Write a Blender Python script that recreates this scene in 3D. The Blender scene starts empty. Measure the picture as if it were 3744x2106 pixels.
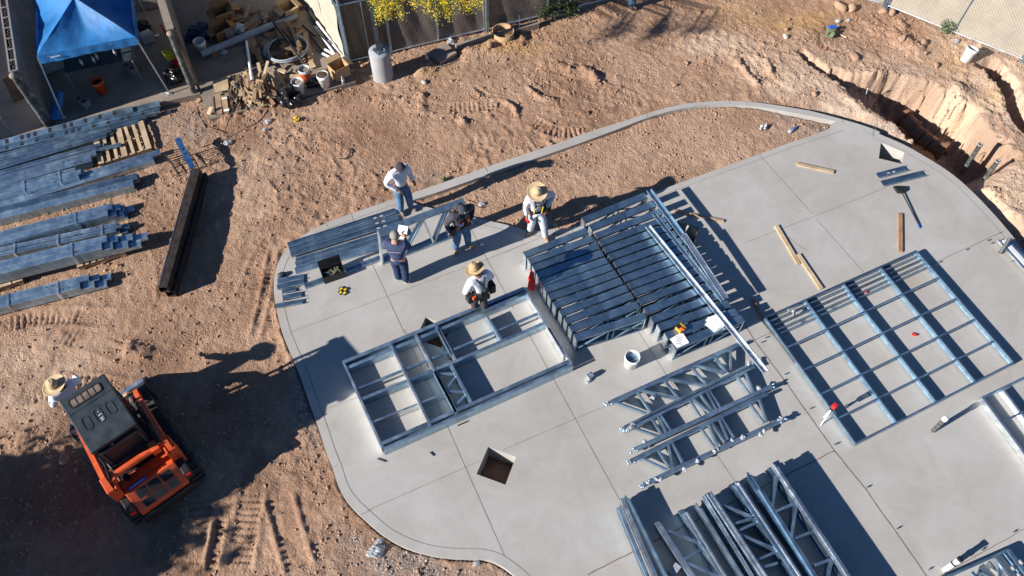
import bpy, bmesh, math, random
import numpy as np
from mathutils import Vector, Matrix
from mathutils.geometry import tessellate_polygon

# ------------------------------------------------------------------ camera, world, sun, exposure
S = bpy.context.scene
COL = S.collection
CAMZ = 14.3
FPX = 2872.5
RWC = Matrix(((0.90356793, 0.35795230, -0.23544670), (-0.42833414, 0.76719991, -0.47742451), (0.00973949, 0.53223534, 0.84654042)))
cd = bpy.data.cameras.new('camera'); cam = bpy.data.objects.new('camera', cd); COL.objects.link(cam)
cam.matrix_world = Matrix.Translation((0, 0, CAMZ)) @ RWC.to_4x4()
cd.sensor_width = 36; cd.sensor_fit = 'HORIZONTAL'; cd.lens = FPX / 3744 * 36; cd.clip_end = 2000; cd.clip_start = .1
S.camera = cam
S.render.resolution_x = 1024; S.render.resolution_y = 576
SUN_EL = math.radians(25.5); SUN_AZ = math.radians(1.5)      # shadows fall towards +X
w = bpy.data.worlds.new('World'); S.world = w; w.use_nodes = True
nt = w.node_tree; bg = nt.nodes['Background']; sk = nt.nodes.new('ShaderNodeTexSky'); sk.sky_type = 'NISHITA'
sk.sun_disc = False; sk.sun_elevation = SUN_EL
sd = Vector((-math.cos(SUN_EL) * math.cos(SUN_AZ), -math.cos(SUN_EL) * math.sin(SUN_AZ), math.sin(SUN_EL)))   # towards the sun
sk.sun_rotation = math.atan2(sd.x, sd.y); sk.air_density = 1.0; sk.dust_density = 0.0; sk.ozone_density = 8.0
nt.links.new(sk.outputs[0], bg.inputs[0]); bg.inputs[1].default_value = 0.05
sl = bpy.data.lights.new('sun', 'SUN'); sun = bpy.data.objects.new('sun', sl); COL.objects.link(sun)
sl.energy = 4.9; sl.angle = math.radians(.53); sl.color = (1, .945, .87)
sun.rotation_euler = sd.to_track_quat('Z', 'Y').to_euler(); sun.location = (-20, 0, 20)
S.view_settings.view_transform = 'Standard'; S.view_settings.look = 'None'; S.view_settings.gamma = 1; S.view_settings.exposure = .86
S.render.engine = 'CYCLES'
random.seed(7); RNG = np.random.default_rng(7)

# ------------------------------------------------------------------ pixel helpers: where a thing seen in the photo stands at height z
ZR = {0: (0, 0, 1), 1: (0, 0, .3882), 2: (650, 0, .31056), 3: (1200, 0, .3882), 4: (2100, 0, .34938), 5: (2844, 0, .34938), 6: (0, 330, .6002), 7: (0, 1200, .62533),
      8: (950, 520, .53836), 9: (1850, 650, .5176), 10: (2700, 450, .41412), 11: (2650, 880, .56596), 12: (2150, 1200, .62539), 13: (1100, 1200, .62533),
      14: (2900, 1500, .41824), 15: (0, 0, 1.4534), 16: (1400, 560, .1941), 17: (1400, 800, .26288), 18: (1850, 660, .16565), 19: (0, 1280, .43478)}
def P(k, x, y, z=0.0):
    ox, oy, s = ZR[k]; x = ox + x * s; y = oy + y * s
    r = RWC @ Vector((x - 1872, -(y - 1053), -FPX)); t = (z - CAMZ) / r.z
    return Vector((r.x * t, r.y * t, z))
def V(*a): return Vector(a)

# ------------------------------------------------------------------ materials
def mat(name, col, rough=.7, metal=0, var=.12, scale=6, bump=0, bscale=40, col2=None, spec=.4, detail=6, coord='Object', stretch=None, alpha=None, trans=0):
    m = bpy.data.materials.new(name); m.use_nodes = True; n = m.node_tree.nodes; l = m.node_tree.links
    b = n['Principled BSDF']; b.inputs['Roughness'].default_value = rough; b.inputs['Metallic'].default_value = metal
    b.inputs['Specular IOR Level'].default_value = spec
    tc = n.new('ShaderNodeTexCoord'); src = tc.outputs[coord]
    if stretch:
        mp = n.new('ShaderNodeMapping'); mp.inputs['Scale'].default_value = stretch; l.new(src, mp.inputs[0]); src = mp.outputs[0]
    nz = n.new('ShaderNodeTexNoise'); nz.inputs['Scale'].default_value = scale; nz.inputs['Detail'].default_value = detail; nz.inputs['Roughness'].default_value = .6; l.new(src, nz.inputs['Vector'])
    cr = n.new('ShaderNodeValToRGB'); l.new(nz.outputs[0], cr.inputs[0])
    c2 = col2 or tuple(min(1, c * (1 + var)) for c in col); c1 = tuple(c * (1 - var) for c in col)
    cr.color_ramp.elements[0].position = .33; cr.color_ramp.elements[1].position = .67
    cr.color_ramp.elements[0].color = (*c1, 1); cr.color_ramp.elements[1].color = (*c2, 1)
    oi = n.new('ShaderNodeObjectInfo'); hs = n.new('ShaderNodeHueSaturation'); mr = n.new('ShaderNodeMapRange')
    l.new(oi.outputs['Random'], mr.inputs[0]); mr.inputs[3].default_value = .88; mr.inputs[4].default_value = 1.1
    l.new(mr.outputs[0], hs.inputs['Value']); l.new(cr.outputs[0], hs.inputs['Color']); l.new(hs.outputs[0], b.inputs['Base Color'])
    if bump:
        n2 = n.new('ShaderNodeTexNoise'); n2.inputs['Scale'].default_value = bscale; n2.inputs['Detail'].default_value = 4; l.new(src, n2.inputs['Vector'])
        bp = n.new('ShaderNodeBump'); bp.inputs['Strength'].default_value = bump; bp.inputs['Distance'].default_value = .02; l.new(n2.outputs[0], bp.inputs['Height']); l.new(bp.outputs[0], b.inputs['Normal'])
    if alpha is not None: b.inputs['Alpha'].default_value = alpha
    if trans: b.inputs['Transmission Weight'].default_value = trans
    return m
M = {}
def galv(name, col, rough, metal=.92, var=.2):
    m = mat(name, col, rough, metal, var, 9, .12, 25, detail=5)
    n = m.node_tree.nodes; l = m.node_tree.links; b = n['Principled BSDF']
    tc = n.new('ShaderNodeTexCoord'); nz = n.new('ShaderNodeTexNoise'); nz.inputs['Scale'].default_value = 3.2; nz.inputs['Detail'].default_value = 8; l.new(tc.outputs['Object'], nz.inputs['Vector'])
    mr = n.new('ShaderNodeMapRange'); mr.inputs[1].default_value = .3; mr.inputs[2].default_value = .7; mr.inputs[3].default_value = rough - .1; mr.inputs[4].default_value = rough + .15
    l.new(nz.outputs[0], mr.inputs[0]); l.new(mr.outputs[0], b.inputs['Roughness']); return m
M['galv'] = galv('galvanized_steel', (.35, .49, .61), .42)
M['galv_dark'] = galv('dull_and_shaded_galv_steel', (.19, .30, .41), .42)  # dull studs, also webs and lower layers with shade put into the colour
M['galv_bright'] = galv('bright_and_sunlit_galv_steel', (.74, .80, .86), .34)  # bright metal, also truss ends and chords with sun put into the colour
M['pipe_grey'] = mat('grey_paint_metal', (.30, .31, .32), .5, .3, .15)
M['rust'] = mat('rusty_black_steel', (.032, .025, .024), .65, .3, .4, 7, .3, 60, (.062, .047, .042), stretch=(1, 1, 1))
M['black'] = mat('black_plastic', (.018, .018, .02), .5)
M['blackbag'] = mat('black_bag_film', (.015, .015, .017), .25, 0, .2, 8, .8, 9)
M['orange'] = mat('orange_paint', (.70, .085, .018), .45, 0, .15, 4, .08, 50, (.72, .13, .045), spec=.4, detail=9)
M['slate'] = mat('dark_slate_paint', (.028, .042, .056), .5, .1, .3, 5, .1, 90, (.05, .062, .072), detail=9)
M['rubber'] = mat('dusty_rubber', (.04, .037, .037), .85, 0, .4, 12, .4, 60)
M['glass'] = mat('dusty_glass', (.28, .21, .17), .25, 0, .3, 9, alpha=.75)
M['darkglass'] = mat('dark_glass', (.02, .022, .025), .5, 0, .1, spec=.3)
M['whitebox'] = mat('white_plastic', (.72, .72, .70), .45, 0, .1, 10)
M['pvc'] = mat('white_pvc', (.75, .76, .78), .35, 0, .06, 4)
M['pvcgrey'] = mat('grey_pvc', (.30, .33, .37), .45, 0, .08, 4)
M['red'] = mat('red_plastic', (.65, .02, .02), .5)
M['bucketor'] = mat('orange_plastic', (.65, .09, .02), .45)
M['yellow'] = mat('yellow_plastic', (.65, .52, .03), .5)
M['yelblk'] = mat('yellow_orange_plastic', (.65, .33, .03), .5)
M['bluecap'] = mat('blue_plastic', (.03, .12, .45), .45)
M['bluetarp'] = mat('blue_canopy_cloth', (.024, .155, .39), .55, 0, .25, 2.2, .6, 4, spec=.3)
M['paper'] = mat('white_paper', (.85, .85, .84), .7, 0, .04, 9)
M['card'] = mat('cardboard', (.42, .28, .15), .85, 0, .12, 5)
M['carddark'] = mat('brown_cardboard', (.30, .17, .07), .85, 0, .15, 5)
def wood(name, c, c2): return mat(name, c, .8, 0, .18, 3, .15, 40, c2, stretch=(1, 1, 1))
M['wood'] = wood('pale_lumber', (.44, .32, .19), (.56, .43, .28))
M['wood2'] = wood('weathered_lumber', (.34, .22, .13), (.45, .32, .2))
M['wood3'] = wood('dark_lumber', (.16, .10, .06), (.24, .16, .1))
M['woodred'] = wood('red_brown_lumber', (.30, .15, .08), (.42, .24, .14))
M['straw'] = mat('straw_weave', (.50, .36, .19), .85, 0, .12, 30, .3, 120)
M['strawpale'] = mat('pale_straw_weave', (.56, .42, .25), .85, 0, .1, 30, .3, 120)
M['strawband'] = mat('dark_hat_band', (.09, .05, .03), .8)
M['skin'] = mat('skin', (.30, .15, .09), .55, 0, .06)
M['skinlight'] = mat('skin_light', (.48, .27, .19), .55, 0, .06)
def cloth(name, c, v=.12): return mat(name, c, .9, 0, v, 7, .6, 12, spec=.15)
M['white_cloth'] = cloth('white_cotton', (.74, .75, .80), .05)
M['grey_cloth'] = cloth('pale_grey_cotton', (.55, .56, .62), .06)
M['navy_cloth'] = cloth('navy_knit', (.058, .075, .14))
M['dark_cloth'] = cloth('charcoal_cloth', (.055, .055, .07))
M['jeans'] = cloth('blue_denim', (.085, .165, .28), .25)
M['jeansdark'] = cloth('dark_denim', (.025, .045, .095), .2)
M['trouser_dark'] = cloth('dark_work_cloth', (.06, .05, .055), .25)
M['trouser_white'] = cloth('paint_splashed_white_cloth', (.52, .56, .62), .18)
M['boot'] = mat('tan_boot_leather', (.33, .21, .13), .8, 0, .2, 14)
M['bootgrey'] = mat('dusty_boot_leather', (.17, .14, .12), .8, 0, .2, 14)
M['sneaker'] = mat('grey_sneaker', (.42, .42, .43), .8, 0, .2, 14)
M['hairgrey'] = mat('grey_hair', (.24, .22, .20), .8, 0, .4, 40)
M['hairblack'] = mat('black_hair', (.012, .01, .01), .7)
M['strapblk'] = mat('black_webbing', (.014, .014, .017), .7)
M['leaf'] = mat('green_leaf', (.06, .09, .03), .7, 0, .3)
M['petal'] = mat('yellow_blossom', (.72, .52, .02), .7, 0, .25)
M['bark'] = mat('bark', (.16, .12, .07), .9, 0, .3, 8, .5, 20)
M['block'] = mat('concrete_block', (.24, .225, .215), .9, 0, .14, 5, .3, 60)
M['rebar'] = mat('rusty_rebar', (.10, .065, .045), .8, .3, .3)
M['foam'] = mat('clear_plastic_film', (.5, .52, .55), .3, 0, .25, 9, .7, 12, alpha=.7)
M['duct'] = mat('brown_duct', (.22, .12, .065), .8, 0, .2, 6, .3, 30)
M['galv_mid'] = galv('blue_grey_galvanized_steel', (.25, .38, .50), .42); M['bluesteel'] = galv('blue_tinted_steel', (.10, .30, .58), .4)

def brick_mat():
    m = mat('block_masonry', (.22, .21, .20), .9, 0, .15, 5, .3, 60); n = m.node_tree.nodes; l = m.node_tree.links; b = n['Principled BSDF']
    tc = n.new('ShaderNodeTexCoord'); br = n.new('ShaderNodeTexBrick'); br.inputs['Scale'].default_value = 1; br.inputs['Brick Width'].default_value = .4; br.inputs['Row Height'].default_value = .2; br.inputs['Mortar Size'].default_value = .008
    br.inputs['Color1'].default_value = (1, 1, 1, 1); br.inputs['Color2'].default_value = (.85, .85, .85, 1); br.inputs['Mortar'].default_value = (.5, .5, .5, 1)
    sx = n.new('ShaderNodeSeparateXYZ'); cx = n.new('ShaderNodeCombineXYZ'); ad = n.new('ShaderNodeMath'); ad.operation = 'ADD'
    l.new(tc.outputs['Object'], sx.inputs[0]); l.new(sx.outputs[0], ad.inputs[0]); l.new(sx.outputs[1], ad.inputs[1]); l.new(ad.outputs[0], cx.inputs[0]); l.new(sx.outputs[2], cx.inputs[1]); l.new(cx.outputs[0], br.inputs[0])
    mx = n.new('ShaderNodeMixRGB'); mx.blend_type = 'MULTIPLY'; mx.inputs[0].default_value = 1
    old = b.inputs['Base Color'].links[0].from_socket; l.new(old, mx.inputs[1]); l.new(br.outputs[0], mx.inputs[2]); l.new(mx.outputs[0], b.inputs['Base Color']); return m
M['masonry'] = brick_mat()

def fabric_mat(name, col, link, period=.09, alpha=.97):
    # screen cloth with the chain link diamonds seen over it
    m = mat(name, col, .9, 0, .12, 2.5, .3, 5); n = m.node_tree.nodes; l = m.node_tree.links; b = n['Principled BSDF']
    uv = n.new('ShaderNodeUVMap'); sx = n.new('ShaderNodeSeparateXYZ'); l.new(uv.outputs[0], sx.inputs[0])
    outs = []
    for op in ('ADD', 'SUBTRACT'):
        a = n.new('ShaderNodeMath'); a.operation = op; l.new(sx.outputs[0], a.inputs[0]); l.new(sx.outputs[1], a.inputs[1])
        d = n.new('ShaderNodeMath'); d.operation = 'MULTIPLY'; d.inputs[1].default_value = 1 / period; l.new(a.outputs[0], d.inputs[0])
        f = n.new('ShaderNodeMath'); f.operation = 'FRACT'; l.new(d.outputs[0], f.inputs[0])
        g = n.new('ShaderNodeMath'); g.operation = 'LESS_THAN'; g.inputs[1].default_value = .13; l.new(f.outputs[0], g.inputs[0]); outs.append(g)
    mxm = n.new('ShaderNodeMath'); mxm.operation = 'MAXIMUM'; l.new(outs[0].outputs[0], mxm.inputs[0]); l.new(outs[1].outputs[0], mxm.inputs[1])
    mx = n.new('ShaderNodeMixRGB'); old = b.inputs['Base Color'].links[0].from_socket; l.new(mxm.outputs[0], mx.inputs[0]); l.new(old, mx.inputs[1]); mx.inputs[2].default_value = (*link, 1)
    l.new(mx.outputs[0], b.inputs['Base Color']); b.inputs['Alpha'].default_value = alpha; return m
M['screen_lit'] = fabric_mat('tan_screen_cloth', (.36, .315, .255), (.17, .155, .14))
M['screen_lit2'] = fabric_mat('part_lit_tan_screen_cloth', (.20, .15, .095), (.13, .11, .09)); M['screen_cream'] = fabric_mat('cream_screen_cloth', (.50, .45, .36), (.36, .33, .28), .11)  # first cloth has mixed sun and shade put into its tan
M['screen_shaded'] = fabric_mat('shaded_screen_cloth', (.085, .062, .05), (.30, .28, .25))  # same screen cloth with the fence's shade put into its colour

def concrete_mat():
    m = bpy.data.materials.new('new_concrete'); m.use_nodes = True; n = m.node_tree.nodes; l = m.node_tree.links; b = n['Principled BSDF']
    b.inputs['Roughness'].default_value = .62; b.inputs['Specular IOR Level'].default_value = .35
    tc = n.new('ShaderNodeTexCoord')
    def noise(sc, det, ro=.6):
        z = n.new('ShaderNodeTexNoise'); z.inputs['Scale'].default_value = sc; z.inputs['Detail'].default_value = det; z.inputs['Roughness'].default_value = ro; l.new(tc.outputs['Object'], z.inputs['Vector']); return z
    a = noise(.33, 6); c = n.new('ShaderNodeValToRGB'); l.new(a.outputs[0], c.inputs[0])
    c.color_ramp.elements[0].position = .3; c.color_ramp.elements[1].position = .7
    c.color_ramp.elements[0].color = (.39, .367, .338, 1); c.color_ramp.elements[1].color = (.46, .45, .434, 1)
    d = noise(1.3, 9, .72); d.inputs['Distortion'].default_value = 1.2; c2 = n.new('ShaderNodeValToRGB'); l.new(d.outputs[0], c2.inputs[0])
    c2.color_ramp.elements[0].position = .32; c2.color_ramp.elements[1].position = .6; c2.color_ramp.elements[0].color = (.85, .84, .82, 1); c2.color_ramp.elements[1].color = (1, 1, 1, 1)
    mx = n.new('ShaderNodeMixRGB'); mx.blend_type = 'MULTIPLY'; mx.inputs[0].default_value = .8; l.new(c.outputs[0], mx.inputs[1]); l.new(c2.outputs[0], mx.inputs[2])
    # brownish dirt stains with a shape of their own
    e = noise(.7, 5); c3 = n.new('ShaderNodeValToRGB'); l.new(e.outputs[0], c3.inputs[0]); c3.color_ramp.elements[0].position = .56; c3.color_ramp.elements[1].position = .78
    c3.color_ramp.elements[0].color = (0, 0, 0, 1); c3.color_ramp.elements[1].color = (.45, .45, .45, 1)
    mx2 = n.new('ShaderNodeMixRGB'); l.new(c3.outputs[0], mx2.inputs[0]); l.new(mx.outputs[0], mx2.inputs[1]); mx2.inputs[2].default_value = (.36, .27, .2, 1)
    # fine specks
    v = n.new('ShaderNodeTexVoronoi'); v.inputs['Scale'].default_value = 3.2; l.new(tc.outputs['Object'], v.inputs['Vector']); lt = n.new('ShaderNodeMath'); lt.operation = 'LESS_THAN'; lt.inputs[1].default_value = .035; l.new(v.outputs[0], lt.inputs[0])
    ml = n.new('ShaderNodeMath'); ml.operation = 'MULTIPLY'; ml.inputs[1].default_value = .45; l.new(lt.outputs[0], ml.inputs[0])
    mx3 = n.new('ShaderNodeMixRGB'); l.new(ml.outputs[0], mx3.inputs[0]); l.new(mx2.outputs[0], mx3.inputs[1]); mx3.inputs[2].default_value = (.16, .12, .09, 1)
    l.new(mx3.outputs[0], b.inputs['Base Color'])
    f = noise(5, 8, .7); bp = n.new('ShaderNodeBump'); bp.inputs['Strength'].default_value = .12; bp.inputs['Distance'].default_value = .02; l.new(f.outputs[0], bp.inputs['Height']); l.new(bp.outputs[0], b.inputs['Normal'])
    return m
M['concrete'] = concrete_mat()
M['concrete_old'] = mat('old_concrete', (.25, .205, .165), .8, 0, .16, 2, .2, 40)
M['concrete_pier'] = mat('pale_pier_concrete', (.31, .32, .33), .75, 0, .1, 3, .1, 40)
M['joint'] = mat('dark_joint_filler', (.24, .225, .205), .9, 0, .3, 3)  # darker strips drawn for the slab's grooves
M['jointbrown'] = mat('brown_cold_joint', (.20, .155, .125), .9, 0, .4, 8)

def dirt_mat():
    m = bpy.data.materials.new('red_tan_dirt'); m.use_nodes = True; n = m.node_tree.nodes; l = m.node_tree.links; b = n['Principled BSDF']
    b.inputs['Roughness'].default_value = .95; b.inputs['Specular IOR Level'].default_value = .1
    tc = n.new('ShaderNodeTexCoord')
    def noise(sc, det, ro=.6):
        z = n.new('ShaderNodeTexNoise'); z.inputs['Scale'].default_value = sc; z.inputs['Detail'].default_value = det; z.inputs['Roughness'].default_value = ro; l.new(tc.outputs['Object'], z.inputs['Vector']); return z
    def ramp(src, p0, c0, p1, c1):
        r = n.new('ShaderNodeValToRGB'); l.new(src, r.inputs[0]); r.color_ramp.elements[0].position = p0; r.color_ramp.elements[1].position = p1; r.color_ramp.elements[0].color = (*c0, 1); r.color_ramp.elements[1].color = (*c1, 1); return r.outputs[0]
    def mix(fac, a, bb, mode='MIX'):
        x = n.new('ShaderNodeMixRGB'); x.blend_type = mode
        if isinstance(fac, float): x.inputs[0].default_value = fac
        else: l.new(fac, x.inputs[0])
        if isinstance(a, tuple): x.inputs[1].default_value = (*a, 1)
        else: l.new(a, x.inputs[1])
        if isinstance(bb, tuple): x.inputs[2].default_value = (*bb, 1)
        else: l.new(bb, x.inputs[2])
        return x.outputs[0]
    def attr(nm):
        a = n.new('ShaderNodeAttribute'); a.attribute_name = nm; return a.outputs['Fac']
    def math_(op, a, bb):
        x = n.new('ShaderNodeMath'); x.operation = op; x.use_clamp = True
        for i, q in enumerate((a, bb)):
            if isinstance(q, float): x.inputs[i].default_value = q
            else: l.new(q, x.inputs[i])
        return x.outputs[0]
    base = ramp(noise(.55, 8, .65).outputs[0], .33, (.345, .205, .135), .68, (.52, .345, .24))
    fine = ramp(noise(7, 8, .75).outputs[0], .3, (.72, .70, .68), .66, (1.08, 1.08, 1.08))
    c = mix(1.0, base, fine, 'MULTIPLY')
    c = mix(math_('MULTIPLY', attr('pale'), .85), c, (.62, .465, .345))
    c = mix(math_('MULTIPLY', attr('damp_shade'), .8), c, mix(.75, c, (.15, .085, .055)))
    vo = n.new('ShaderNodeTexVoronoi'); vo.inputs['Scale'].default_value = 26; l.new(tc.outputs['Object'], vo.inputs['Vector'])
    gcol = ramp(vo.outputs[0], .1, (.58, .52, .47), .55, (.22, .19, .17))
    c = mix(math_('MULTIPLY', attr('gravel'), .9), c, gcol)
    sp = math_('GREATER_THAN', noise(22, 3, .8).outputs[0], .53)
    c = mix(math_('MULTIPLY', math_('MULTIPLY', attr('petals'), .8), sp), c, (.70, .43, .06))
    l.new(c, b.inputs['Base Color'])
    nb = noise(18, 8, .75); nb2 = n.new('ShaderNodeTexVoronoi'); nb2.inputs['Scale'].default_value = 21; nb2.inputs['Randomness'].default_value = 1; wv = n.new('ShaderNodeVectorMath'); wv.operation = 'ADD'; nw = noise(9, 3, .6); l.new(tc.outputs['Object'], wv.inputs[0]); sc_ = n.new('ShaderNodeVectorMath'); sc_.operation = 'SCALE'; sc_.inputs['Scale'].default_value = .12; l.new(nw.outputs[1], sc_.inputs[0]); l.new(sc_.outputs[0], wv.inputs[1]); l.new(wv.outputs[0], nb2.inputs['Vector']); ad = n.new('ShaderNodeMath'); ad.operation = 'ADD'; l.new(nb.outputs[0], ad.inputs[0]); mm = n.new('ShaderNodeMath'); mm.operation = 'MULTIPLY'; mskr = n.new('ShaderNodeMapRange'); l.new(noise(.9, 5, .7).outputs[0], mskr.inputs[0]); mskr.inputs[1].default_value = .38; mskr.inputs[2].default_value = .64; mskr.inputs[3].default_value = -.12; mskr.inputs[4].default_value = -.75; l.new(mskr.outputs[0], mm.inputs[1]); l.new(nb2.outputs[0], mm.inputs[0]); l.new(mm.outputs[0], ad.inputs[1])
    bp = n.new('ShaderNodeBump'); bp.inputs['Strength'].default_value = .85; bp.inputs['Distance'].default_value = .045; l.new(ad.outputs[0], bp.inputs['Height']); l.new(bp.outputs[0], b.inputs['Normal'])
    return m
M['dirt'] = dirt_mat()
M['clod'] = mat('dirt_clod', (.40, .255, .175), .95, 0, .22, 3, .5, 40, spec=.1)
M['stone'] = mat('tan_stone', (.36, .24, .165), .95, 0, .15, 6, .5, 25, spec=.1)
M['gravel'] = mat('grey_brown_gravel', (.42, .36, .32), .9, 0, .45, 9, .3, 40, spec=.1)

# ------------------------------------------------------------------ mesh builder
class MB:
    def __init__(s): s.v = []; s.f = []; s.smooth = set()
    def add(s, vs, fs, smooth=False):
        o = len(s.v); s.v += [Vector(q) for q in vs]
        for f in fs:
            if smooth: s.smooth.add(len(s.f))
            s.f.append([i + o for i in f])
        return s
    def box(s, c, size, rz=0, rx=0, ry=0):
        R = Matrix.Rotation(rz, 3, 'Z') @ Matrix.Rotation(ry, 3, 'Y') @ Matrix.Rotation(rx, 3, 'X'); c = Vector(c); h = [q / 2 for q in size]
        vs = [c + R @ Vector((x * h[0], y * h[1], z * h[2])) for x in (-1, 1) for y in (-1, 1) for z in (-1, 1)]
        return s.add(vs, [(0, 1, 3, 2), (4, 6, 7, 5), (0, 4, 5, 1), (2, 3, 7, 6), (0, 2, 6, 4), (1, 5, 7, 3)])
    def frame(s, p0, p1, up=None):
        d = (p1 - p0).normalized(); up = Vector(up) if up is not None else Vector((0, 0, 1))
        if abs(d.dot(up)) > .98: up = Vector((0, 1, 0)) if abs(d.y) < .9 else Vector((1, 0, 0))
        x = d.cross(up).normalized(); y = x.cross(d).normalized(); return x, y, d
    def prof(s, pts, p0, p1, up=None, closed=True, caps=True):
        p0 = Vector(p0); p1 = Vector(p1); x, y, d = s.frame(p0, p1, up); n = len(pts)
        vs = [p0 + x * a + y * b for a, b in pts] + [p1 + x * a + y * b for a, b in pts]
        fs = [(i, (i + 1) % n, n + (i + 1) % n, n + i) for i in range(n)]
        if caps: fs += [tuple(range(n))[::-1], tuple(range(n, 2 * n))]
        return s.add(vs, fs)
    def beam(s, p0, p1, w, h, up=None, off=0):   # centred in w, top face at the line when off=-h/2
        return s.prof([(-w / 2, -h / 2 + off), (w / 2, -h / 2 + off), (w / 2, h / 2 + off), (-w / 2, h / 2 + off)], p0, p1, up)
    def chan(s, p0, p1, w, h, t=.004, up=None, opn='down', lip=0):   # C channel, web at the line
        if opn == 'down': pts = [(-w/2, 0), (w/2, 0), (w/2, -h), (w/2 - t, -h), (w/2 - t, -t), (-w/2 + t, -t), (-w/2 + t, -h), (-w/2, -h)]
        else: pts = [(-w/2, 0), (w/2, 0), (w/2, h), (w/2 - t, h), (w/2 - t, t), (-w/2 + t, t), (-w/2 + t, h), (-w/2, h)]
        p0 = Vector(p0); p1 = Vector(p1); x, y, d = s.frame(p0, p1, up); n = 8
        vs = [p0 + x * a + y * b for a, b in pts] + [p1 + x * a + y * b for a, b in pts]
        fs = [(i, (i + 1) % n, n + (i + 1) % n, n + i) for i in range(n)]
        if opn == 'down': q = [(0, 1, 4, 5), (1, 2, 3, 4), (0, 5, 6, 7)]
        else: q = [(0, 1, 4, 5), (1, 2, 3, 4), (0, 5, 6, 7)]
        fs += q + [tuple(i + n for i in f)[::-1] for f in q]
        return s.add(vs, fs)
    def tube(s, p0, p1, r, r1=None, n=10, caps=True, smooth=True):
        p0 = Vector(p0); p1 = Vector(p1); r1 = r if r1 is None else r1; x, y, d = s.frame(p0, p1)
        vs = [p0 + (x * math.cos(a) + y * math.sin(a)) * r for a in [2 * math.pi * i / n for i in range(n)]] + [p1 + (x * math.cos(a) + y * math.sin(a)) * r1 for a in [2 * math.pi * i / n for i in range(n)]]
        s.add(vs, [(i, (i + 1) % n, n + (i + 1) % n, n + i) for i in range(n)], smooth)
        if caps: s.add(vs, [tuple(range(n))[::-1], tuple(range(n, 2 * n))])
        return s
    def path(s, pts, r, n=8):
        pts = [Vector(p) for p in pts]
        for a, b in zip(pts, pts[1:]): s.tube(a, b, r, n=n)
        return s
    def lathe(s, prof, c=(0, 0, 0), n=20, ax=None, smooth=True):
        c = Vector(c); ax = Vector(ax).normalized() if ax is not None else Vector((0, 0, 1)); q = ax.to_track_quat('Z', 'Y').to_matrix()
        vs = []
        for r, z in prof:
            for i in range(n): a = 2 * math.pi * i / n; vs.append(c + q @ Vector((r * math.cos(a), r * math.sin(a), z)))
        fs = []
        for k in range(len(prof) - 1):
            for i in range(n): fs.append((k * n + i, k * n + (i + 1) % n, (k + 1) * n + (i + 1) % n, (k + 1) * n + i))
        return s.add(vs, fs, smooth)
    def ell(s, c, r, n=12, m=8, q=None):
        c = Vector(c); vs = []; fs = []
        for j in range(m + 1):
            t = math.pi * j / m
            for i in range(n):
                a = 2 * math.pi * i / n; p = Vector((r[0] * math.sin(t) * math.cos(a), r[1] * math.sin(t) * math.sin(a), r[2] * math.cos(t)))
                if q is not None: p = q @ p
                vs.append(c + p)
        for j in range(m):
            for i in range(n): fs.append((j * n + i, (j + 1) * n + i, (j + 1) * n + (i + 1) % n, j * n + (i + 1) % n))
        return s.add(vs, fs, True)
    def prism(s, poly, z0, z1):   # vertical prism over a list of xy
        n = len(poly); vs = [V(p[0], p[1], z0) for p in poly] + [V(p[0], p[1], z1) for p in poly]
        return s.add(vs, [(i, (i + 1) % n, n + (i + 1) % n, n + i) for i in range(n)] + [tuple(range(n))[::-1], tuple(range(n, 2 * n))])
    def quadthick(s, pts, t):     # a slab from a 3D polygon with thickness t downwards along its normal
        pts = [Vector(p) for p in pts]; nrm = (pts[1] - pts[0]).cross(pts[2] - pts[0]).normalized(); n = len(pts)
        vs = pts + [p - nrm * t for p in pts]
        return s.add(vs, [tuple(range(n)), tuple(range(n, 2 * n))[::-1]] + [(i, n + i, n + (i + 1) % n, (i + 1) % n) for i in range(n)])
    def build(s, name, m, parent=None, local=False, mesh_only=False, bevel=0):
        off = Vector((0, 0, 0))
        if parent is not None and not local:
            p = parent
            while p is not None: off += p.location; p = p.parent
        me = bpy.data.meshes.new(name); me.from_pydata([tuple(q - off) for q in s.v], [], s.f)
        if s.smooth:
            for i in s.smooth: me.polygons[i].use_smooth = True
        me.materials.append(M[m] if isinstance(m, str) else m)
        bm = bmesh.new(); bm.from_mesh(me); bmesh.ops.recalc_face_normals(bm, faces=bm.faces)
        if bevel: bmesh.ops.bevel(bm, geom=[e for e in bm.edges if e.is_manifold and e.calc_face_angle(0) > .6], offset=bevel, segments=2, profile=.6, affect='EDGES', clamp_overlap=True)
        bm.to_mesh(me); bm.free()
        if mesh_only: return me
        o = bpy.data.objects.new(name, me); COL.objects.link(o)
        if parent is not None: o.parent = parent
        else:   # origin at the thing itself
            lo = Vector((min(q.x for q in s.v), min(q.y for q in s.v), min(q.z for q in s.v))); hi = Vector((max(q.x for q in s.v), max(q.y for q in s.v), lo.z)); c = (lo + hi) / 2
            if not local: me.transform(Matrix.Translation(-c)); o.location = c
        return o
def tag(o, label=None, cat=None, group=None, kind=None):
    if label: o['label'] = label
    if cat: o['category'] = cat
    if group: o['group'] = group
    if kind: o['kind'] = kind
    return o
def thing(name, loc, label, cat, group=None, rz=0):
    o = bpy.data.objects.new(name, None); COL.objects.link(o); o.location = loc; o.rotation_euler = (0, 0, rz); o.empty_display_size = .1
    return tag(o, label, cat, group)
def copy_tree(o, parent=None):
    c = o.copy(); COL.objects.link(c)
    if parent is not None: c.parent = parent
    for ch in list(o.children): copy_tree(ch, c)
    return c
def one(mb, name, m, label, cat, group=None, bevel=0): return tag(mb.build(name, m, bevel=bevel), label, cat, group)
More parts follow.
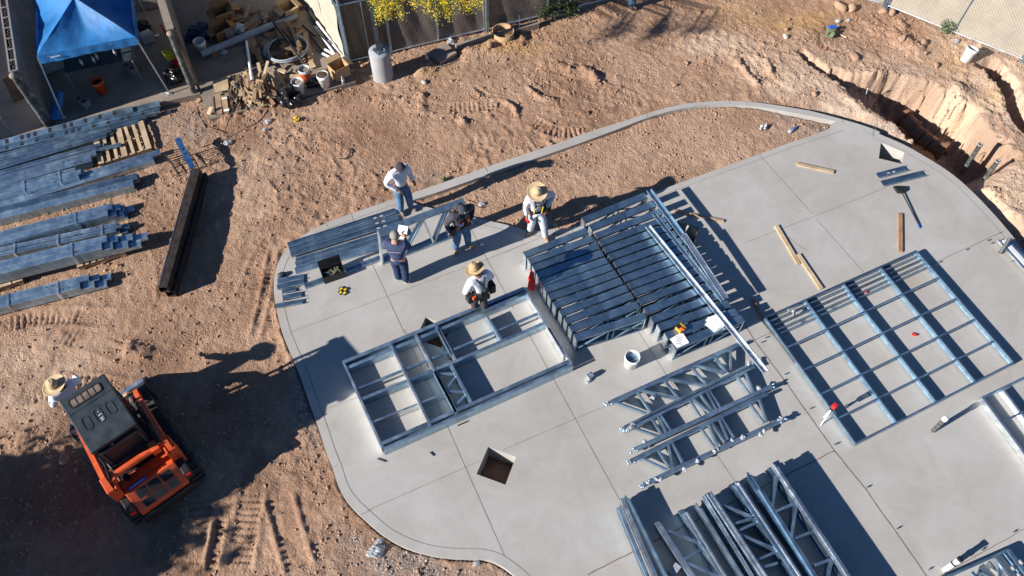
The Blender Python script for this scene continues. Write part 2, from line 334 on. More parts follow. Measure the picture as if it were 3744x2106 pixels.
# ------------------------------------------------------------------ outlines on the slab (read off the photograph, at slab level)
def poly(k, pts, z=0): return [P(k, x, y, z) for x, y in pts]
def resample(pts, d=.12):
    out = []
    for a, b in zip(pts, pts[1:]):
        n = max(1, int((b - a).length / d)); out += [a.lerp(b, i / n) for i in range(n)]
    return out + [pts[-1]]
def smooth_poly(pts, it=2):
    for _ in range(it):
        q = [pts[0]]
        for a, b in zip(pts, pts[1:]): q += [a.lerp(b, .25), a.lerp(b, .75)]
        pts = q + [pts[-1]]
    return pts
left_edge = [P(0, 2070, 513)] + poly(8, [(1785, 85), (1530, 172), (1200, 290), (1010, 352), (900, 388), (620, 485), (450, 545), (300, 625), (190, 705), (130, 800), (97, 900), (92, 1000), (105, 1100), (130, 1220), (165, 1340)]) + \
    poly(13, [(-15, 250), (60, 470), (100, 575), (150, 735), (190, 830), (215, 920), (250, 990), (300, 1050), (345, 1093), (400, 1142), (470, 1205), (560, 1260), (660, 1303), (780, 1335), (900, 1346), (1030, 1346), (1100, 1356), (1160, 1380), (1220, 1422), (1300, 1490), (1420, 1620), (1520, 1800), (1560, 2000)])
right_edge = poly(4, [(0, 1432), (250, 1345), (500, 1275), (750, 1188), (900, 1145), (1100, 1095), (1350, 1062), (1620, 1052), (1900, 1069), (2200, 1112), (2400, 1148)]) + \
    poly(5, [(350, 1160), (690, 1252), (900, 1312), (1100, 1390)]) + poly(10, [(1200, 80), (1450, 180), (1640, 290), (1830, 405), (2000, 540), (2200, 740), (2400, 968), (2560, 1180), (2700, 1400), (2900, 1800)])
left_edge = smooth_poly(left_edge); right_edge = smooth_poly(right_edge)
OUT = left_edge[::-1] + right_edge[2:] + [V(24, 2, 0), V(24, -16, 0), V(left_edge[-1].x + .5, -16, 0)]
PLANT = smooth_poly(poly(8, [(1015, 400), (1100, 432), (1300, 478), (1500, 522), (1700, 565), (1825, 606)]) + poly(18, [(560, 1072), (760, 1120), (850, 1115), (1000, 1070)]) +
    poly(9, [(450, 358), (530, 318), (780, 196), (1060, 98), (1320, 2)]) + poly(10, [(180, 275), (470, 168), (800, 58)]) + poly(5, [(560, 1300)]), 1) + \
    smooth_poly(poly(5, [(610, 1268), (350, 1215), (0, 1150)]) + poly(4, [(2200, 1160), (1900, 1110), (1620, 1090), (1350, 1100), (1100, 1135), (770, 1228), (500, 1335), (250, 1428), (0, 1520)]) +
    poly(8, [(1785, 140), (1530, 225), (1200, 342)]), 1)
PITS = [poly(13, [(1095, 693), (1258, 752), (1196, 915), (1027, 853)]), poly(10, [(1258, 172), (1465, 260), (1446, 361), (1239, 311)]),
        poly(0, [(1556, 1160), (1652, 1193), (1613, 1272), (1519, 1240)]), poly(0, [(2446, 797), (2554, 829), (2536, 909), (2425, 882)])]

def pip(X, Y, pl):
    ins = np.zeros(X.shape, bool); n = len(pl); j = n - 1
    for i in range(n):
        xi, yi, xj, yj = pl[i].x, pl[i].y, pl[j].x, pl[j].y
        if yi != yj:
            c = ((yi > Y) != (yj > Y)) & (X < (xj - xi) * (Y - yi) / (yj - yi) + xi); ins ^= c
        j = i
    return ins
def dseg(X, Y, a, b):
    dx, dy = b.x - a.x, b.y - a.y; L = dx * dx + dy * dy + 1e-9; t = np.clip(((X - a.x) * dx + (Y - a.y) * dy) / L, 0, 1)
    return np.hypot(X - a.x - t * dx, Y - a.y - t * dy), t
def dpath(X, Y, pts):
    best = np.full(X.shape, 1e9); along = np.zeros(X.shape); side = np.zeros(X.shape); acc = 0
    for a, b in zip(pts, pts[1:]):
        d, t = dseg(X, Y, a, b); L = math.hypot(b.x - a.x, b.y - a.y); m = d < best; best[m] = d[m]; along[m] = (acc + t * L)[m]
        cr = (b.x - a.x) * (Y - a.y) - (b.y - a.y) * (X - a.x); side[m] = np.sign(cr)[m]; acc += L
    return best, along, side, acc
def vnoise(X, Y, s, seed):
    r = np.random.default_rng(seed); n = 256; g = r.random((n, n)); x = X * s + 1000.37; y = Y * s + 1000.91
    xi = np.floor(x).astype(int); yi = np.floor(y).astype(int); fx = x - xi; fy = y - yi; fx = fx * fx * (3 - 2 * fx); fy = fy * fy * (3 - 2 * fy)
    a = g[xi % n, yi % n]; b = g[(xi + 1) % n, yi % n]; c = g[xi % n, (yi + 1) % n]; d = g[(xi + 1) % n, (yi + 1) % n]
    return (a * (1 - fx) + b * fx) * (1 - fy) + (c * (1 - fx) + d * fx) * fy - .5
def fbm(X, Y, s, o, seed, g=.5):
    t = 0; a = 1
    for i in range(o):
        c, sn = math.cos(i * 1.1), math.sin(i * 1.1); t = t + a * vnoise(X * c - Y * sn, X * sn + Y * c, s * 2 ** i, seed + i); a *= g
    return t
def sstep(a, b, x): t = np.clip((x - a) / (b - a), 0, 1); return t * t * (3 - 2 * t)
G0 = -.12
# ground z for things that stand on dirt
core_x = np.arange(-8.0, 22.0, .034); core_y = np.arange(-2.0, 24.5, .034)
def grow(a, far, step=.06, g=1.25, sign=1):
    o = []; x = a
    while abs(x - a) < far: x += sign * step; step *= g; o.append(x)
    return o
gx = np.concatenate([grow(core_x[0], 300, sign=-1)[::-1], core_x, grow(core_x[-1], 300)]); gy = np.concatenate([grow(core_y[0], 300, sign=-1)[::-1], core_y, grow(core_y[-1], 300)])
X, Y = np.meshgrid(gx, gy)
H = G0 + .07 * fbm(X, Y, .35, 2, 11) + .02 * fbm(X, Y, 1.4, 2, 21) + .020 * fbm(X, Y, 6.5, 3, 31, .8)
rid = np.abs(fbm(X, Y, 2.6, 3, 41)); rough = sstep(-.15, .3, fbm(X, Y, .45, 2, 51)); H += rough * (.03 * np.maximum(0, .22 - rid) / .22) + .022 * (.4 + rough) * np.maximum(0, fbm(X, Y, 9, 2, 45, .6))
def blob(k, x, y, rx, ry, z=0, soft=1.0):       # a soft patch: centre and radii in that zoom's pixels
    c = P(k, x, y, z); ex = P(k, x + rx, y, z) - c; ey = P(k, x, y + ry, z) - c
    det = ex.x * ey.y - ex.y * ey.x; dx = X - c.x; dy = Y - c.y; u = (dx * ey.y - dy * ey.x) / det; v = (-dx * ex.y + dy * ex.x) / det
    return np.exp(-(u * u + v * v) * 1.2 / soft)
pale = np.zeros_like(X); damp_shade = np.zeros_like(X); grav = np.zeros_like(X); pet = np.zeros_like(X)
for a in [(15, 130, 900, 160, 60, .6), (15, 60, 1010, 120, 60, .4), (4, 1500, 450, 400, 160, .75), (4, 1900, 720, 260, 200, .8), (5, 100, 900, 500, 200, .8), (5, 1900, 1100, 500, 400, .85), (5, 2300, 900, 400, 500, .7), (15, 1150, 170, 160, 60, .2), (5, 700, 1100, 500, 160, .6), (10, 2300, 600, 400, 300, .6), (4, 500, 850, 300, 200, .2), (15, 1580, 80, 120, 35, .35),
          (15, 600, 400, 200, 60, .2), (15, 640, 480, 120, 80, .15), (5, 1500, 950, 260, 160, .6)]:
    pale = np.maximum(pale, a[5] * blob(*a[:5]))
for a in [(15, 560, 560, 80, 120, .2), (15, 400, 1330, 260, 150, .6), (15, 600, 1200, 200, 120, .4), (15, 560, 1000, 150, 150, .6), (15, 560, 300, 120, 30, .45), (15, 1150, 300, 60, 30, .4), (15, 1450, 210, 90, 40, .35), (15, 100, 1250, 280, 260, .8), (15, 330, 560, 300, 200, .35), (15, 420, 1150, 250, 250, .5), (15, 1450, 130, 200, 50, .2), (15, 350, 900, 150, 60, .35)]:  # damp soil, plus darker colour deepening the shadow at bottom left
    damp_shade = np.maximum(damp_shade, a[5] * blob(*a[:5]))
for a in [(15, 430, 290, 75, 38, 1), (15, 470, 330, 45, 30, .9), (15, 1010, 1420, 150, 55, 1.2), (15, 900, 1370, 50, 40, .9), (15, 1130, 1440, 110, 30, 1.2), (15, 765, 1000, 45, 90, 1), (15, 740, 930, 25, 50, .7), (5, 1380, 700, 330, 90, .55), (15, 2180, 320, 160, 30, .8), (15, 2060, 280, 120, 18, .5), (15, 1300, 1445, 60, 25, 1.0), (15, 1080, 440, 60, 30, .35), (15, 990, 520, 60, 18, .3), (15, 790, 1080, 30, 60, .6)]:
    grav = np.maximum(grav, a[5] * blob(*a[:5]))
for a in [(4, 2200, 180, 500, 110, 1), (4, 1700, 60, 400, 60, .6), (3, 1000, 640, 260, 50, .7), (3, 1700, 410, 350, 70, .6), (5, 1700, 1330, 160, 220, .9), (5, 2250, 1000, 160, 120, .5), (5, 1800, 640, 250, 130, .5), (5, 1900, 1100, 500, 90, .2), (5, 300, 150, 420, 100, .6), (3, 1000, 300, 200, 100, .3), (3, 2100, 250, 250, 80, .35), (10, 2400, 600, 160, 50, .4)]:
    pet = np.maximum(pet, a[5] * blob(*a[:5]))
wob = fbm(X, Y, .9, 4, 61); grav = np.clip(grav * (1 + 1.6 * wob), 0, 1); pale = np.clip(pale * (1 + 1.5 * wob), 0, 1); damp_shade = np.clip(damp_shade * (1 - 1.2 * wob), 0, 1); pet = np.clip(pet * (1 + 1.2 * wob), 0, 1)
damp_shade = np.clip(damp_shade + .5 * sstep(.12, .3, fbm(X, Y, 1.1, 4, 91)), 0, 1)
def track(k, pts, wd=.34, depth=.014, pitch=.12, z=G0):
    global H
    pl = poly(k, pts, z); d, al, sd, L = dpath(X, Y, smooth_poly(pl)); m = sstep(wd / 2 + .05, wd / 2 - .03, d); fade = sstep(0, .2, al) * sstep(L, L - .2, al)
    lug = (np.abs(((al / pitch) % 1) - .5) < .2) * 1.0
    nzz = sstep(-.25, .2, fbm(X, Y, 1.7, 3, 7)); H += m * fade * nzz * (-depth + depth * 1.5 * lug) + np.exp(-((d - wd / 2 - .06) / .05) ** 2) * fade * depth * 1.1
for t in [(3, [(900, 1000), (1100, 1030), (1350, 1010), (1600, 990), (1780, 1080)]), (3, [(1350, 850), (1500, 950), (1500, 1100)]), (3, [(2050, 950), (2300, 980), (2550, 1050)]), (4, [(1500, 350), (1700, 560), (1950, 830)]), (4, [(1800, 560), (2050, 860)], .25),
          (15, [(470, 1449), (500, 1330), (505, 1250)], .4, .022), (15, [(600, 1449), (625, 1300), (640, 1230)], .4, .022), (15, [(530, 1449), (560, 1300)], .15, .05), (15, [(620, 760), (660, 640), (700, 600)], .4), (15, [(640, 860), (670, 740), (690, 620)], .12, .03), (15, [(360, 560), (420, 640), (420, 760)], .35), (4, [(250, 300), (600, 420), (900, 560)]), (15, [(150, 840), (260, 860), (330, 900)], .4), (15, [(0, 820), (120, 790), (300, 800)], .35, .02),
          (15, [(700, 1240), (730, 1350), (760, 1449)], .4, .03)]:
    track(*t)
crumb = np.zeros_like(X)
def ridge(k, pts, h, wd, z=G0, seed=0):
    global H, crumb
    d, al, sd, L = dpath(X, Y, smooth_poly(poly(k, pts, z))); crumb = np.maximum(crumb, np.exp(-(d / (wd * 1.3)) ** 2)); H += h * np.exp(-(d / wd) ** 2) * (1 + .8 * fbm(X, Y, 4.5, 3, 70 + seed)) * sstep(0, .3, al) * sstep(L, L - .3, al)
for t_ in [(15, [(1490, 250), (1530, 230), (1600, 250), (1620, 290)]), (15, [(1330, 300), (1400, 340), (1480, 330)], .3, .02), (15, [(1560, 330), (1650, 325), (1720, 310)]), (15, [(1180, 320), (1210, 360), (1190, 390)]), (15, [(1330, 170), (1420, 250), (1440, 290)]), (15, [(60, 1000), (200, 960), (330, 990)], .4, .02), (15, [(860, 620), (800, 700), (770, 780)], .3, .012)]: track(*t_)
ridge(4, [(1650, 550), (1780, 750), (1950, 930)], .07, .09); ridge(4, [(1990, 600), (2050, 780), (2100, 830)], .07, .08); ridge(4, [(1930, 430), (2030, 510)], .08, .07)
ridge(3, [(880, 850), (890, 1000), (880, 1080)], .09, .1); ridge(3, [(1850, 780), (1960, 920), (2200, 960)], .08, .09); ridge(3, [(2350, 620), (2540, 760), (2500, 830)], .12, .13); ridge(3, [(1200, 1100), (1300, 1180), (1340, 1150)], .08, .1); ridge(3, [(1980, 640), (2150, 600), (2350, 640)], .05, .10); ridge(3, [(1350, 830), (1480, 930)], .05, .05); ridge(3, [(1480, 1060), (1600, 1180)], .05, .06); ridge(3, [(2200, 700), (2300, 640), (2350, 700)], .07, .08); ridge(3, [(1600, 940), (1750, 1010), (1790, 1130)], .08, .06)
ridge(3, [(1000, 560), (900, 640), (780, 700)], .12, .25); ridge(3, [(1200, 470), (1500, 430), (1900, 340)], .12, .35); ridge(15, [(930, 250), (1040, 250)], .06, .15)
ridge(15, [(540, 310), (700, 275), (880, 225)], .10, .16); ridge(15, [(690, 740), (720, 870), (780, 1080)], .05, .10)
ridge(15, [(20, 1120), (200, 1130)], .1, .2); ridge(15, [(300, 870), (390, 900)], .12, .15)
# excavated trench on the right
d, al, sd, L = dpath(X, Y, smooth_poly(poly(5, [(180, 500), (330, 640), (480, 730)], G0))); rag = .12 * fbm(X, Y, 1.5, 3, 81) + .09 * fbm(X, Y, 5.5, 3, 82, .7)
H -= .28 * sstep(.16, .06, d + rag) * sstep(0, .5, al)
tr = smooth_poly(poly(5, [(620, 790), (850, 895), (1050, 970), (1260, 1080), (1450, 1200), (1630, 1330)], G0) + poly(10, [(1830, 150), (1970, 290), (2120, 420), (2350, 560)], G0))
d, al, sd, L = dpath(X, Y, tr); wd = .18 + .50 * sstep(0, 1.3, al) - .22 * sstep(4.9, 6.2, al); dep = (.40 + .95 * sstep(.3, 1.8, al)) * sstep(L, L - 1.2, al)
deff = np.where(sd > 0, d * (1 - .42 * sstep(.4, 2.0, al)), d); H -= dep * sstep(wd + .08, wd - .08, deff + rag * .9)
far = np.where(sd > 0, d, 9)         # the side away from the slab: a wide sloping bench of pale earth
H -= .22 * dep * sstep(1.5, .5, far + 2 * rag) * (d > wd - .1) * sstep(.8, 2.0, al)
near = np.where(sd < 0, d, 9); H += .10 * np.exp(-((near - wd - .25) / .2) ** 2) * sstep(0, 1, al)
d2, al2, sd2, L2 = dpath(X, Y, smooth_poly(poly(5, [(2130, 610), (2270, 760), (2400, 920), (2500, 1080), (2560, 1200), (2700, 1400)], G0)))
H -= .95 * sstep(.34, .18, d2 + rag) * sstep(0, .4, al2)
ridge(5, [(1300, 900), (1600, 960), (1760, 1080)], .16, .25, seed=3); ridge(5, [(900, 780), (1100, 820), (1300, 840)], .13, .28, seed=4); ridge(5, [(2100, 700), (2250, 900), (2400, 1100)], .15, .25, seed=5); ridge(5, [(1900, 850), (1800, 1100), (1950, 1350)], .12, .3, seed=6)
ridge(10, [(1850, 380), (2050, 520), (2300, 640)], .16, .2, seed=7); ridge(5, [(1000, 300), (1400, 480), (1500, 620)], .12, .3, seed=8); ridge(5, [(1200, 150), (1350, 350)], .1, .15, seed=9)
trd = sstep(1.2, .0, d); pale = np.clip(pale + .55 * sstep(2.2, .4, np.minimum(d, d2)), 0, 1)
# drop of the ground along the slab's right hand edge
de, ale, sde, Le = dpath(X, Y, right_edge[len(right_edge) // 3:]); H -= (.10 + .22 * sstep(1.0, 5.5, ale)) * sstep(.55, .2, de + rag * .5) * sstep(0, 1.2, ale)
# under the slab, inside the planter, in the pits
crumb = np.maximum(crumb, .9 * np.exp(-((np.minimum(d, d2) - wd - .1) / .22) ** 2)); H += crumb * .05 * fbm(X, Y, 8, 2, 99, .7)
ins = pip(X, Y, OUT); inp = pip(X, Y, PLANT); Hp = -.085 + .5 * (H - G0)
H = np.where(ins & ~inp, -.33, H); H = np.where(inp, np.clip(Hp, -.16, -.03), H)
for pt in PITS:
    c = sum(pt, Vector()) / 4; m = (np.hypot(X - c.x, Y - c.y) < .7); H = np.where(m, -.62 + .05 * fbm(X, Y, 4, 2, 5), H)
pale = np.where(inp, .12, pale); damp_shade = np.where(inp, damp_shade * .5, damp_shade)
# level ground below the old patio slab
PATIO = [P(1, 0, 1318, .03), P(1, 1885, 880, .03)] + [P(2, 210, 992, .03), P(2, 1760, 800, .03), P(2, 1990, 740, .03)] + [V(1.9, 24, .03), V(-9, 26, .03), V(-9, 17.6, .03)]
H = np.where(pip(X, Y, PATIO), -.2, H)
nv = X.size; ny, nx = X.shape
co = np.empty((nv, 3)); co[:, 0] = X.ravel(); co[:, 1] = Y.ravel(); co[:, 2] = H.ravel()
idx = np.arange(nv).reshape(ny, nx); quads = np.stack([idx[:-1, :-1], idx[:-1, 1:], idx[1:, 1:], idx[1:, :-1]], -1).reshape(-1, 4)
me = bpy.data.meshes.new('ground'); me.vertices.add(nv); me.vertices.foreach_set('co', co.ravel()); nq = len(quads)
me.loops.add(nq * 4); me.polygons.add(nq); me.loops.foreach_set('vertex_index', quads.ravel().astype(np.int32)); me.polygons.foreach_set('loop_start', np.arange(0, nq * 4, 4, dtype=np.int32))
try: me.polygons.foreach_set('loop_total', np.full(nq, 4, dtype=np.int32))
except Exception: pass
me.polygons.foreach_set('use_smooth', np.ones(nq, bool)); me.update(calc_edges=True)
for nm, a in (('pale', pale), ('damp_shade', damp_shade), ('gravel', grav), ('petals', pet)):
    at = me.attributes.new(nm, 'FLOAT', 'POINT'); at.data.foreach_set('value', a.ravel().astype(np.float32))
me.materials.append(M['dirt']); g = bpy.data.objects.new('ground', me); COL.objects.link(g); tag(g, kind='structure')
def gz(x, y):
    i = np.clip(np.searchsorted(gx, x) - 1, 0, nx - 2); j = np.clip(np.searchsorted(gy, y) - 1, 0, ny - 2)
    u = (x - gx[i]) / (gx[i + 1] - gx[i]); v = (y - gy[j]) / (gy[j + 1] - gy[j])
    return H[j, i] * (1 - u) * (1 - v) + H[j, i + 1] * u * (1 - v) + H[j + 1, i] * (1 - u) * v + H[j + 1, i + 1] * u * v
def G(k, x, y, dz=0):
    p = P(k, x, y, G0)
    for _ in range(3): p = P(k, x, y, float(gz(p.x, p.y)))
    return p + V(0, 0, dz)
# loose clods and gravel as uncountable stuff
def scatter(name, m, n, test, r0, r1, seed, sink=.3, flat=.7):
    r = np.random.default_rng(seed); x = r.uniform(-7.5, 21, n); y = r.uniform(1.5, 24, n); k = test(x, y, r); x = x[k]; y = y[k]; z = gz(x, y); n = len(x)
    phi = (1 + 5 ** .5) / 2
    base = np.array([(-1, phi, 0), (1, phi, 0), (-1, -phi, 0), (1, -phi, 0), (0, -1, phi), (0, 1, phi), (0, -1, -phi), (0, 1, -phi), (phi, 0, -1), (phi, 0, 1), (-phi, 0, -1), (-phi, 0, 1)]) / 1.9
    fc = np.array([(0, 11, 5), (0, 5, 1), (0, 1, 7), (0, 7, 10), (0, 10, 11), (1, 5, 9), (5, 11, 4), (11, 10, 2), (10, 7, 6), (7, 1, 8), (3, 9, 4), (3, 4, 2), (3, 2, 6), (3, 6, 8), (3, 8, 9), (4, 9, 5), (2, 4, 11), (6, 2, 10), (8, 6, 7), (9, 8, 1)])
    R = r0 + (r1 - r0) * r.random(n) ** 4; a = r.uniform(0, 6.28, n); v = base[None] * (1 + r.uniform(-.3, .3, (n, 12, 1))) * np.stack([R * r.uniform(.7, 1.3, n), R * r.uniform(.7, 1.3, n), R * flat * r.uniform(.7, 1.2, n)], -1)[:, None]
    c, s = np.cos(a)[:, None], np.sin(a)[:, None]; vx = v[..., 0] * c - v[..., 1] * s; vy = v[..., 0] * s + v[..., 1] * c
    vv = np.stack([vx + x[:, None], vy + y[:, None], v[..., 2] + (z + R * (flat - sink) * .6)[:, None]], -1).reshape(-1, 3)
    ff = (fc[None] + (np.arange(n) * 12)[:, None, None]).reshape(-1, 3); me = bpy.data.meshes.new(name); nf = len(ff)
    me.vertices.add(len(vv)); me.vertices.foreach_set('co', vv.ravel()); me.loops.add(nf * 3); me.polygons.add(nf); me.loops.foreach_set('vertex_index', ff.ravel().astype(np.int32)); me.polygons.foreach_set('loop_start', np.arange(0, nf * 3, 3, dtype=np.int32))
    me.update(calc_edges=True); me.materials.append(M[m]); o = bpy.data.objects.new(name, me); COL.objects.link(o); return o
def attr_at(A, x, y):
    i = np.clip(np.searchsorted(gx, x), 0, nx - 1); j = np.clip(np.searchsorted(gy, y), 0, ny - 1); return A[j, i]
solid = (ins & ~inp) | pip(X, Y, PATIO); solid_pad = solid.copy()
for dx, dy in ((1, 0), (-1, 0), (0, 1), (0, -1)): solid_pad |= np.roll(np.roll(solid, dx, 1), dy, 0)
dirtdens = np.clip(.25 + 1.6 * rough * sstep(-.1, .25, fbm(X, Y, 1.3, 3, 95)) + .7 * damp_shade + 2.5 * crumb, 0, 2)
tag(scatter('loose_dirt_clods', 'clod', 150000, lambda x, y, r: (~attr_at(solid_pad, x, y)) & (r.random(len(x)) < attr_at(dirtdens, x, y) * .5), .006, .034, 3), 'loose clods of red tan earth scattered over the dirt', 'dirt clods', kind='stuff')
tag(scatter('gravel', 'gravel', 420000, lambda x, y, r: (~attr_at(solid_pad, x, y)) & (r.random(len(x)) < np.clip(attr_at(grav, x, y) - .25, 0, 1) * .55), .010, .026, 4), 'grey brown crushed gravel lying beside the slab and the patio', 'gravel', kind='stuff')
# ------------------------------------------------------------------ concrete slab with its pits, kerb band and joints
def sheet(outer, holes, z0, z1, name, m, holedepth=None):
    loops = [[V(p.x, p.y, z0) for p in outer]] + [[V(p.x, p.y, z0) for p in h] for h in holes]
    tris = tessellate_polygon(loops); vs = [p for lo in loops for p in lo]; mb = MB(); mb.add(vs, tris); o = 0
    for k, lo in enumerate(loops):
        n = len(lo); zb = z1 if (k == 0 or not holedepth) else holedepth[k - 1]
        mb.add(lo + [V(p.x, p.y, zb) for p in lo], [(i, (i + 1) % n, n + (i + 1) % n, n + i) for i in range(n)])
    return mb.build(name, m, local=True)
slab = sheet(OUT, [PLANT] + PITS, 0, -.34, 'concrete_slab', 'concrete', [-.3] + [-.5] * 4); tag(slab, kind='structure')
jm = MB()
def strip(pts, wd=.010, z=.003):
    pts = [V(p.x, p.y, z) for p in pts]
    L, R_ = [], []
    for i, p in enumerate(pts):
        d = (pts[min(i + 1, len(pts) - 1)] - pts[max(i - 1, 0)]).normalized(); n = V(-d.y, d.x, 0) * wd / 2; L.append(p + n); R_.append(p - n)
    n = len(pts); jm.add(L + R_, [(i, i + 1, n + i + 1, n + i) for i in range(n - 1)])
def wig(pts, a=.006, d=.15):
    r = resample(pts, d); return [p + V(random.uniform(-a, a), random.uniform(-a, a), 0) for p in r]
def jl(k, a, b): strip([P(k, *a), P(k, *b)])
for k, a, b in [(8, (640, 560), (985, 1305)), (13, (605, 5), (1190, 1330)), (8, (1430, 585), (1725, 1135)), (13, (1330, 30), (2130, 1490)), (10, (180, 275), (650, 800)), (10, (690, 850), (1105, 1320)), (11, (400, -30), (520, 60)), (9, (460, 355), (500, 425)), (9, (930, 1080), (1280, 1620)), (12, (755, 745), (860, 900)),
                (8, (215, 1288), (1540, 797)), (8, (1540, 797), (1800, 690)), (13, (160, 468), (560, 318)), (13, (380, 1070), (1050, 775)), (13, (1180, 713), (1640, 515)), (13, (1640, 515), (1840, 432)), (10, (50, 1060), (650, 830)), (10, (650, 830), (1310, 565)), (13, (350, 1090), (420, 1060)), (9, (0, 525), (240, 425)),
                (8, (620, 485), (640, 545)), (8, (445, 540), (460, 575))]: jl(k, a, b)
def offs(pts, d):
    out = []
    for i, p in enumerate(pts):
        t = (pts[min(i + 1, len(pts) - 1)] - pts[max(i - 1, 0)]); t.z = 0; t.normalize(); out.append(p + V(-t.y, t.x, 0) * d)
    return out
le = left_edge; i0 = next(i for i, p in enumerate(le) if (p - P(8, 900, 388)).length < .35)
strip(offs(le[i0:], .17)); strip(offs(right_edge[-46:], -.20))
strip(offs(PLANT[2:26], -.15))
strip(offs(resample(poly(9, [(530, 318), (780, 196), (1060, 98), (1320, 2)]) + poly(10, [(180, 275), (470, 168), (800, 58), (900, 25)]), .3), -.15))
for k, a, b in [(4, (750, 1185), (772, 1228)), (4, (1622, 1050), (1630, 1092)), (5, (690, 1250), (670, 1285)), (16, (1925, 275), (1975, 350)), (13, (190, 815), (215, 800)), (8, (1530, 172), (1548, 198))]: jl(k, a, b)
jo = jm.build('joint', 'joint', slab); jm = MB()
strip(wig([P(9, 1655, 985), P(11, 190, 640), P(11, 400, 925), P(11, 710, 1360), P(14, 640, 700), P(14, 900, 1070), P(14, 1180, 1470), P(14, 1500, 1950)]), .02)
strip(wig([P(12, 0, 1440), P(12, 270, 1305), P(12, 1290, 792), P(12, 1440, 715)], .008), .02)
strip(wig([P(11, 190, 642), P(11, 310, 590)]), .015); strip(wig([P(11, 1340, 150), P(11, 1800, -60), P(10, 2280, 980)]), .012); strip(wig([P(14, 1250, 1470), P(14, 2018, 1040)]), .012)
jm.build('cold_joint', 'jointbrown', slab)
# ------------------------------------------------------------------ old patio slab with its front ledge
pt = sheet(PATIO, [], .03, -.2, 'patio_slab', 'concrete_old'); tag(pt, kind='structure')
LEDGE = [P(2, 240, 1035, -.0), P(2, 372, 1400, -.0), P(2, 1230, 1200, 0), P(2, 2095, 962, -.0), P(2, 2005, 750, -.0), P(2, 1760, 812, 0), P(2, 215, 1000, 0)]
tag(sheet(LEDGE, [], .0, -.2, 'patio_ledge', 'concrete_old'), kind='structure')
cur = MB(); a, b = P(2, 205, 990, .045), P(2, 600, 868, .045); cur.beam(a, b, .06, .05); a, b = P(2, 600, 868, .045), P(2, 1000, 745, .045); cur.beam(a, b, .05, .045); o = cur.build('patio_edge_kerb', 'concrete_old'); tag(o, kind='structure')
# ------------------------------------------------------------------ stack of box trusses standing on edge
def make_truss(L=1.60, W=.163, Hh=.46, loc=(0, 0, 0)):
    # local: length along +X from 0 to L, base z=0
    t = thing('box_truss', loc, None, None)
    m = MB(); m.chan(V(0, 0, Hh), V(L, 0, Hh), W, .045, .004); m.build('top_chord', 'galv_mid', t, local=True)
    m = MB(); m.chan(V(0.006, 0, 0), V(L - .006, 0, 0), W, .045, .004, opn='up'); m.build('bottom_chord', 'galv_dark', t, local=True)
    for x in (0.0, L):
        m = MB(); m.box((x + (.003 if x == 0 else -.003), 0, Hh / 2), (.006, W - .012, Hh - .012)); s = .03 if x == 0 else -.03
        m.box((x + s * .55, -W / 2 + .009, Hh / 2), (.03, .006, Hh - .012)); m.box((x + s * .55, W / 2 - .009, Hh / 2), (.03, .006, Hh - .012)); m.build('end_post', 'galv_bright', t, local=True)
    for (x0, z0, x1, z1) in ((L * .46, .01, L * .46, Hh - .01), (L * .54, .01, L * .54, Hh - .01), (.04, .06, L * .44, Hh - .05), (.04, Hh * .45, L * .44, .03), (L * .56, .03, L - .04, Hh - .12), (L * .56, Hh - .05, L - .04, .1)):
        for y in (-1,):
            m = MB(); m.beam(V(x0, y * (W / 2 - .016), z0), V(x1, y * (W / 2 - .016), z1), .02, .035, up=(0, -1, 0)); m.build('web', 'galv_dark', t, local=True)
    return t
LS = [((130, 545), (572, 372)), ((160, 590), (615, 432)), ((200, 640), (655, 478)), ((222, 692), (680, 530)), ((245, 745), (705, 582)), ((285, 792), (750, 632)), ((292, 835), (780, 672)), ((345, 908), (815, 728)), ((385, 957), (855, 775)), ((425, 1010), (895, 830)), ((450, 1070), (920, 882)), ((488, 1128), (980, 975))]
RS = [((545, 300), (970, 130)), ((600, 357), (1020, 200)), ((643, 412), (1065, 252)), ((665, 465), (1100, 300)), ((690, 512), (1135, 352)), ((736, 562), (1180, 400)), ((770, 610), (1210, 452)), ((800, 665), (1245, 503)), ((830, 715), (1280, 553)), ((870, 765), (1315, 603)), ((905, 812), (1350, 650)), ((940, 868), (1385, 705)),
      ((985, 950), (1435, 770)), ((1032, 1003), (1480, 830)), ((1075, 1055), (1590, 895)), ((1130, 1110), (1600, 955)), ((1187, 1192), (1645, 1003))]
ordw = ['farthest', 'second', 'third', 'fourth', 'fifth', 'sixth', 'seventh', 'eighth', 'ninth', 'tenth', 'eleventh', 'twelfth', 'thirteenth', 'fourteenth', 'fifteenth', 'sixteenth', 'seventeenth']
proto = None
for nm, ST in (('left', LS), ('right', RS)):
    EA = [P(9, a[0], a[1], .46) for a, b in ST]; EB = [P(9, b[0], b[1], .46) for a, b in ST]
    sm = lambda Q, i: Q[i] if i in (0, len(Q) - 1) else Q[i] * .4 + (Q[i - 1] + Q[i + 1]) * .3
    for i, (a, b) in enumerate(ST):
        A = sm(EA, i); B = sm(EB, i); d = B - A
        if nm == 'right': d = d.normalized() * 1.62; B = A + d
        if proto is None: proto = o = make_truss()
        else: o = copy_tree(proto)
        o.location = (A.x, A.y, .004); o.rotation_euler = (0, 0, math.atan2(d.y, d.x)); o.scale = ((B - A).length / 1.6, 1, 1)
        near = i == len(ST) - 1; lab = ('nearest box truss of the %s row on the slab' if near else ordw[i] + ' box truss from the dirt in the %s row') % nm
        if i == 0: lab = 'farthest box truss of the %s row, beside the dirt' % nm
        if nm == 'left' and i == 11: lab = 'nearest steel box truss of the left row, its open web facing the slab'
        if nm == 'right' and i == 16: lab = 'nearest steel box truss of the right row, carrying the white papers'
        tag(o, lab, 'truss', 'box trusses stacked in two rows on the slab')
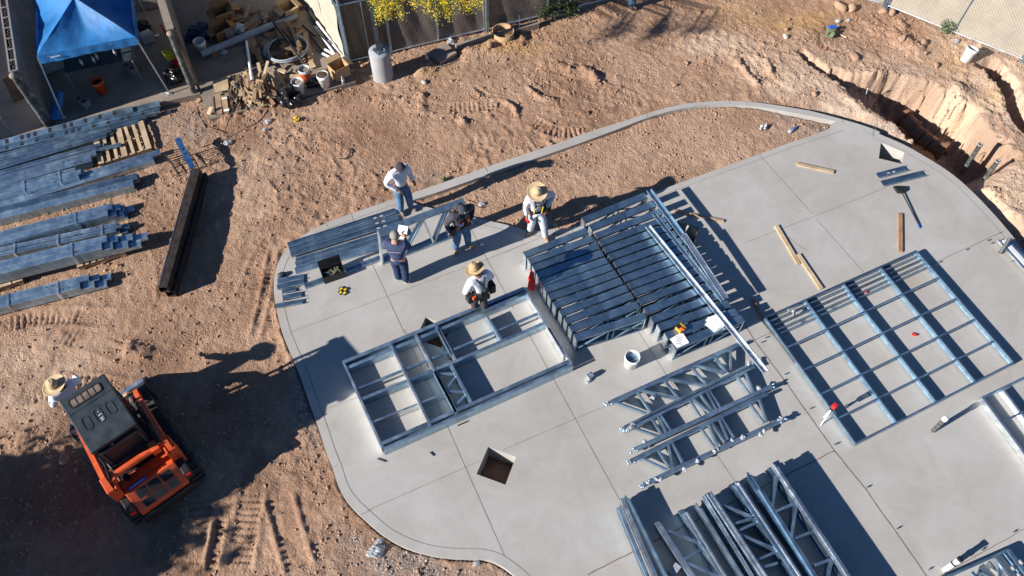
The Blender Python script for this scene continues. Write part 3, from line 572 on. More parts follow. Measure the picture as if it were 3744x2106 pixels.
def channel_thing(name, p0, p1, w, h, m, label, opn='down', slots=0, group=None, holes=(), t=.005, lipped=True, cat='steel channel'):
    b = thing(name, (p0 + p1) / 2, label, cat, group)
    c = MB(); c.chan(p0, p1, w, h, t, opn=opn); c.build('channel', m, b)
    d = (p1 - p0).normalized(); up = V(0, 0, 1); n = d.cross(up).normalized()
    if lipped:
        l = MB()
        for s in (-1, 1):
            zz = -.002 if opn == 'down' else h + .002
            l.beam(p0 + n * s * (w / 2 - .004) + V(0, 0, zz + (.004 if opn == 'down' else 0)), p1 + n * s * (w / 2 - .004) + V(0, 0, zz + (.004 if opn == 'down' else 0)), .012, .006)
        l.build('edge_lip', 'galv_bright', b)
    for q in holes:
        hmb = MB(); c0 = p0.lerp(p1, q) + V(0, 0, .003 if opn == 'down' else t + .003); L = .045
        pts = []
        for i in range(12):
            a = 2 * math.pi * i / 12; pts.append(c0 + d * (math.cos(a) * .02 + (L / 2 if math.cos(a) > 0 else -L / 2)) + n * math.sin(a) * .02)
        hmb.quadthick(pts, .002); hmb.build('punched_hole', M['hole'] if slots == 0 else M['holedark'], b)
    return b
M['hole'] = mat('slab_seen_through_hole', (.40, .39, .38), .7); M['holedark'] = mat('dark_opening', (.012, .014, .018), .9)
z1 = .50
channel_thing('steel_track', P(9, 1008, 90, z1), P(9, 1290, 470, z1), .13, .04, 'galv', 'long galvanized channel lying open side up across the truss tops beside the wide shadow', 'up')
channel_thing('steel_track', P(9, 1255, 395, z1 + .06), P(9, 1555, 850, z1 + .05), .12, .045, 'galv_bright', 'bright channel end resting on the far channel at its battered lower half', 'down')
channel_thing('steel_track', P(9, 1045, 250, z1 - .03), P(9, 1530, 870, z1 - .03), .09, .03, 'galv_dark', 'dull channel half hidden under the far bright channel on the trusses', 'down')
a = P(9, 1000, 345, z1 + .02); b = P(9, 1832, 1372, z1 - .02)
channel_thing('steel_track', a, b, .125, .04, 'galv_bright', 'bright channel with its punched end overhanging the nearest trusses', 'up', holes=(.875, .905, .975))
# ------------------------------------------------------------------ truss being held up by two workers
def held():
    B0 = P(8, 826, 815, .01); B1 = P(8, 1322, 612, .01); hh = .93; T0 = P(8, 806, 612, hh); T1 = P(8, 1388, 394, hh)
    dv = (B1 - B0); L = (T1 - T0).length; d = (T1 - T0).normalized(); n = d.cross(V(0, 0, 1)).normalized(); B1 = B0 + d * L; B0z = B0 - V(0, 0, 0)
    t = thing('wall_truss', (B0 + B1) / 2, 'blue grey steel truss held upright on the slab between the workers', 'truss')
    m = MB(); m.chan(T0, T1, .16, .05, .005); m.build('top_chord', 'galv', t)
    m = MB(); m.chan(B0, B1, .16, .05, .005, opn='up'); m.build('bottom_chord', 'galv', t)
    off = T0 - B0; off.z = 0
    def pt(s, q): return B0.lerp(B1, s) + (T0.lerp(T1, s) - B0.lerp(B1, s)) * q
    m = MB(); m.beam(pt(.004, .0), pt(.004, 1), .15, .03, up=d); m.build('end_post', 'galv_bright', t)
    for s0, q0, s1, q1, mm in ((.26, .02, .52, .97, 'galv'), (.50, .97, .62, .02, 'galv_bright'), (.62, .02, .80, .97, 'galv'), (.80, .97, .90, .02, 'galv_bright'), (.26, .02, .14, .97, 'galv'), (.90, .02, .99, .97, 'galv')):
        m = MB(); m.beam(pt(s0, q0), pt(s1, q1), .13, .04, up=d); m.build('web', mm, t)
    return T0, T1
HT0, HT1 = held()
# ------------------------------------------------------------------ flat studs laid side by side and short offcuts
grp = 'studs laid side by side at the slab end'
rows = [((193, 705), (925, 470)), ((203, 735), (940, 505)), ((212, 768), (950, 540)), ((245, 805), (985, 580)), ((245, 838), (1000, 614))]
for i, (a, b) in enumerate(rows):
    nm = ['far edge', 'second from the far edge', 'middle', 'second from the near edge', 'fifth from the far edge'][i]
    channel_thing('steel_stud', P(8, *a, .045), P(8, *b, .045), .145, .04, 'galv_dark', 'long punched stud, %s of the side by side row' % nm, 'up' if i % 2 == 0 else 'down', group=grp, holes=(.80, .86) if i in (0, 1, 2) else (.88,), t=.004)
channel_thing('steel_stud', P(8, 240, 872, .04), P(8, 880, 690, .04), .15, .035, 'galv', 'wide plain stud forming the near edge of the side by side row', 'down', group=grp)
channel_thing('steel_stud', P(8, 305, 978, .035), P(8, 905, 752, .035), .13, .03, 'galv_dark', 'slanting stud running under the open black tool box', 'down', group=grp)
for i, (a, b, w_) in enumerate([((120, 948), (300, 915), .15), ((118, 988), (302, 948), .17), ((155, 1018), (246, 1000), .12), ((156, 1062), (284, 1035), .16), ((108, 1117), (292, 1083), .13)]):
    channel_thing('short_track', P(8, *a, .03), P(8, *b, .03), w_ * .8, .028, 'galv_dark', ['short track offcut nearest the tool box end of the studs', 'wider track offcut touching the farthest offcut', 'shortest track offcut in the pile at the slab edge', 'track offcut between the shortest and the nearest one', 'nearest track offcut poking over the kerb band'][i], 'up', group='short track offcuts by the slab edge')
channel_thing('short_track', P(10, 1228, 468, .03), P(10, 1480, 402, .03), .15, .03, 'galv_dark', 'short punched track lying nearest the open pit at the slab corner', 'up', holes=(.38, .56), group='short tracks by the dustpan')
channel_thing('short_track', P(10, 1270, 538, .03), P(10, 1635, 448, .03), .16, .03, 'galv_dark', 'longer short track lying between the pit and the dustpan', 'up', group='short tracks by the dustpan')
# ------------------------------------------------------------------ flat wall frames
def member(t, name, k, a, b, z, w_, h, m='galv', k2=None, opn='down'):
    p0 = P(k, *a, z); p1 = P(k2 or k, *b, z); mb = MB(); mb.chan(p0, p1, w_, h, .005, opn=opn); return mb.build(name, m, t)
def wide(t, name, k, a, b, z, w_, h, m, k2=None, side=0):
    # a stud on its flat side: thin top flange, full depth web seen from the side
    p0 = P(k, *a, z); p1 = P(k2 or k, *b, z); mb = MB(); mb.beam(p0, p1, w_, .005, off=-.0025); x, y, d = mb.frame(p0, p1); n = x * (w_ / 2 - .0025) * (side or 1)
    mb.beam(p0 + n - V(0, 0, .005), p1 + n - V(0, 0, .005), .005, h - .008, off=-(h - .008) / 2); mb.beam(p0 - V(0, 0, h - .003), p1 - V(0, 0, h - .003), w_, .005, off=-.0025); return mb.build(name, m, t)
t = thing('wall_frame', P(13, 900, 360), 'steel wall frame with a small zigzag braced bay lying beside the diamond pit', 'wall frame')
zz = .25
member(t, 'top_plate', 13, (243, 200), (1795, 990), zz, .075, zz - .01, 'galv', 8); 
wide(t, 'top_plate', 13, (268, 232), (1818, 1022), zz - .02, .07, zz - .04, 'galv', 8)
for a, b, k2 in [((248, 198), (476, 698), None), ((525, 88), (758, 572), None), ((668, 28), (912, 500), None), ((806, 0), (905, 185), None)]:
    wide(t, 'stud', 13, a, b, zz + .002, .045, zz - .015, 'galv_bright', k2)
wide(t, 'stud', 8, (1195, 1235), (1300, 1440), zz + .002, .045, zz - .015, 'galv'); wide(t, 'stud', 8, (1540, 1172), (1640, 1340), zz + .002, .045, zz - .015, 'galv')
wide(t, 'stud', 8, (1795, 985), (2070, 1447), zz + .002, .045, zz - .015, 'galv_bright'); wide(t, 'stud', 13, (1450, 0), (1585, 205), zz + .002, .045, zz - .015, 'galv_bright')
member(t, 'blocking', 13, (318, 358), (880, 130), zz - .02, .05, .05, 'galv'); member(t, 'blocking', 13, (880, 130), (1895, 1158), zz - .02, .05, .05, 'galv', 8)
member(t, 'blocking', 13, (348, 416), (905, 192), zz - .01, .065, zz - .03, 'galv'); member(t, 'blocking', 13, (905, 192), (1928, 1228), zz - .01, .065, zz - .03, 'galv', 8)
member(t, 'blocking', 13, (408, 552), (850, 375), zz - .02, .035, zz - .05, 'galv_bright')
member(t, 'bottom_plate', 13, (465, 678), (1578, 186), zz, .07, zz - .01, 'galv'); member(t, 'bottom_plate', 13, (480, 708), (1590, 212), zz + .01, .05, zz, 'galv')
wide(t, 'stud', 13, (780, 252), (908, 490), zz + .002, .06, zz - .015, 'galv'); wide(t, 'stud', 13, (878, 212), (998, 435), zz + .002, .05, zz - .015, 'galv')
for a, b in [((800, 265), (905, 265)), ((905, 280), (850, 355)), ((855, 370), (955, 370)), ((965, 385), (900, 455))]: member(t, 'brace', 13, a, b, zz - .03, .045, .05, 'galv')
t = thing('wall_frame', P(11, 1065, 690), 'large grid shaped steel wall frame with five bays each way lying on the slab', 'wall frame'); zz = .165
Lp = lambda s, a, b: (a[0] + (b[0] - a[0]) * s, a[1] + (b[1] - a[1]) * s)
member(t, 'top_plate', 11, (262, 496), (1240, 64), zz, .035, zz - .01, 'galv_dark')
for i, s in enumerate((.035, .07, .105, .135)):
    a = Lp(s, (262, 496), (848, 1308)); b = Lp(s * 1.0, (1240, 64), (1868, 785)); member(t, 'spare_track', 11, a, b, zz - .03 - .01 * (i % 2), .022, .08, ['galv', 'galv_dark', 'galv', 'galv'][i])
for k, (a, b) in enumerate([((262, 496), (848, 1308)), ((525, 385), (1110, 1168)), ((770, 277), (1365, 1035)), ((1010, 172), (1620, 905)), ((1240, 64), (1868, 785))]):
    wide(t, 'stud', 11, a, b, zz + .004, .03, zz - .04, 'galv', side=-1 if k else 1)
    if k: 
        p0 = P(11, a[0] + 12, a[1] + 40, .02); p1 = P(11, b[0] - 12, b[1] - 6, .02); x = (p1 - p0).normalized().cross(V(0, 0, 1)); mb = MB(); mb.beam(p0 + x * .045, p1 + x * .045, .014, .008); mb.build('lower_flange', 'galv', t)
for l_, r_ in (((410, 685), (1380, 238)), ((515, 832), (1495, 373)), ((625, 988), (1612, 508)), ((740, 1142), (1735, 648))):
    member(t, 'bridging', 11, l_, r_, zz + .008, .032, .06, 'galv')
member(t, 'bottom_plate', 11, (848, 1308), (1868, 785), zz + .006, .035, zz, 'galv')
o = MB(); p = P(11, 440, 455, zz + .05); o.ell(p, (.03, .05, .05)); o.tube(p + V(.03, .03, .03), p + V(-.1, .05, .03), .03); o.beam(p + V(.02, 0, .0), p + V(.03, -.06, -.12), .05, .04); tag(o.build('cordless_drill', 'pipe_grey'), 'dull grey cordless drill lying on the top tracks of the big grid frame', 'drill')
t = thing('wall_frame', P(11, 1850, 1100), 'steel wall frame cut by the picture edge beyond the white capped pipe', 'wall frame')
member(t, 'top_plate', 11, (1665, 1012), (2100, 805), .16, .04, .15, 'galv'); wide(t, 'stud', 11, (1668, 1012), (2105, 1600), .164, .05, .15, 'galv_bright'); wide(t, 'stud', 11, (1800, 962), (2200, 1480), .164, .04, .15, 'galv_bright', side=-1); member(t, 'bridging', 11, (1810, 1162), (2100, 1020), .17, .035, .06, 'galv'); member(t, 'bridging', 11, (1935, 1335), (2200, 1200), .17, .035, .06, 'galv')
t = thing('wall_frame', P(14, 1850, 1400), 'steel frame with round punched holes at the lower right picture corner', 'wall frame')
member(t, 'top_plate', 14, (1250, 1500), (1888, 1216), .2, .045, .19, 'galv'); wide(t, 'stud', 14, (1885, 1216), (2300, 1760), .204, .06, .18, 'galv', side=-1); wide(t, 'stud', 14, (1780, 1290), (2000, 1600), .204, .05, .18, 'galv_bright')
for a, b in [((1565, 1410), (1700, 1560)), ((1620, 1390), (1850, 1520)), ((1640, 1400), (1580, 1520)), ((1800, 1300), (1830, 1560))]: member(t, 'brace', 14, a, b, .18, .05, .04, 'galv')
hb = MB()
for x, y in ((1995, 1325), (1925, 1378), (1978, 1438)): hb.lathe([(0, .0), (.045, .0), (.045, -.004), (0, -.004)], P(14, x, y, .212), 14)
hb.build('punched_hole', 'hole', t)
# ------------------------------------------------------------------ lattice trusses lying flat
def lattice(label, chords, webs, k=12, z=.2, cw=.06, m='galv', wm='galv', layers=2, film=True, wz=0, wh=.09):
    (a0, b0), (a1, b1) = chords; t = thing('lattice_truss', P(k, (a0[0] + b1[0]) / 2, (a0[1] + b1[1]) / 2), label, 'truss', 'lattice trusses lying flat on the slab')
    for a, b in chords:
        for q in range(layers):
            p0 = P(k, *a, z - q * .09); p1 = P(k, *b, z - q * .09); d = (p1 - p0).normalized(); p0 += d * random.uniform(-.06, .06); p1 += d * random.uniform(-.06, .06); mb = MB(); mb.chan(p0 + V(0, 0, 0), p1, cw - .012 * q, .08, .004); mb.build('chord', m, t)
            n = V(-d.y, d.x, 0) * (cw / 2 + .012) ; mb = MB(); mb.beam(p0 + n - V(0, 0, .03), p1 + n - V(0, 0, .03) - d * random.uniform(0, .1), .014, .06); mb.build('chord_flange', 'galv_bright', t)
    for a, b in webs: mb = MB(); mb.chan(P(k, *a, z - .012 - wz), P(k, *b, z - .012 - wz), .036, wh, .004); mb.build('web', wm, t)
    if film:
        for a in (chords[0][0], chords[1][0], chords[1][1]):
            p = P(k, *a, z); f = MB()
            for i in range(5): f.ell(p + V(random.uniform(-.09, .09), random.uniform(-.04, .04), -.03), (.03, .025, .03), 6, 4)
            f.build('chord_end_clip', 'galv', t)
    return t
c1 = ((120, 440), (880, 95)); c2 = ((200, 590), (955, 215)); c3 = ((270, 712), (1078, 338)); c4 = ((258, 775), (1038, 388)); c5 = ((332, 912), (1145, 530))
lattice('farthest flat lattice truss, below the white bucket and the truss rows', (c1, c2), [((165, 430), (345, 495)), ((290, 370), (368, 485)), ((300, 355), (520, 410)), ((450, 300), (528, 402)), ((465, 290), (680, 330)), ((610, 225), (692, 322)), ((625, 210), (800, 260)), ((745, 165), (812, 255)), ((835, 110), (835, 240))])
lattice('middle flat lattice truss with three tight bundles of web members', (((215, 600), (965, 228)), c3), [((270, 580), (430, 632)), ((370, 515), (440, 627)), ((400, 502), (465, 617)), ((415, 490), (490, 607)), ((590, 405), (662, 520)), ((600, 398), (722, 495)), ((652, 375), (735, 487)), ((690, 355), (752, 480)), ((702, 350), (778, 468)), ((865, 268), (948, 382)), ((915, 238), (968, 372))])
lattice('nearest flat lattice truss, its near chord wrapped in clear film', (c4, c5), [((303, 750), (465, 825)), ((405, 700), (486, 820)), ((470, 665), (495, 815)), ((485, 655), (556, 782)), ((660, 578), (742, 692)), ((702, 552), (762, 685)), ((722, 545), (802, 665)), ((766, 520), (818, 652)), ((776, 512), (856, 640)), ((945, 432), (1032, 552)), ((1000, 400), (1050, 545))])
def film(lst, lab, g):
    for x, y in lst:
        f = MB(); p = P(12, x, y, .2); c0 = V(0, 0, 0)
        for i in range(4): f.ell(p + c0, (random.uniform(.03, .06), random.uniform(.02, .04), .02), 6, 4, Matrix.Rotation(random.uniform(0, 3), 3, 'Z')); c0 += V(random.uniform(-.04, .04), random.uniform(-.03, .03), random.uniform(-.012, .012))
        one(f, 'plastic_film_scrap', 'foam', lab, 'plastic film', g)
film([(735, 715), (760, 708), (640, 770), (360, 890), (400, 880), (560, 825), (845, 655), (905, 640), (1030, 595), (1115, 535), (1010, 620)], 'crumpled clear film scrap stuck on the nearest lattice truss chord', 'film scraps on the nearest chord')
film([(240, 590), (265, 560), (325, 660), (385, 405), (945, 195), (1000, 345)], 'crumpled film scrap caught on the farther lattice truss chords', 'film scraps on the farther chords')
# ------------------------------------------------------------------ tall bundles of ladder trusses at the bottom
def ext(a, b, y=1700): s = (y - a[1]) / (b[1] - a[1]); return (a[0] + (b[0] - a[0]) * s, y)
def bars(t, lst, z, n, w_=.03, sp=.036, h=.05, ms=('galv', 'galv_bright', 'galv_bright'), name='chord', depth=.38):
    for a, b in lst:
        b = ext(a, b); p0 = P(12, *a, z); p1 = P(12, *b, z); d = (p1 - p0).normalized(); nn = V(-d.y, d.x, 0)
        for i in range(n):
            o = nn * (i - (n - 1) / 2) * sp; zj = random.uniform(-.012, .012); mb = MB(); mb.beam(p0 + o + d * random.uniform(-.07, .07) + V(0, 0, zj), p1 + o + V(0, 0, zj), w_, h, off=-h / 2); mb.build(name, random.choice(ms), t)
        for q in range(1, 4):
            mb = MB(); mb.beam(p0 + d * random.uniform(-.05, .05) - V(0, 0, depth * q / 4), p1 - V(0, 0, depth * q / 4), n * sp * .9, .05, off=-.025); mb.build(name, 'galv_dark', t)
def rungs(t, lst, z, w_=.04, h=.06, m='galv', lay=3):
    for a, b in lst:
        p0 = P(12, *a, z); p1 = P(12, *b, z)
        for q in range(lay): mb = MB(); mb.chan(p0 - V(0, 0, q * .11), p1 - V(0, 0, q * .11), w_, h, .005); mb.build('web', m if q == 0 else 'galv_dark', t)
g_ = 'ladder trusses stacked at the bottom of the slab'
t = thing('ladder_truss', P(12, 1250, 1150), 'rightmost tall ladder truss stack with the brightest outer chord', 'truss', g_)
bars(t, [((1088, 798), (1520, 1449))], .46, 3, sp=.035); bars(t, [((1010, 940), (1330, 1449))], .44, 2, ms=('galv_dark', 'galv'))
rungs(t, [((1112, 840), (1080, 1040)), ((1095, 1072), (1215, 1017)), ((1222, 1030), (1190, 1220)), ((1212, 1228), (1325, 1180)), ((1325, 1385), (1432, 1342)), ((1432, 1350), (1400, 1470))], .44)
t = thing('ladder_truss', P(12, 1000, 1250), 'middle ladder truss stack with wide empty bays between the bright chords', 'truss', g_)
bars(t, [((712, 968), (1030, 1449))], .44, 3, ms=('galv_bright',)); bars(t, [((862, 900), (1225, 1449))], .44, 4, sp=.03, ms=('galv_bright', 'galv'))
rungs(t, [((760, 1020), (985, 1110)), ((840, 1148), (985, 1100)), ((872, 1188), (1000, 1125)), ((880, 1200), (1100, 1290)), ((980, 1360), (1108, 1300)), ((1010, 1400), (1110, 1370))], .42)
t = thing('stud_bundle', P(12, 1080, 1130), 'bundle of dark blue grey studs lying between the two tallest ladder trusses', 'stud bundle')
bars(t, [((940, 860), (1290, 1400))], .40, 4, sp=.03, ms=('galv_dark', 'galv_dark', 'galv'), name='stud', depth=.3)
t = thing('stud_bundle', P(12, 780, 1220), 'bright splayed studs leaning against the middle ladder truss', 'stud bundle')
bars(t, [((645, 1035), (900, 1449)), ((680, 992), (960, 1449))], .36, 2, sp=.03, name='stud', ms=('galv_bright', 'galv'), depth=.28)
t = thing('ladder_truss', P(12, 600, 1250), 'leftmost low ladder truss with two slanting webs near the frame bottom', 'truss', g_)
bars(t, [((408, 1140), (610, 1449))], .26, 3, ms=('galv_bright', 'galv'), depth=.2); bars(t, [((557, 1062), (790, 1449))], .26, 3, ms=('galv_bright', 'galv'), depth=.2)
rungs(t, [((470, 1182), (685, 1268)), ((560, 1352), (692, 1275)), ((580, 1372), (760, 1449))], .25, lay=1)
t = thing('stud_bundle', P(12, 300, 1250), 'three crossed bright studs at the left of the ladder trusses', 'stud bundle')
bars(t, [((182, 1045), (350, 1449))], .30, 2, sp=.032, name='stud', ms=('galv',), depth=.22); bars(t, [((205, 1012), (395, 1449))], .31, 1, name='stud', w_=.07, ms=('galv_bright',), depth=.2); bars(t, [((228, 985), (455, 1449))], .32, 2, sp=.032, name='stud', ms=('galv',), depth=.25)
o = MB(); p = P(12, 500, 1420, .12); o.box(p, (.22, .12, .24), .4); tag(o.build('film_roll', 'foam'), 'crumpled clear film wad between the low ladder truss chords', 'plastic film')
# ------------------------------------------------------------------ stud bundles stacked on the dirt at the left
sb = 'galvanized stud bundles stacked on the dirt'
def bundle(label, a, b, n, wd, lay, hh, ms, z=None, base=G0, k=6, steps=1, straps=(), slots=None, xl=-260, name='stud_bundle'):
    zt = base + lay * hh + .02 if z is None else z
    def ex(a, b, x): s = (x - a[0]) / (b[0] - a[0]); return (x, a[1] + (b[1] - a[1]) * s)
    A = P(k, *ex(a, b, xl), zt); B = P(k, *b, zt); d = (B - A).normalized(); nn = V(-d.y, d.x, 0); t = thing(name, V((A.x + B.x) / 2, (A.y + B.y) / 2, base), label, 'stud bundle', sb)
    for q in range(lay):
        for i in range(n):
            o = nn * (i - (n - 1) / 2) * (wd + .006) + V(0, 0, -q * hh + random.uniform(-.004, .004)); e = d * (random.uniform(-.05, .05) + (q * .28 * steps) + (.12 * (i % 2)))
            mb = MB(); mb.chan(A + o, B + o + e, wd, hh - .004, .006); mb.build('stud', random.choice(ms), t)
            mb = MB()
            for s in (-1, 1): mb.beam(A + o + nn * s * (wd / 2 - .008) + V(0, 0, .004), B + o + e + nn * s * (wd / 2 - .008) + V(0, 0, .004), .008, .006)
            mb.build('flange_edge', 'galv_bright', t)
            if slots and q == 0:
                L = (B - A).length; u = .12
                while u < L - .1:
                    r_ = random.random(); hb = MB(); c = A + o + d * u + V(0, 0, .004); hb.quadthick([c + d * .034 + nn * slots, c + d * .034 - nn * slots, c - d * .034 - nn * slots, c - d * .034 + nn * slots], .002); hb.build('slot', 'holedark', t); u += .34 if r_ > .3 else .15
            elif q == 0 and random.random() < .7:
                c = B + o - d * random.uniform(.3, .9) + V(0, 0, .004)
                for s in (0, .12): hb = MB(); hb.lathe([(0, 0), (.018, 0), (.018, -.003)], c + d * s, 8); hb.build('punched_hole', 'holedark', t)
    for s in straps:
        c = A.lerp(B, s); W_ = n * (wd + .006) / 2 + .01; mb = MB(); mb.box(c + V(0, 0, .012), (.045, 2 * W_, .008), math.atan2(d.y, d.x)); mb.box(c - nn * W_ - V(0, 0, lay * hh / 2), (.045, .006, lay * hh), math.atan2(d.y, d.x)); mb.build('strap', 'galv_bright', t)
    return t
gd = ('galv', 'galv_dark'); gg = ('galv', 'galv', 'galv_dark'); db = ('galv_dark',)
bundle('slotted track nearest the patio edge, with bright rectangular slots', (0, 322), (800, 112), 1, .20, 2, .05, ('galv',), slots=.075, steps=2.4, z=.15)
bundle('second slotted track bundle, lying just in front of the patio edge one', (0, 362), (975, 118), 1, .14, 2, .05, ('galv_mid',), slots=.05, steps=-.3, z=.06)
bundle('pair of dull studs whose end passes behind the bare pallet', (0, 408), (850, 180), 2, .10, 2, .06, db, steps=-.2)
bundle('pair of dark studs ending on the far corner of the bare pallet', (0, 458), (643, 262), 2, .12, 3, .06, db, steps=.0)
bundle('dark studs ending on the middle of the bare pallet', (0, 510), (590, 345), 2, .10, 3, .06, gd, steps=.1)
bundle('single stud lying alone across the bare pallet', (430, 400), (745, 325), 1, .10, 1, .05, db, z=.08, base=.03, xl=400)
bundle('studs ending just short of the wire tied bundle and the pallet', (0, 560), (548, 405), 2, .15, 3, .07, gd, steps=-.15)
bundle('wire tied stud bundle ending in a stepped bright end', (0, 625), (470, 500), 3, .11, 4, .06, ('galv',), steps=.1, straps=(.55, .85))
bundle('long light stud bundle reaching farthest right beneath the pallet', (0, 690), (940, 398), 2, .16, 2, .07, ('galv',), steps=-.3)
bundle('wide dull sheet track bundle in front of the long light studs', (0, 748), (805, 545), 2, .18, 3, .07, ('galv_dark', 'galv'), steps=.1)
bundle('bundle of bright studs with a long lower layer, fourth from the bottom', (0, 895), (655, 728), 2, .16, 4, .075, ('galv',), steps=.45, straps=(.78,))
bundle('thin stud bundle tied with three pale straps', (0, 985), (715, 830), 3, .08, 3, .06, gd, steps=.25, straps=(.35, .62, .9))
bundle('thick stud bundle resting on pallets, its lower layer sticking out right', (0, 1080), (605, 930), 2, .17, 4, .075, ('galv',), z=.36, base=.02, steps=.95, straps=(.8,))
bundle('nearest stud bundle on the dirt with a stair stepped end', (0, 1290), (500, 1165), 2, .15, 3, .075, ('galv',), steps=.7, straps=(.4, .8))
# pallets
def pallet(label, k, c, rz, z=G0, boards=7, L=1.2, W_=1.0):
    p = P(k, *c, z + .13); t = thing('pallet', V(p.x, p.y, z), label, 'pallet', 'wooden pallets under the studs'); R = Matrix.Rotation(rz, 3, 'Z')
    for y in (-W_ / 2 + .03, 0, W_ / 2 - .03): m = MB(); m.box(V(p.x, p.y, z + .07) + R @ V(0, y, 0), (L, .045, .095), rz); m.build('stringer', 'wood2', t)
    for i in range(boards): m = MB(); m.box(V(p.x, p.y, z + .128) + R @ V(-L / 2 + .05 + i * (L - .1) / (boards - 1), 0, 0), (.075 if i % 3 else .13, W_, .018), rz + random.uniform(-.03, .03)); m.build('deck_board', 'wood', t)
    for i in range(3): m = MB(); m.box(V(p.x, p.y, z + .013) + R @ V(-L / 2 + .06 + i * (L - .12) / 2, 0, 0), (.1, W_, .018), rz); m.build('bottom_board', 'wood2', t)
    return t
pallet('bare wooden pallet showing its boards beyond the stud ends', 6, (740, 315), .0)
pallet('pallet peeking out under the thick stud bundle, only board ends showing', 6, (605, 975), -.02, L=1.0, W_=.55)
pallet('pallet corner at the left picture edge between two stud bundles', 6, (20, 1140), .0, L=.7, W_=.5)
# ------------------------------------------------------------------ rusty twin tube column, leaning blue channel and wire rack
t = thing('steel_column', P(6, 1090, 850, G0), 'rust brown square steel tubes stacked as one long column on the dirt', 'steel column')
def tube4(t, name, a, b, z, w_, m):
    p0 = P(6, *a, z); p1 = P(6, *b, z); mb = MB(); d = (p1 - p0).normalized(); n = V(-d.y, d.x, 0); h = w_; th = .012
    mb.beam(p0, p1, w_, th, off=-th / 2); mb.beam(p0 - V(0, 0, h - th), p1 - V(0, 0, h - th), w_, th, off=-th / 2)
    for s in (-1, 1): mb.beam(p0 + n * s * (w_ / 2 - th / 2) - V(0, 0, th), p1 + n * s * (w_ / 2 - th / 2) - V(0, 0, th), th, h - 2 * th, off=-(h - 2 * th) / 2)
    return mb.build(name, m, t)
tube4(t, 'upper_tube', (1193, 475), (988, 1200), .30, .20, 'rust'); tube4(t, 'lower_tube', (1232, 505), (1030, 1228), .085, .20, 'rust')
p = MB(); a = P(6, 1160, 470, .306); b = P(6, 965, 1192, .306); p.beam(a + V(.01, 0, 0), b + V(.01, 0, 0), .008, .006); p.build('bright_edge_strip', 'galv_bright', t)  # thin bright strip along the upper tube's edge
t = thing('steel_stud', P(6, 1190, 460, .2), 'blue tinted punched stud lying between the wire rack and the rusty column', 'steel stud')
a = P(6, 1078, 290, .33); b = P(6, 1172, 470, .33); m = MB(); m.chan(a, b, .13, .04, .005); m.build('channel', M['bluesteel'] if 'bluesteel' in M else 'galv', t)
for s in (.38, .55): hb = MB(); c = a.lerp(b, s) + V(0, 0, .004); hb.lathe([(0, 0), (.03, 0), (.03, -.004)], c, 12); hb.build('punched_hole', 'holedark', t)
t = thing('wire_rack', P(6, 1080, 430, G0), 'low black wire rack standing beside the blue stud', 'rack')
m = MB(); rk = [P(6, 1003, 385, .22), P(6, 1120, 350, .22), P(6, 1185, 420, .22), P(6, 1065, 470, .22)]
for i in range(4): m.tube(rk[i], rk[(i + 1) % 4], .012, n=6)
m.build('top_frame', 'black', t)
for i in range(8): m = MB(); s = i / 7; m.tube(rk[0].lerp(rk[3], s), rk[1].lerp(rk[2], s), .009, n=6); m.build('rod', 'black', t)
for q in rk: m = MB(); m.tube(q, V(q.x, q.y, G0), .012, n=6); m.build('leg', 'black', t)
m = MB()
for i in range(4): m.tube(V(rk[i].x, rk[i].y, .0), V(rk[(i + 1) % 4].x, rk[(i + 1) % 4].y, .0), .01, n=6)
m.build('lower_frame', 'black', t)
# ------------------------------------------------------------------ people
def skin(verts, edges, rad, root=0, sub=2):
    me = bpy.data.meshes.new('tmp'); me.from_pydata([tuple(v) for v in verts], edges, []); o = bpy.data.objects.new('tmp', me); COL.objects.link(o)
    o.modifiers.new('s', 'SKIN'); o.modifiers[0].use_smooth_shade = True; o.modifiers[0].branch_smoothing = .3
    sv = me.skin_vertices[0].data
    for i, r in enumerate(rad): sv[i].radius = (r, r) if not isinstance(r, tuple) else r; sv[i].use_root = (i == root)
    s = o.modifiers.new('u', 'SUBSURF'); s.levels = sub; s.render_levels = sub
    dg = bpy.context.evaluated_depsgraph_get(); dg.update(); ev = o.evaluated_get(dg); out = bpy.data.meshes.new_from_object(ev); bpy.data.objects.remove(o); bpy.data.meshes.remove(me); return out
def skin_graph(chains, root=0, sub=2):
    vs, es, rs, idx = [], [], [], {}
    def key(p): return tuple(round(c, 4) for c in p)
    for ch in chains:
        prev = None
        for p, r in ch:
            k = key(p)
            if k not in idx: idx[k] = len(vs); vs.append(p); rs.append(r)
            if prev is not None and prev != idx[k]: es.append((prev, idx[k]))
            prev = idx[k]
    return skin(vs, es, rs, root, sub)
def add_mesh(mb_bm, me, mat4=None):
    t = bmesh.new(); t.from_mesh(me)
    if mat4 is not None: t.transform(mat4)
    tm = bpy.data.meshes.new('t'); t.to_mesh(tm); t.free(); mb_bm.from_mesh(tm); bpy.data.meshes.remove(tm)
def obj_from(meshes, name, m, parent):
    bm = bmesh.new()
    for q in meshes: bm.from_mesh(q)
    me = bpy.data.meshes.new(name); bm.to_mesh(me); bm.free(); me.materials.append(M[m]); me.polygons.foreach_set('use_smooth', [True] * len(me.polygons))
    o = bpy.data.objects.new(name, me); COL.objects.link(o); o.parent = parent; return o
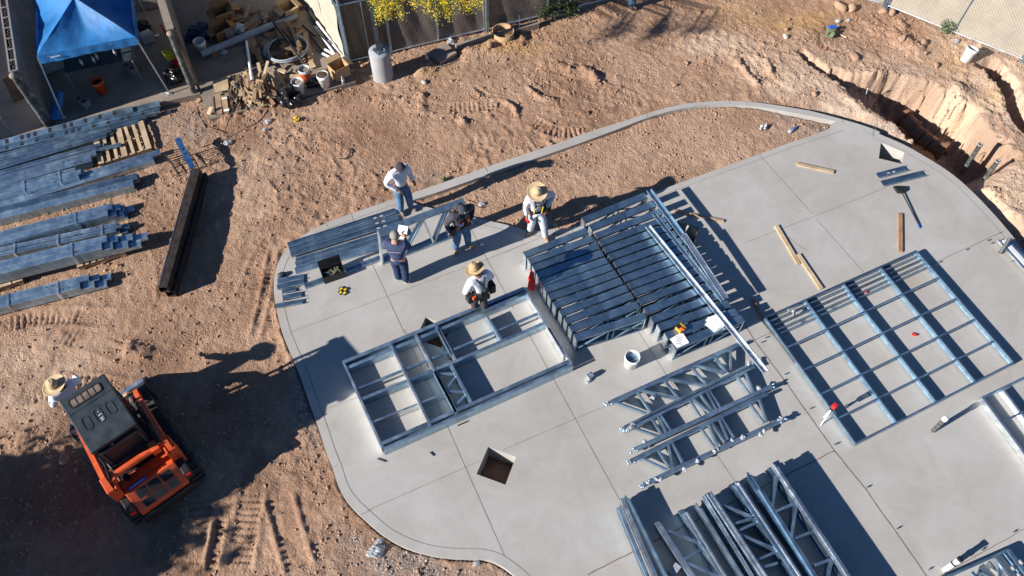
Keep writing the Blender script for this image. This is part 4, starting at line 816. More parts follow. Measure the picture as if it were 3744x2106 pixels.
def hand(wr, el, curl=.5, side=1):
    d = (wr - el).normalized(); a = d.cross(V(0, 0, 1)); a = a.normalized() if a.length > .1 else V(1, 0, 0); b = a.cross(d).normalized()
    a2 = b if abs(d.z) > .6 else a; nrm = d.cross(a2).normalized() * side; out = []
    pc = wr + d * .085
    out.append([(wr, .026), (wr + d * .05, .036), (pc, .034)])
    for i, L in enumerate((.062, .072, .068, .052)):
        o = a2 * (-.030 + i * .020); r0 = wr + d * .07 + o; q = r0 + d * .022; c1 = (d + nrm * curl * .6).normalized(); c2 = (d + nrm * curl * 1.8).normalized()
        out.append([(r0, .010), (q, .0095), (q + c1 * L * .5, .009), (q + c1 * L * .5 + c2 * L * .5, .0075)])
    th = wr + d * .03 - a2 * .028; out.append([(th, .012), (th - a2 * .028 + d * .03, .010), (th - a2 * .03 + d * .065 + nrm * .012, .008)])
    return out
def person(label, feet, yaw, look, pose):
    F = [Vector(f) for f in feet]; mid = (F[0] + F[1]) / 2; sh = pose.get('shift', V(0, 0, 0)); base = V(mid.x, mid.y, min(F[0].z, F[1].z)); t = thing('person', base, label, 'person', None)
    hgt = pose.get('h', 1.0); R = Matrix.Rotation(yaw, 3, 'Z'); Ri = R.inverted()
    def W(p): return R @ V(*p) if not isinstance(p, Vector) else R @ p
    fl = [f - base for f in F]
    pel = W((pose.get('px', 0), pose.get('py', 0), .93 * hgt)); lean = pose.get('lean', 0); side = pose.get('side', 0)
    sp = pel + W((side * .3, lean * .3, .15 * hgt)); ch = pel + W((side * .8, lean * .75, .36 * hgt)); nk = pel + W((side, lean, .54 * hgt)); hd = nk + W((side * .2 + pose.get('hx', 0), pose.get('hy', .03), .085)); top = hd + W((pose.get('hx', 0) * .3, pose.get('hy', .03) * .5, .085))
    S_ = [nk + W((s * .185, -.01, -.075 * hgt)) for s in (-1, 1)]
    hp = [pel + W((s * .09, 0, -.04)) for s in (-1, 1)]
    kn, an = [], []
    for i in (0, 1):
        a = fl[i] + V(0, 0, .09); m = hp[i].lerp(a, .5) + W((0, pose.get('kb', .05), 0)) ; kn.append(m); an.append(a)
    E_, Wr = [], []
    for i in (0, 1):
        e = pose['el'][i]; wv = pose['wr'][i]; E_.append(pel + W(e)); Wr.append(pel + W(wv))
    # the body, one continuous surface, plus hands
    chains = [[(pel, .125), (sp, .115), (ch, .135), (nk, .062), (hd, .088), (top, .070)]]
    for i in (0, 1):
        chains.append([(ch, .135), (S_[i], .062), (E_[i], .042), (Wr[i], .028)])
        chains.append([(pel, .125), (hp[i], .095), (kn[i], .062), (an[i], .042)])
    fw = W((0, 1, 0))
    body = skin_graph(chains); hands = [skin_graph([c], sub=1) for i in (0, 1) for c in hand(Wr[i] + (E_[i] - Wr[i]).normalized() * .01, E_[i], pose.get('curl', .6), -1 if i else 1)]
    face = []
    nose = hd + fw * .088 + V(0, 0, -.005); face.append(skin_graph([[(nose - fw * .03 + V(0, 0, .03), .012), (nose, .016)]], sub=1))
    for s in (-1, 1): e = hd + W((s * .083, -.005, 0)); face.append(skin_graph([[(e + V(0, 0, .018), .012), (e + V(0, 0, -.018), .010)]], sub=1))
    obj_from([body] + hands + face, 'body', look['skin'], t)
    m = MB()
    for s in (-1, 1): m.ell(hd + W((s * .032, .082, .02)), (.012, .008, .008), 8, 5)
    m.build('eyes', 'black', t, local=True)
    m = MB(); m.tube(hd + W((-.022, .084, -.042)), hd + W((.022, .084, -.042)), .005, n=6); m.build('mouth', 'red' if False else 'strawband', t, local=True)
    # clothing
    c = .014
    shirt = [[(pel + V(0, 0, -.02), .178), (sp, .172), (ch, .190), (nk - V(0, 0, .03), .088)]]
    for i in (0, 1):
        sl = look.get('sleeve', 1.0); end = E_[i].lerp(Wr[i], max(0, sl * 2 - 1) * .96) if sl > .5 else S_[i].lerp(E_[i], sl * 2)
        ch_ = [(ch, .190), (S_[i], .100)] + ([(E_[i], .068), (end, .050)] if sl > .5 else [(end, .072)]); shirt.append(ch_)
    obj_from([skin_graph(shirt)], 'shirt', look['shirt'], t)
    tr = [[(pel + V(0, 0, .03), .158), (pel - V(0, 0, .04), .155)]]
    for i in (0, 1): tr.append([(pel - V(0, 0, .04), .155), (hp[i] - V(0, 0, .06), .125), (kn[i], .094), (kn[i].lerp(an[i], .6), .082), (an[i] - V(0, 0, .01), .076)])
    obj_from([skin_graph(tr)], 'trousers', look['pants'], t)
    for i in (0, 1):
        a = an[i]; dirf = W(pose.get('toe', [(0, 1, 0), (0, 1, 0)])[i]).normalized(); g_ = V(a.x, a.y, fl[i].z)
        obj_from([skin_graph([[(a + V(0, 0, .05), .056), (a - V(0, 0, .02), .056), (g_ + V(0, 0, .048) + dirf * .06, .050), (g_ + V(0, 0, .040) + dirf * .16, .042)], [(a - V(0, 0, .02), .056), (g_ + V(0, 0, .04) - dirf * .04, .042)]])], 'boot', look['boot'], t)
    head = look['head']; up = (top - hd).normalized()
    if head[0] == 'straw':
        r = head[2]; m = MB(); cc = hd + up * .045; tilt = (up + W(pose.get('hat', (0, .1, 0)))).normalized()
        prof = [(0, .150), (.045, .152), (.078, .135), (.092, .09), (.096, .03), (.098, .012), (r * .6, .004), (r * .92, .012), (r, .026), (r + .003, .020), (r * .92, .004), (r * .6, -.005), (.09, -.004), (.085, .02)]
        m.lathe(prof, cc, 28, tilt); hat = m.build('straw_hat', head[1], t, local=True)
        m = MB(); m.lathe([(.0975, .012), (.100, .016), (.099, .032), (.0965, .032)], cc, 24, tilt); m.build('hat_band', 'strawband', hat, local=True)
        m = MB(); m.ell(cc + tilt * .15, (.03, .055, .012), 10, 6, R); m.build('crown_crease', head[1], hat, local=True)
    elif head[0] == 'cap':
        m = MB(); q = (up.to_track_quat('Z', 'Y').to_matrix()); m.ell(hd + up * .04, (.104, .112, .098), 18, 10, R); cap = m.build('cap', head[1], t, local=True)
        m = MB(); pts = [hd + W((x, y, .055)) for x, y in ((-.075, .07), (-.065, .13), (-.035, .165), (0, .175), (.035, .165), (.065, .13), (.075, .07))]; m.quadthick(pts, .008); m.build('cap_peak', head[1], cap, local=True)
    elif head[0] == 'hair':
        m = MB(); m.ell(hd + up * .03 - fw * .012, (.098, .106, .092), 18, 12, R); m.build('hair', head[1], t, local=True)
    m = MB(); m.ell(hd - fw * .03 - V(0, 0, .005), (.093, .085, .085), 14, 8, R)
    if head[0] != 'hair': m.build('hair', 'hairblack', t, local=True)
    return t, W, pel, dict(S=S_, ch=ch, nk=nk, hd=hd, E=E_, Wr=Wr, hp=hp, sp=sp, kn=kn, an=an)
def part(t, name, m, f, bevel=0): b = MB(); f(b); return b.build(name, m, t, local=True, bevel=bevel)

# man in white shirt and cap, looking down at the truss
t, W, pel, J = person('man in white long sleeved shirt, dark cap and blue jeans at the studs', [P(16, 345, 1120, 0), P(16, 530, 1050, 0)][::-1], math.radians(-168), dict(skin='skin', shirt='white_cloth', pants='jeans', boot='bootgrey', head=('cap', 'dark_cloth')),
    dict(h=1.03, el=[(-.27, -.02, .18), (.33, -.03, .20)], wr=[(-.30, .06, -.06), (.14, .14, -.02)], lean=.05, hy=.09, toe=[(-.4, 1, 0), (.1, 1, 0)], px=.02, py=-.03))
part(t, 'sleeve_print', 'grey_cloth', lambda b: b.beam(J['S'][0].lerp(J['E'][0], .45) + W((-.05, .03, .03)), J['S'][0].lerp(J['E'][0], .8) + W((-.045, .03, .03)), .02, .006))
# man in dark jacket with tool vest
t, W, pel, J = person('man in charcoal jacket with black tool vest and white gloves holding the truss', [P(17, 1008, 445, 0), P(17, 1190, 385, 0)][::-1], math.radians(-172), dict(skin='skin', shirt='dark_cloth', pants='jeans', boot='boot', head=('cap', 'dark_cloth')),
    dict(h=1.0, el=[(-.38, -.10, .22), (.31, -.02, .20)], wr=[(-.24, .06, -.02), (.30, .06, -.07)], lean=.07, hy=.08, toe=[(-.5, .9, 0), (.35, 1, 0)]))
part(t, 'tool_vest', 'strapblk', lambda b: (b.box(W((-.075, .158, 0)) + J['ch'] - V(0, 0, .10), (.095, .05, .32), math.radians(-172)), b.box(W((.085, .158, 0)) + J['ch'] - V(0, 0, .10), (.095, .05, .32), math.radians(-172)), b.box(W((0, .158, 0)) + J['ch'] - V(0, 0, .22), (.30, .05, .07), math.radians(-172)), b.path([J['ch'] + W((-.08, .12, .06)), J['nk'] + W((-.09, 0, .0)), J['ch'] + W((-.09, -.13, .05))], .022), b.path([J['ch'] + W((.08, .12, .06)), J['nk'] + W((.09, 0, .0)), J['ch'] + W((.09, -.13, .05))], .022)))
part(t, 'orange_tool', 'bucketor', lambda b: (b.box(J['ch'] + W((-.075, .195, -.04)), (.04, .02, .10), .1), b.box(J['ch'] + W((.06, .195, -.07)), (.025, .02, .08), .1)))
part(t, 'blue_tool', 'bluecap', lambda b: b.box(J['ch'] + W((.10, .195, -.07)), (.05, .02, .05), .6)); part(t, 'tool_pouch', 'strapblk', lambda b: b.box(J['hp'][1] + W((.13, .05, .0)), (.09, .12, .2), math.radians(-172)), .01)
part(t, 'glove', 'whitebox', lambda b: b.ell(J['Wr'][1] + V(0, 0, -.055), (.042, .035, .07), 10, 7)); part(t, 'glove', 'whitebox', lambda b: b.ell(J['Wr'][0] + W((.03, .02, -.03)), (.045, .04, .06), 10, 7))
part(t, 'hood', 'dark_cloth', lambda b: b.ell(J['nk'] + W((0, -.08, .03)), (.11, .07, .08), 12, 8)); part(t, 'cap_patch', 'sneaker', lambda b: b.ell(J['hd'] + W((.02, .135, .06)), (.02, .01, .02), 8, 5))
# grey haired man in navy shirt, back to the camera
t, W, pel, J = person('grey haired man in navy shirt seen from behind, holding papers', [P(17, 222, 858, 0), P(17, 330, 900, 0)], math.radians(-28), dict(skin='skinlight', shirt='navy_cloth', pants='jeansdark', boot='sneaker', head=('hair', 'hairgrey'), sleeve=.75),
    dict(h=1.02, el=[(-.26, .07, .24), (.26, .07, .24)], wr=[(-.05, .28, .30), (.14, .30, .30)], lean=.02, hy=.06, toe=[(-.2, 1, 0), (.35, 1, 0)], py=-.0, curl=1))
part(t, 'shirt_hem_stitch', 'grey_cloth', lambda b: b.tube(J['ch'] + W((-.12, -.178, .03)), J['ch'] + W((.12, -.178, .03)), .004, n=6))
b_ = MB(); b_.box(J['Wr'][1] + t.location + W((-.06, .10, .03)), (.20, .27, .012), math.radians(-38), .5); one(b_, 'paper_sheets', 'paper', 'white papers held in the hands of the grey haired man', 'papers')
# man with straw hat, black suspenders, seen from behind
t, W, pel, J = person('man in straw hat, white shirt and black suspenders standing on the wall frame', [P(17, 1280, 1290, .0), P(17, 1420, 1305, .0)], math.radians(8), dict(skin='skin', shirt='white_cloth', pants='trouser_dark', boot='boot', head=('straw', 'straw', .195)),
    dict(h=1.0, el=[(-.33, .0, .22), (.30, .02, .22)], wr=[(-.27, .14, .01), (.25, .16, .03)], lean=.04, hy=.05, side=.0, hx=-.03, toe=[(-.1, 1, 0), (.15, 1, 0)], py=-.05, hat=(-.05, .06, 0)))
part(t, 'suspender', 'strapblk', lambda b: (b.path([pel + W((-.10, -.175, .10)), J['ch'] + W((0, -.185, -.02)), J['nk'] + W((.10, -.06, -.03)), J['ch'] + W((.10, .13, .04)), pel + W((.10, .14, .1))], .016), b.path([pel + W((.10, -.175, .10)), J['ch'] + W((0, -.188, -.02)), J['nk'] + W((-.10, -.06, -.03)), J['ch'] + W((-.10, .13, .04)), pel + W((-.10, .14, .1))], .016)))
part(t, 'tool_belt', 'strapblk', lambda b: b.lathe([(.172, -.06), (.182, -.05), (.182, .06), (.172, .07)], pel + V(0, 0, .06), 20)); part(t, 'tool_pouch', 'strapblk', lambda b: (b.box(pel + W((-.25, .0, -.06)), (.12, .16, .22), .1)), .015); part(t, 'tool_pouch', 'strapblk', lambda b: (b.box(pel + W((.25, -.02, -.06)), (.13, .16, .26), .1), b.tube(pel + W((.2, -.12, .05)), pel + W((.26, -.12, -.15)), .014)), .015)
part(t, 'orange_tape_measure', 'bucketor', lambda b: b.box(pel + W((-.20, -.10, .02)), (.08, .04, .09), .3), .01); part(t, 'knee_pocket', 'dark_cloth', lambda b: b.box(J['hp'][1].lerp(J['kn'][1], .6) + W((.07, -.06, 0)), (.05, .1, .15), .1), .01)
# man with wide straw hat and harness facing the camera, hand on hip
t, W, pel, J = person('man in wide pale straw hat and black and yellow harness, hand on hip', [P(18, 530, 1140, .0), P(18, 870, 1290, .0)][::-1], math.radians(-186), dict(skin='skin', shirt='grey_cloth', pants='trouser_white', boot='boot', head=('straw', 'strawpale', .215)),
    dict(h=.98, el=[(-.42, -.09, .21), (.25, .0, .20)], wr=[(-.19, .10, .06), (.24, .08, -.04)], lean=.02, hy=.03, hx=.02, toe=[(-.05, 1, 0), (.75, .6, 0)], py=-.06, px=.05, hat=(.04, .22, 0)))
part(t, 'harness', 'strapblk', lambda b: (b.path([pel + W((-.10, .17, .08)), J['ch'] + W((-.085, .172, .0)), J['nk'] + W((-.09, .0, .0)), J['ch'] + W((.0, -.185, -.02))], .022), b.path([pel + W((.10, .17, .08)), J['ch'] + W((.085, .172, .0)), J['nk'] + W((.09, .0, .0)), J['ch'] + W((.0, -.185, -.02))], .022), b.tube(J['ch'] + W((-.08, .185, .0)), J['ch'] + W((.08, .185, .0)), .012), b.lathe([(.168, -.03), (.176, -.02), (.176, .03), (.168, .04)], pel + V(0, 0, .06), 20)))
part(t, 'yellow_harness_strap', 'yellow', lambda b: b.tube(J['ch'] + W((-.075, .19, -.05)), pel + W((-.05, .19, .06)), .010))
part(t, 'yellow_harness_strap', 'yellow', lambda b: (b.tube(J['ch'] + W((.095, .19, -.05)), pel + W((.12, .175, .10)), .010)))
part(t, 'elbow_pad', 'strapblk', lambda b: b.tube(J['E'][1] + V(0, 0, .07), J['E'][1] - V(0, 0, .06), .062, .05)); part(t, 'tool_bag', 'strapblk', lambda b: b.box(pel + W((-.26, -.08, -.10)), (.16, .2, .28), .2), .02)
part(t, 'glove', 'skin' if False else 'strapblk', lambda b: b.ell(J['Wr'][0] + W((.04, .01, -.01)), (.045, .035, .04), 10, 7)); part(t, 'drill_in_hand', 'red', lambda b: (b.box(J['Wr'][1] + W((0, .05, -.10)), (.05, .14, .06), .1)), .01)
# operator beside the loader
f0 = P(19, 610, 560, G0); t, W, pel, J = person('man in straw hat and printed white shirt beside the orange loader', [V(-4.74, 8.83, G0), V(-4.56, 8.79, G0)], math.radians(25), dict(skin='skin', shirt='white_cloth', pants='jeansdark', boot='boot', head=('straw', 'strawpale', .215)),
    dict(h=1.0, el=[(-.28, .05, .2), (.30, .10, .22)], wr=[(-.2, .25, .08), (.30, .34, .12)], lean=.02, hy=.0, hx=-.02, hat=(-.05, .12, 0)))
part(t, 'sleeve_print', 'strapblk', lambda b: b.beam(J['S'][0].lerp(J['E'][0], .2) + W((-.07, -.02, .03)), J['S'][0].lerp(J['E'][0], .7) + W((-.06, -.02, .03)), .012, .006))
# person cut off by the top picture edge: only legs show
t, W, pel, J = person('person in blue jeans at the top picture edge, only the lower legs showing', [G(4, 575, 88), G(4, 610, 78)], math.radians(-165), dict(skin='skin', shirt='navy_cloth', pants='jeans', boot='bootgrey', head=('cap', 'dark_cloth')),
    dict(h=1.0, el=[(-.28, 0, .2), (.28, 0, .2)], wr=[(-.3, .05, -.05), (.3, .05, -.05)]))

# ------------------------------------------------------------------ compact track loader
SK = thing('track_loader', V(-3.92, 7.62, G0), 'orange compact track loader with dark slate cab roof on the dirt', 'track loader', rz=math.atan2(.27, .963)); SK.scale = (.88, .94, 1)
def sp_(name, m, f, parent=None, bevel=0): b = MB(); f(b); return b.build(name, m, parent or SK, local=True, bevel=bevel)
hz = 0
for s in (-1, 1):
    # belt: rounded loop outline
    prof = []
    for a in range(0, 181, 20): prof.append((1.02 + .26 * math.sin(math.radians(a)) if False else .86 + .27 * math.sin(math.radians(a)), .30 + .27 * math.cos(math.radians(a))))
    for a in range(0, 181, 20): prof.append((-.92 - .27 * math.sin(math.radians(a)), .30 - .27 * math.cos(math.radians(a))))
    def belt(b, s=s):
        n = len(prof); x0, x1 = s * .50, s * .80
        vs = [V(x0, y, z) for y, z in prof] + [V(x1, y, z) for y, z in prof]; ctr = [V(x0, y * .90, .30 + (z - .30) * .72) for y, z in prof] + [V(x1, y * .90, .30 + (z - .30) * .72) for y, z in prof]
        b.add(vs + ctr, [(i, (i + 1) % n, n + (i + 1) % n, n + i) for i in range(n)] + [(2 * n + i, 3 * n + i, 3 * n + (i + 1) % n, 2 * n + (i + 1) % n) for i in range(n)] + [(i, 2 * n + i, 2 * n + (i + 1) % n, (i + 1) % n) for i in range(n)] + [(n + i, n + (i + 1) % n, 3 * n + (i + 1) % n, 3 * n + i) for i in range(n)])
    tr_ = sp_('rubber_track', 'rubber', belt)
    def lugs(b, s=s):
        for i in range(14): b.box(V(s * .65, -.95 + i * .14, .58), (.29, .055, .035))
        for i in range(6): a = math.radians(20 + 28 * i); b.box(V(s * .65, .86 + .29 * math.sin(a), .30 + .29 * math.cos(a)), (.29, .05, .05), 0, -a)
        for i in range(6): a = math.radians(20 + 28 * i); b.box(V(s * .65, -.92 - .29 * math.sin(a), .30 + .29 * math.cos(a)), (.29, .05, .05), 0, a)
    sp_('track_lug', 'rubber', lugs, tr_)
    sp_('track_frame', 'black', lambda b, s=s: b.box(V(s * .66, 0, .30), (.24, 1.6, .22)))
    for y in (-.92, -.45, 0, .45, .86): sp_('track_roller', 'slate', lambda b, s=s, y=y: b.tube(V(s * .55, y, .26), V(s * .80, y, .26), .13 if abs(y) < .8 else .18, n=14))
sp_('chassis', 'slate', lambda b: (b.box(V(0, -.1, .42), (.98, 1.9, .4)), b.box(V(0, -.35, .72), (.9, 1.2, .3))), bevel=.02)
def hoodf(b):   # engine cover: flat deck then a slope to the tail
    x = .52; pr = [(-.66, .95), (-.92, 1.02), (-1.05, 1.05), (-1.36, .70), (-1.38, .42), (-.66, .42)]; vs = [V(-x, y, z) for y, z in pr] + [V(x, y, z) for y, z in pr]; n = len(pr)
    b.add(vs, [(i, (i + 1) % n, n + (i + 1) % n, n + i) for i in range(n)] + [tuple(range(n))[::-1], tuple(range(n, 2 * n))])
hood = sp_('engine_hood', 'orange', hoodf, bevel=.02)
def gp(x, q): return V(x, -1.06 - .30 * q, 1.045 - .335 * q) + V(0, -.006, .006)
for x0, x1 in ((-.36, -.14), (-.10, .12), (.16, .38)):
    for q0, q1 in ((.08, .47), (.56, .9)):
        gr = sp_('grille', M['holedark'], lambda b: b.quadthick([gp(x0, q0), gp(x0, q1), gp(x1, q1), gp(x1, q0)], -.004), hood)
        def louv(b):
            for i in range(5): q = q0 + (q1 - q0) * (i + .5) / 5; b.beam(gp(x0, q) + V(0, -.004, .006), gp(x1, q) + V(0, -.004, .006), .010, .006)
        sp_('louvre', 'slate', louv, gr)
sp_('decal', 'bluecap', lambda b: b.beam(V(-.42, -.985, 1.052), V(-.05, -.985, 1.052), .055, .004), hood); sp_('decal_lettering', 'whitebox', lambda b: [b.beam(V(-.39 + i * .05, -.985, 1.056), V(-.36 + i * .05, -.985, 1.056), .02, .004) for i in range(6)], hood)
sp_('fuel_cap', 'black', lambda b: b.tube(V(-.34, -.72, .98), V(-.34, -.72, 1.05), .065, n=14), hood); sp_('exhaust_mesh', M['holedark'], lambda b: b.box(V(.0, -.46, .965), (.7, .12, .01)), hood)
sp_('rear_deck', 'black', lambda b: b.box(V(0, -.55, .80), (.90, .20, .24)))
sp_('seam', M['holedark'], lambda b: b.beam(V(-.5, -.93, 1.028), V(.5, -.93, 1.028), .012, .004), hood)
sp_('bumper', 'black', lambda b: (b.box(V(0, -1.36, .50), (1.12, .14, .24)), b.box(V(-.60, -1.12, .78), (.16, .42, .30)), b.box(V(.60, -1.12, .78), (.16, .42, .30))), bevel=.03)
for s in (-1, 1):
    sp_('tail_light', 'red', lambda b, s=s: b.box(V(s * .60, -1.34, .86), (.1, .02, .08)))
    sp_('rear_tower', 'orange', lambda b, s=s: (b.box(V(s * .54, -.82, 1.02), (.04, .34, .62)), b.box(V(s * .70, -.82, 1.02), (.04, .34, .62)), b.box(V(s * .62, -.96, .98), (.16, .05, .5))), bevel=.01)
    def armf(b, s=s):
        pr = [(-.98, 1.33), (-.72, 1.42), (.0, 1.22), (.78, .96), (1.12, .62), (1.26, .20), (1.12, .16), (.96, .52), (.70, .80), (-.02, 1.06), (-.76, 1.22), (-.98, 1.2)]
        x0, x1 = s * .585, s * .675; n = len(pr); vs = [V(x0, y, z) for y, z in pr] + [V(x1, y, z) for y, z in pr]
        b.add(vs, [(i, (i + 1) % n, n + (i + 1) % n, n + i) for i in range(n)])
        # sides as quads bridging upper and lower outline
        for o in (0, n): b.add([vs[o + i] for i in range(n)], [(i, i + 1, n - 2 - i, n - 1 - i) for i in range(n // 2 - 1)])
    arm = sp_('lift_arm', 'orange', armf); sp_('hydraulic_cylinder', 'black', lambda b, s=s: (b.tube(V(s * .49, -.95, .72), V(s * .49, .0, 1.0), .045), b.tube(V(s * .49, 0, 1.0), V(s * .50, .35, 1.05), .022)), arm)
    sp_('hydraulic_hose', 'black', lambda b, s=s: b.path([V(s * .53, -.80, 1.42), V(s * .50, -.45, 1.30), V(s * .53, -.1, 1.2), V(s * .54, .4, 1.12)], .02), arm); sp_('tilt_cylinder', 'galv_bright', lambda b, s=s: (b.tube(V(s * .45, .75, .80), V(s * .45, 1.12, .45), .035)), arm)
sp_('cross_tube', 'orange', lambda b: (b.tube(V(-.62, -.72, 1.30), V(.62, -.72, 1.30), .065, n=14), b.box(V(.40, -.72, 1.30), (.16, .20, .16)), b.box(V(-.52, -.72, 1.28), (.12, .22, .16))))
def cabf(b):
    for x in (-.40, .40):
        b.beam(V(x, .62, .55), V(x, .66, 1.98), .06, .06, up=(0, 1, 0)); b.beam(V(x, -.52, .6), V(x, -.48, 1.98), .06, .06, up=(0, 1, 0)); b.beam(V(x, .64, 1.3), V(x, -.5, 1.3), .03, .04)
        for i in range(7): b.beam(V(x, .5 - i * .15, .75), V(x, .5 - i * .15, 1.95), .012, .012, up=(0, 1, 0))
        for i in range(8): b.beam(V(x, -.48, .85 + i * .14), V(x, .62, .85 + i * .14), .012, .012)
    b.box(V(0, -.5, 1.0), (.8, .04, .5)); b.beam(V(-.4, .64, .7), V(.4, .64, .7), .05, .05)
sp_('cab_cage', 'black', cabf)
for s in (-1, 1): sp_('side_shade_screen', 'darkglass', lambda b, s=s: b.box(V(s * .375, .05, 1.32), (.008, 1.02, 1.22)))  # solid panels added to close lit gaps in the cab's shadow
sp_('rear_window', 'darkglass', lambda b: b.box(V(0, -.505, 1.55), (.66, .012, .46))); sp_('rear_window_frame', 'slate', lambda b: (b.box(V(0, -.52, 1.80), (.78, .05, .06)), b.box(V(0, -.54, 1.29), (.78, .07, .05)), b.box(V(-.37, -.53, 1.55), (.05, .05, .5)), b.box(V(.37, -.53, 1.55), (.05, .05, .5))))
sp_('seat', 'black', lambda b: (b.box(V(0, -.05, .95), (.5, .5, .14)), b.box(V(0, -.28, 1.22), (.46, .12, .5), 0, -.15)), bevel=.03)
roof = sp_('cab_roof', 'slate', lambda b: b.box(V(0, .08, 2.02), (.92, 1.30, .07)), bevel=.018)
sp_('roof_edge_rail', 'slate', lambda b: (b.tube(V(-.425, -.54, 2.035), V(-.425, .70, 2.035), .022), b.tube(V(.425, -.54, 2.035), V(.425, .70, 2.035), .022), b.tube(V(-.42, -.54, 2.03), V(.42, -.54, 2.03), .018), b.tube(V(-.42, .70, 2.03), V(.42, .70, 2.03), .018)), roof)
def rr(cx_, cy_, w_, h_, r, n=5):
    pts = []
    for sx, sy, a0 in ((1, 1, 0), (-1, 1, 90), (-1, -1, 180), (1, -1, 270)):
        for i in range(n + 1): a = math.radians(a0 + 90 * i / n); pts.append(V(cx_ + sx * (w_ / 2 - r) + r * math.cos(a), cy_ + sy * (h_ / 2 - r) + r * math.sin(a), 0))
    return pts
def ringf(b, pts, z, wd=.012, hh=.008):
    q = [p + V(0, 0, z) for p in pts]
    for a, c in zip(q, q[1:] + q[:1]): b.beam(a, c, wd, hh)
win = sp_('roof_window', 'glass', lambda b: b.quadthick([p + V(0, 0, 2.062) for p in rr(-.02, .52, .60, .17, .04)], .004), roof)
sp_('window_seal', 'black', lambda b: ringf(b, rr(-.02, .52, .62, .19, .05), 2.062, .022, .016), win); sp_('window_bar', 'slate', lambda b: [b.box(V(-.2 + i * .12, .52, 2.066), (.012, .17, .006)) for i in range(4)], win)
for x in (-.24, 0, .24): sp_('pressed_rib', M['ribm'] if 'ribm' in M else 'slate', lambda b, x=x: (ringf(b, rr(x, .0, .14, .30, .07), 2.058, .014, .010)), roof)
sp_('pressed_crease', 'slate', lambda b: b.beam(V(-.42, .33, 2.058), V(.42, .33, 2.058), .012, .01), roof)
M['birdlime'] = mat('pale_splatter', (.45, .45, .43), .9); sp_('dried_splatter', 'birdlime', lambda b: [b.lathe([(0, 0), (random.uniform(.008, .022), 0)], V(.02 + random.uniform(-.03, .03), random.uniform(-.14, .14), 2.0605), 7) for i in range(12)], roof)
for s in (-1, 1): sp_('work_light', 'black', lambda b, s=s: b.box(V(s * .40, .72, 1.96), (.10, .08, .08), .0), bevel=.01)
def bucketf(b):
    x = .86; out = [(1.02, .10), (1.00, .55), (1.10, .60), (1.10, .58), (1.06, .50), (1.06, .16), (1.12, .06), (1.62, .03), (1.62, .0), (1.10, .0)]
    n = len(out); vs = [V(-x, y, z) for y, z in out] + [V(x, y, z) for y, z in out]; b.add(vs, [(i, (i + 1) % n, n + (i + 1) % n, n + i) for i in range(n)])
    for s in (-1, 1): b.quadthick([V(s * x, 1.02, .02), V(s * x, 1.62, .02), V(s * x, 1.60, .14), V(s * x, 1.12, .60), V(s * x, 1.0, .58)], .02)
bk = sp_('bucket', 'slate', bucketf); sp_('cutting_edge', 'galv_bright', lambda b: b.box(V(0, 1.62, .03), (1.74, .10, .025)), bk); sp_('dirt_in_bucket', 'clod', lambda b: [b.ell(V(random.uniform(-.8, .8), random.uniform(1.12, 1.5), .05), (.13, .12, .07), 7, 5) for i in range(40)], bk)
sp_('warning_sticker', 'whitebox', lambda b: b.box(V(.62, 1.068, .42), (.10, .004, .06)), bk)
# ------------------------------------------------------------------ block walls with wrapped posts at their ends
def wall(label, a, b, zt, th, hollow, z0=.03, k=1, cap='block'):
    A = P(k, *a, zt); B = P(k, *b, zt); t = thing('block_wall', V((A.x + B.x) / 2, (A.y + B.y) / 2, z0), label, 'wall'); d = (B - A).normalized(); n = V(-d.y, d.x, 0); B = B + d * 3.5
    m = MB(); m.beam(A - V(0, 0, .03), B - V(0, 0, .03), th, zt - z0 - .03, off=-(zt - z0 - .03) / 2); m.build('masonry', 'masonry', t)
    if hollow:
        m = MB()
        for s in (-1, 1): m.beam(A + n * s * (th / 2 - .02), B + n * s * (th / 2 - .02), .04, .03, off=-.015)
        L = (B - A).length; u = .0
        while u < L: c = A + d * (u + .015) - V(0, 0, .015); m.box(c, (.035, th - .08, .03), math.atan2(d.y, d.x)); u += .4 if u > .1 else .38
        m.build('top_course', cap, t); m = MB(); m.beam(A - V(0, 0, .028) + d * .04, B - V(0, 0, .028), th - .09, .004, off=.002); m.build('grout_cell', M['holedark'], t)
        m = MB()
        for i in range(60): u = .06 + i * .1; c = A + d * u + n * random.uniform(-.03, .03) - V(0, 0, .02); m.ell(c, (.03, .025, random.uniform(.01, .03)), 6, 4)
        m.build('mortar_lump', 'rebar', t)
    else:
        m = MB(); m.beam(A, B, th + .01, .03, off=-.015); m.build('top_course', 'concrete_old', t)
    return A, B, n, d, t
A, B, n, d, t1 = wall('grey block wall with open cells on top, left of the blue canopy', (125, 668), (28, 0), 1.72, .20, True)
def wrapped(label, a, z1, b, r=.075):
    p1 = P(1, *a, z1); p0 = V(*P(1, *b, .03)); p0 = V(p0.x, p0.y, .03); t = thing('wrapped_post', p0, label, 'post'); m = MB(); pts = [p0.lerp(p1, i / 10) for i in range(11)]
    for i in range(10): m.tube(pts[i], pts[i + 1], r * (1 + .06 * ((i * 7) % 3 - 1)), r * (1 + .06 * (((i + 1) * 7) % 3 - 1)), n=12)
    m.build('wrapping', 'wrap', t); m = MB(); m.ell(p1, (r * 1.25, r * 1.25, r * .9), 12, 8); m.build('post_cap', 'concrete_old', t); return t
M['wrap'] = mat('black_mottled_wrap', (.02, .022, .022), .5, 0, .5, 9, .5, 30, (.16, .17, .165), detail=9)
wrapped('black wrapped post at the end of the open celled block wall', (125, 712), 1.66, (455, 1190)); wrapped('black wrapped post at the right hand wall beside the yellow chair', (1605, 315), 1.70, (1825, 868))
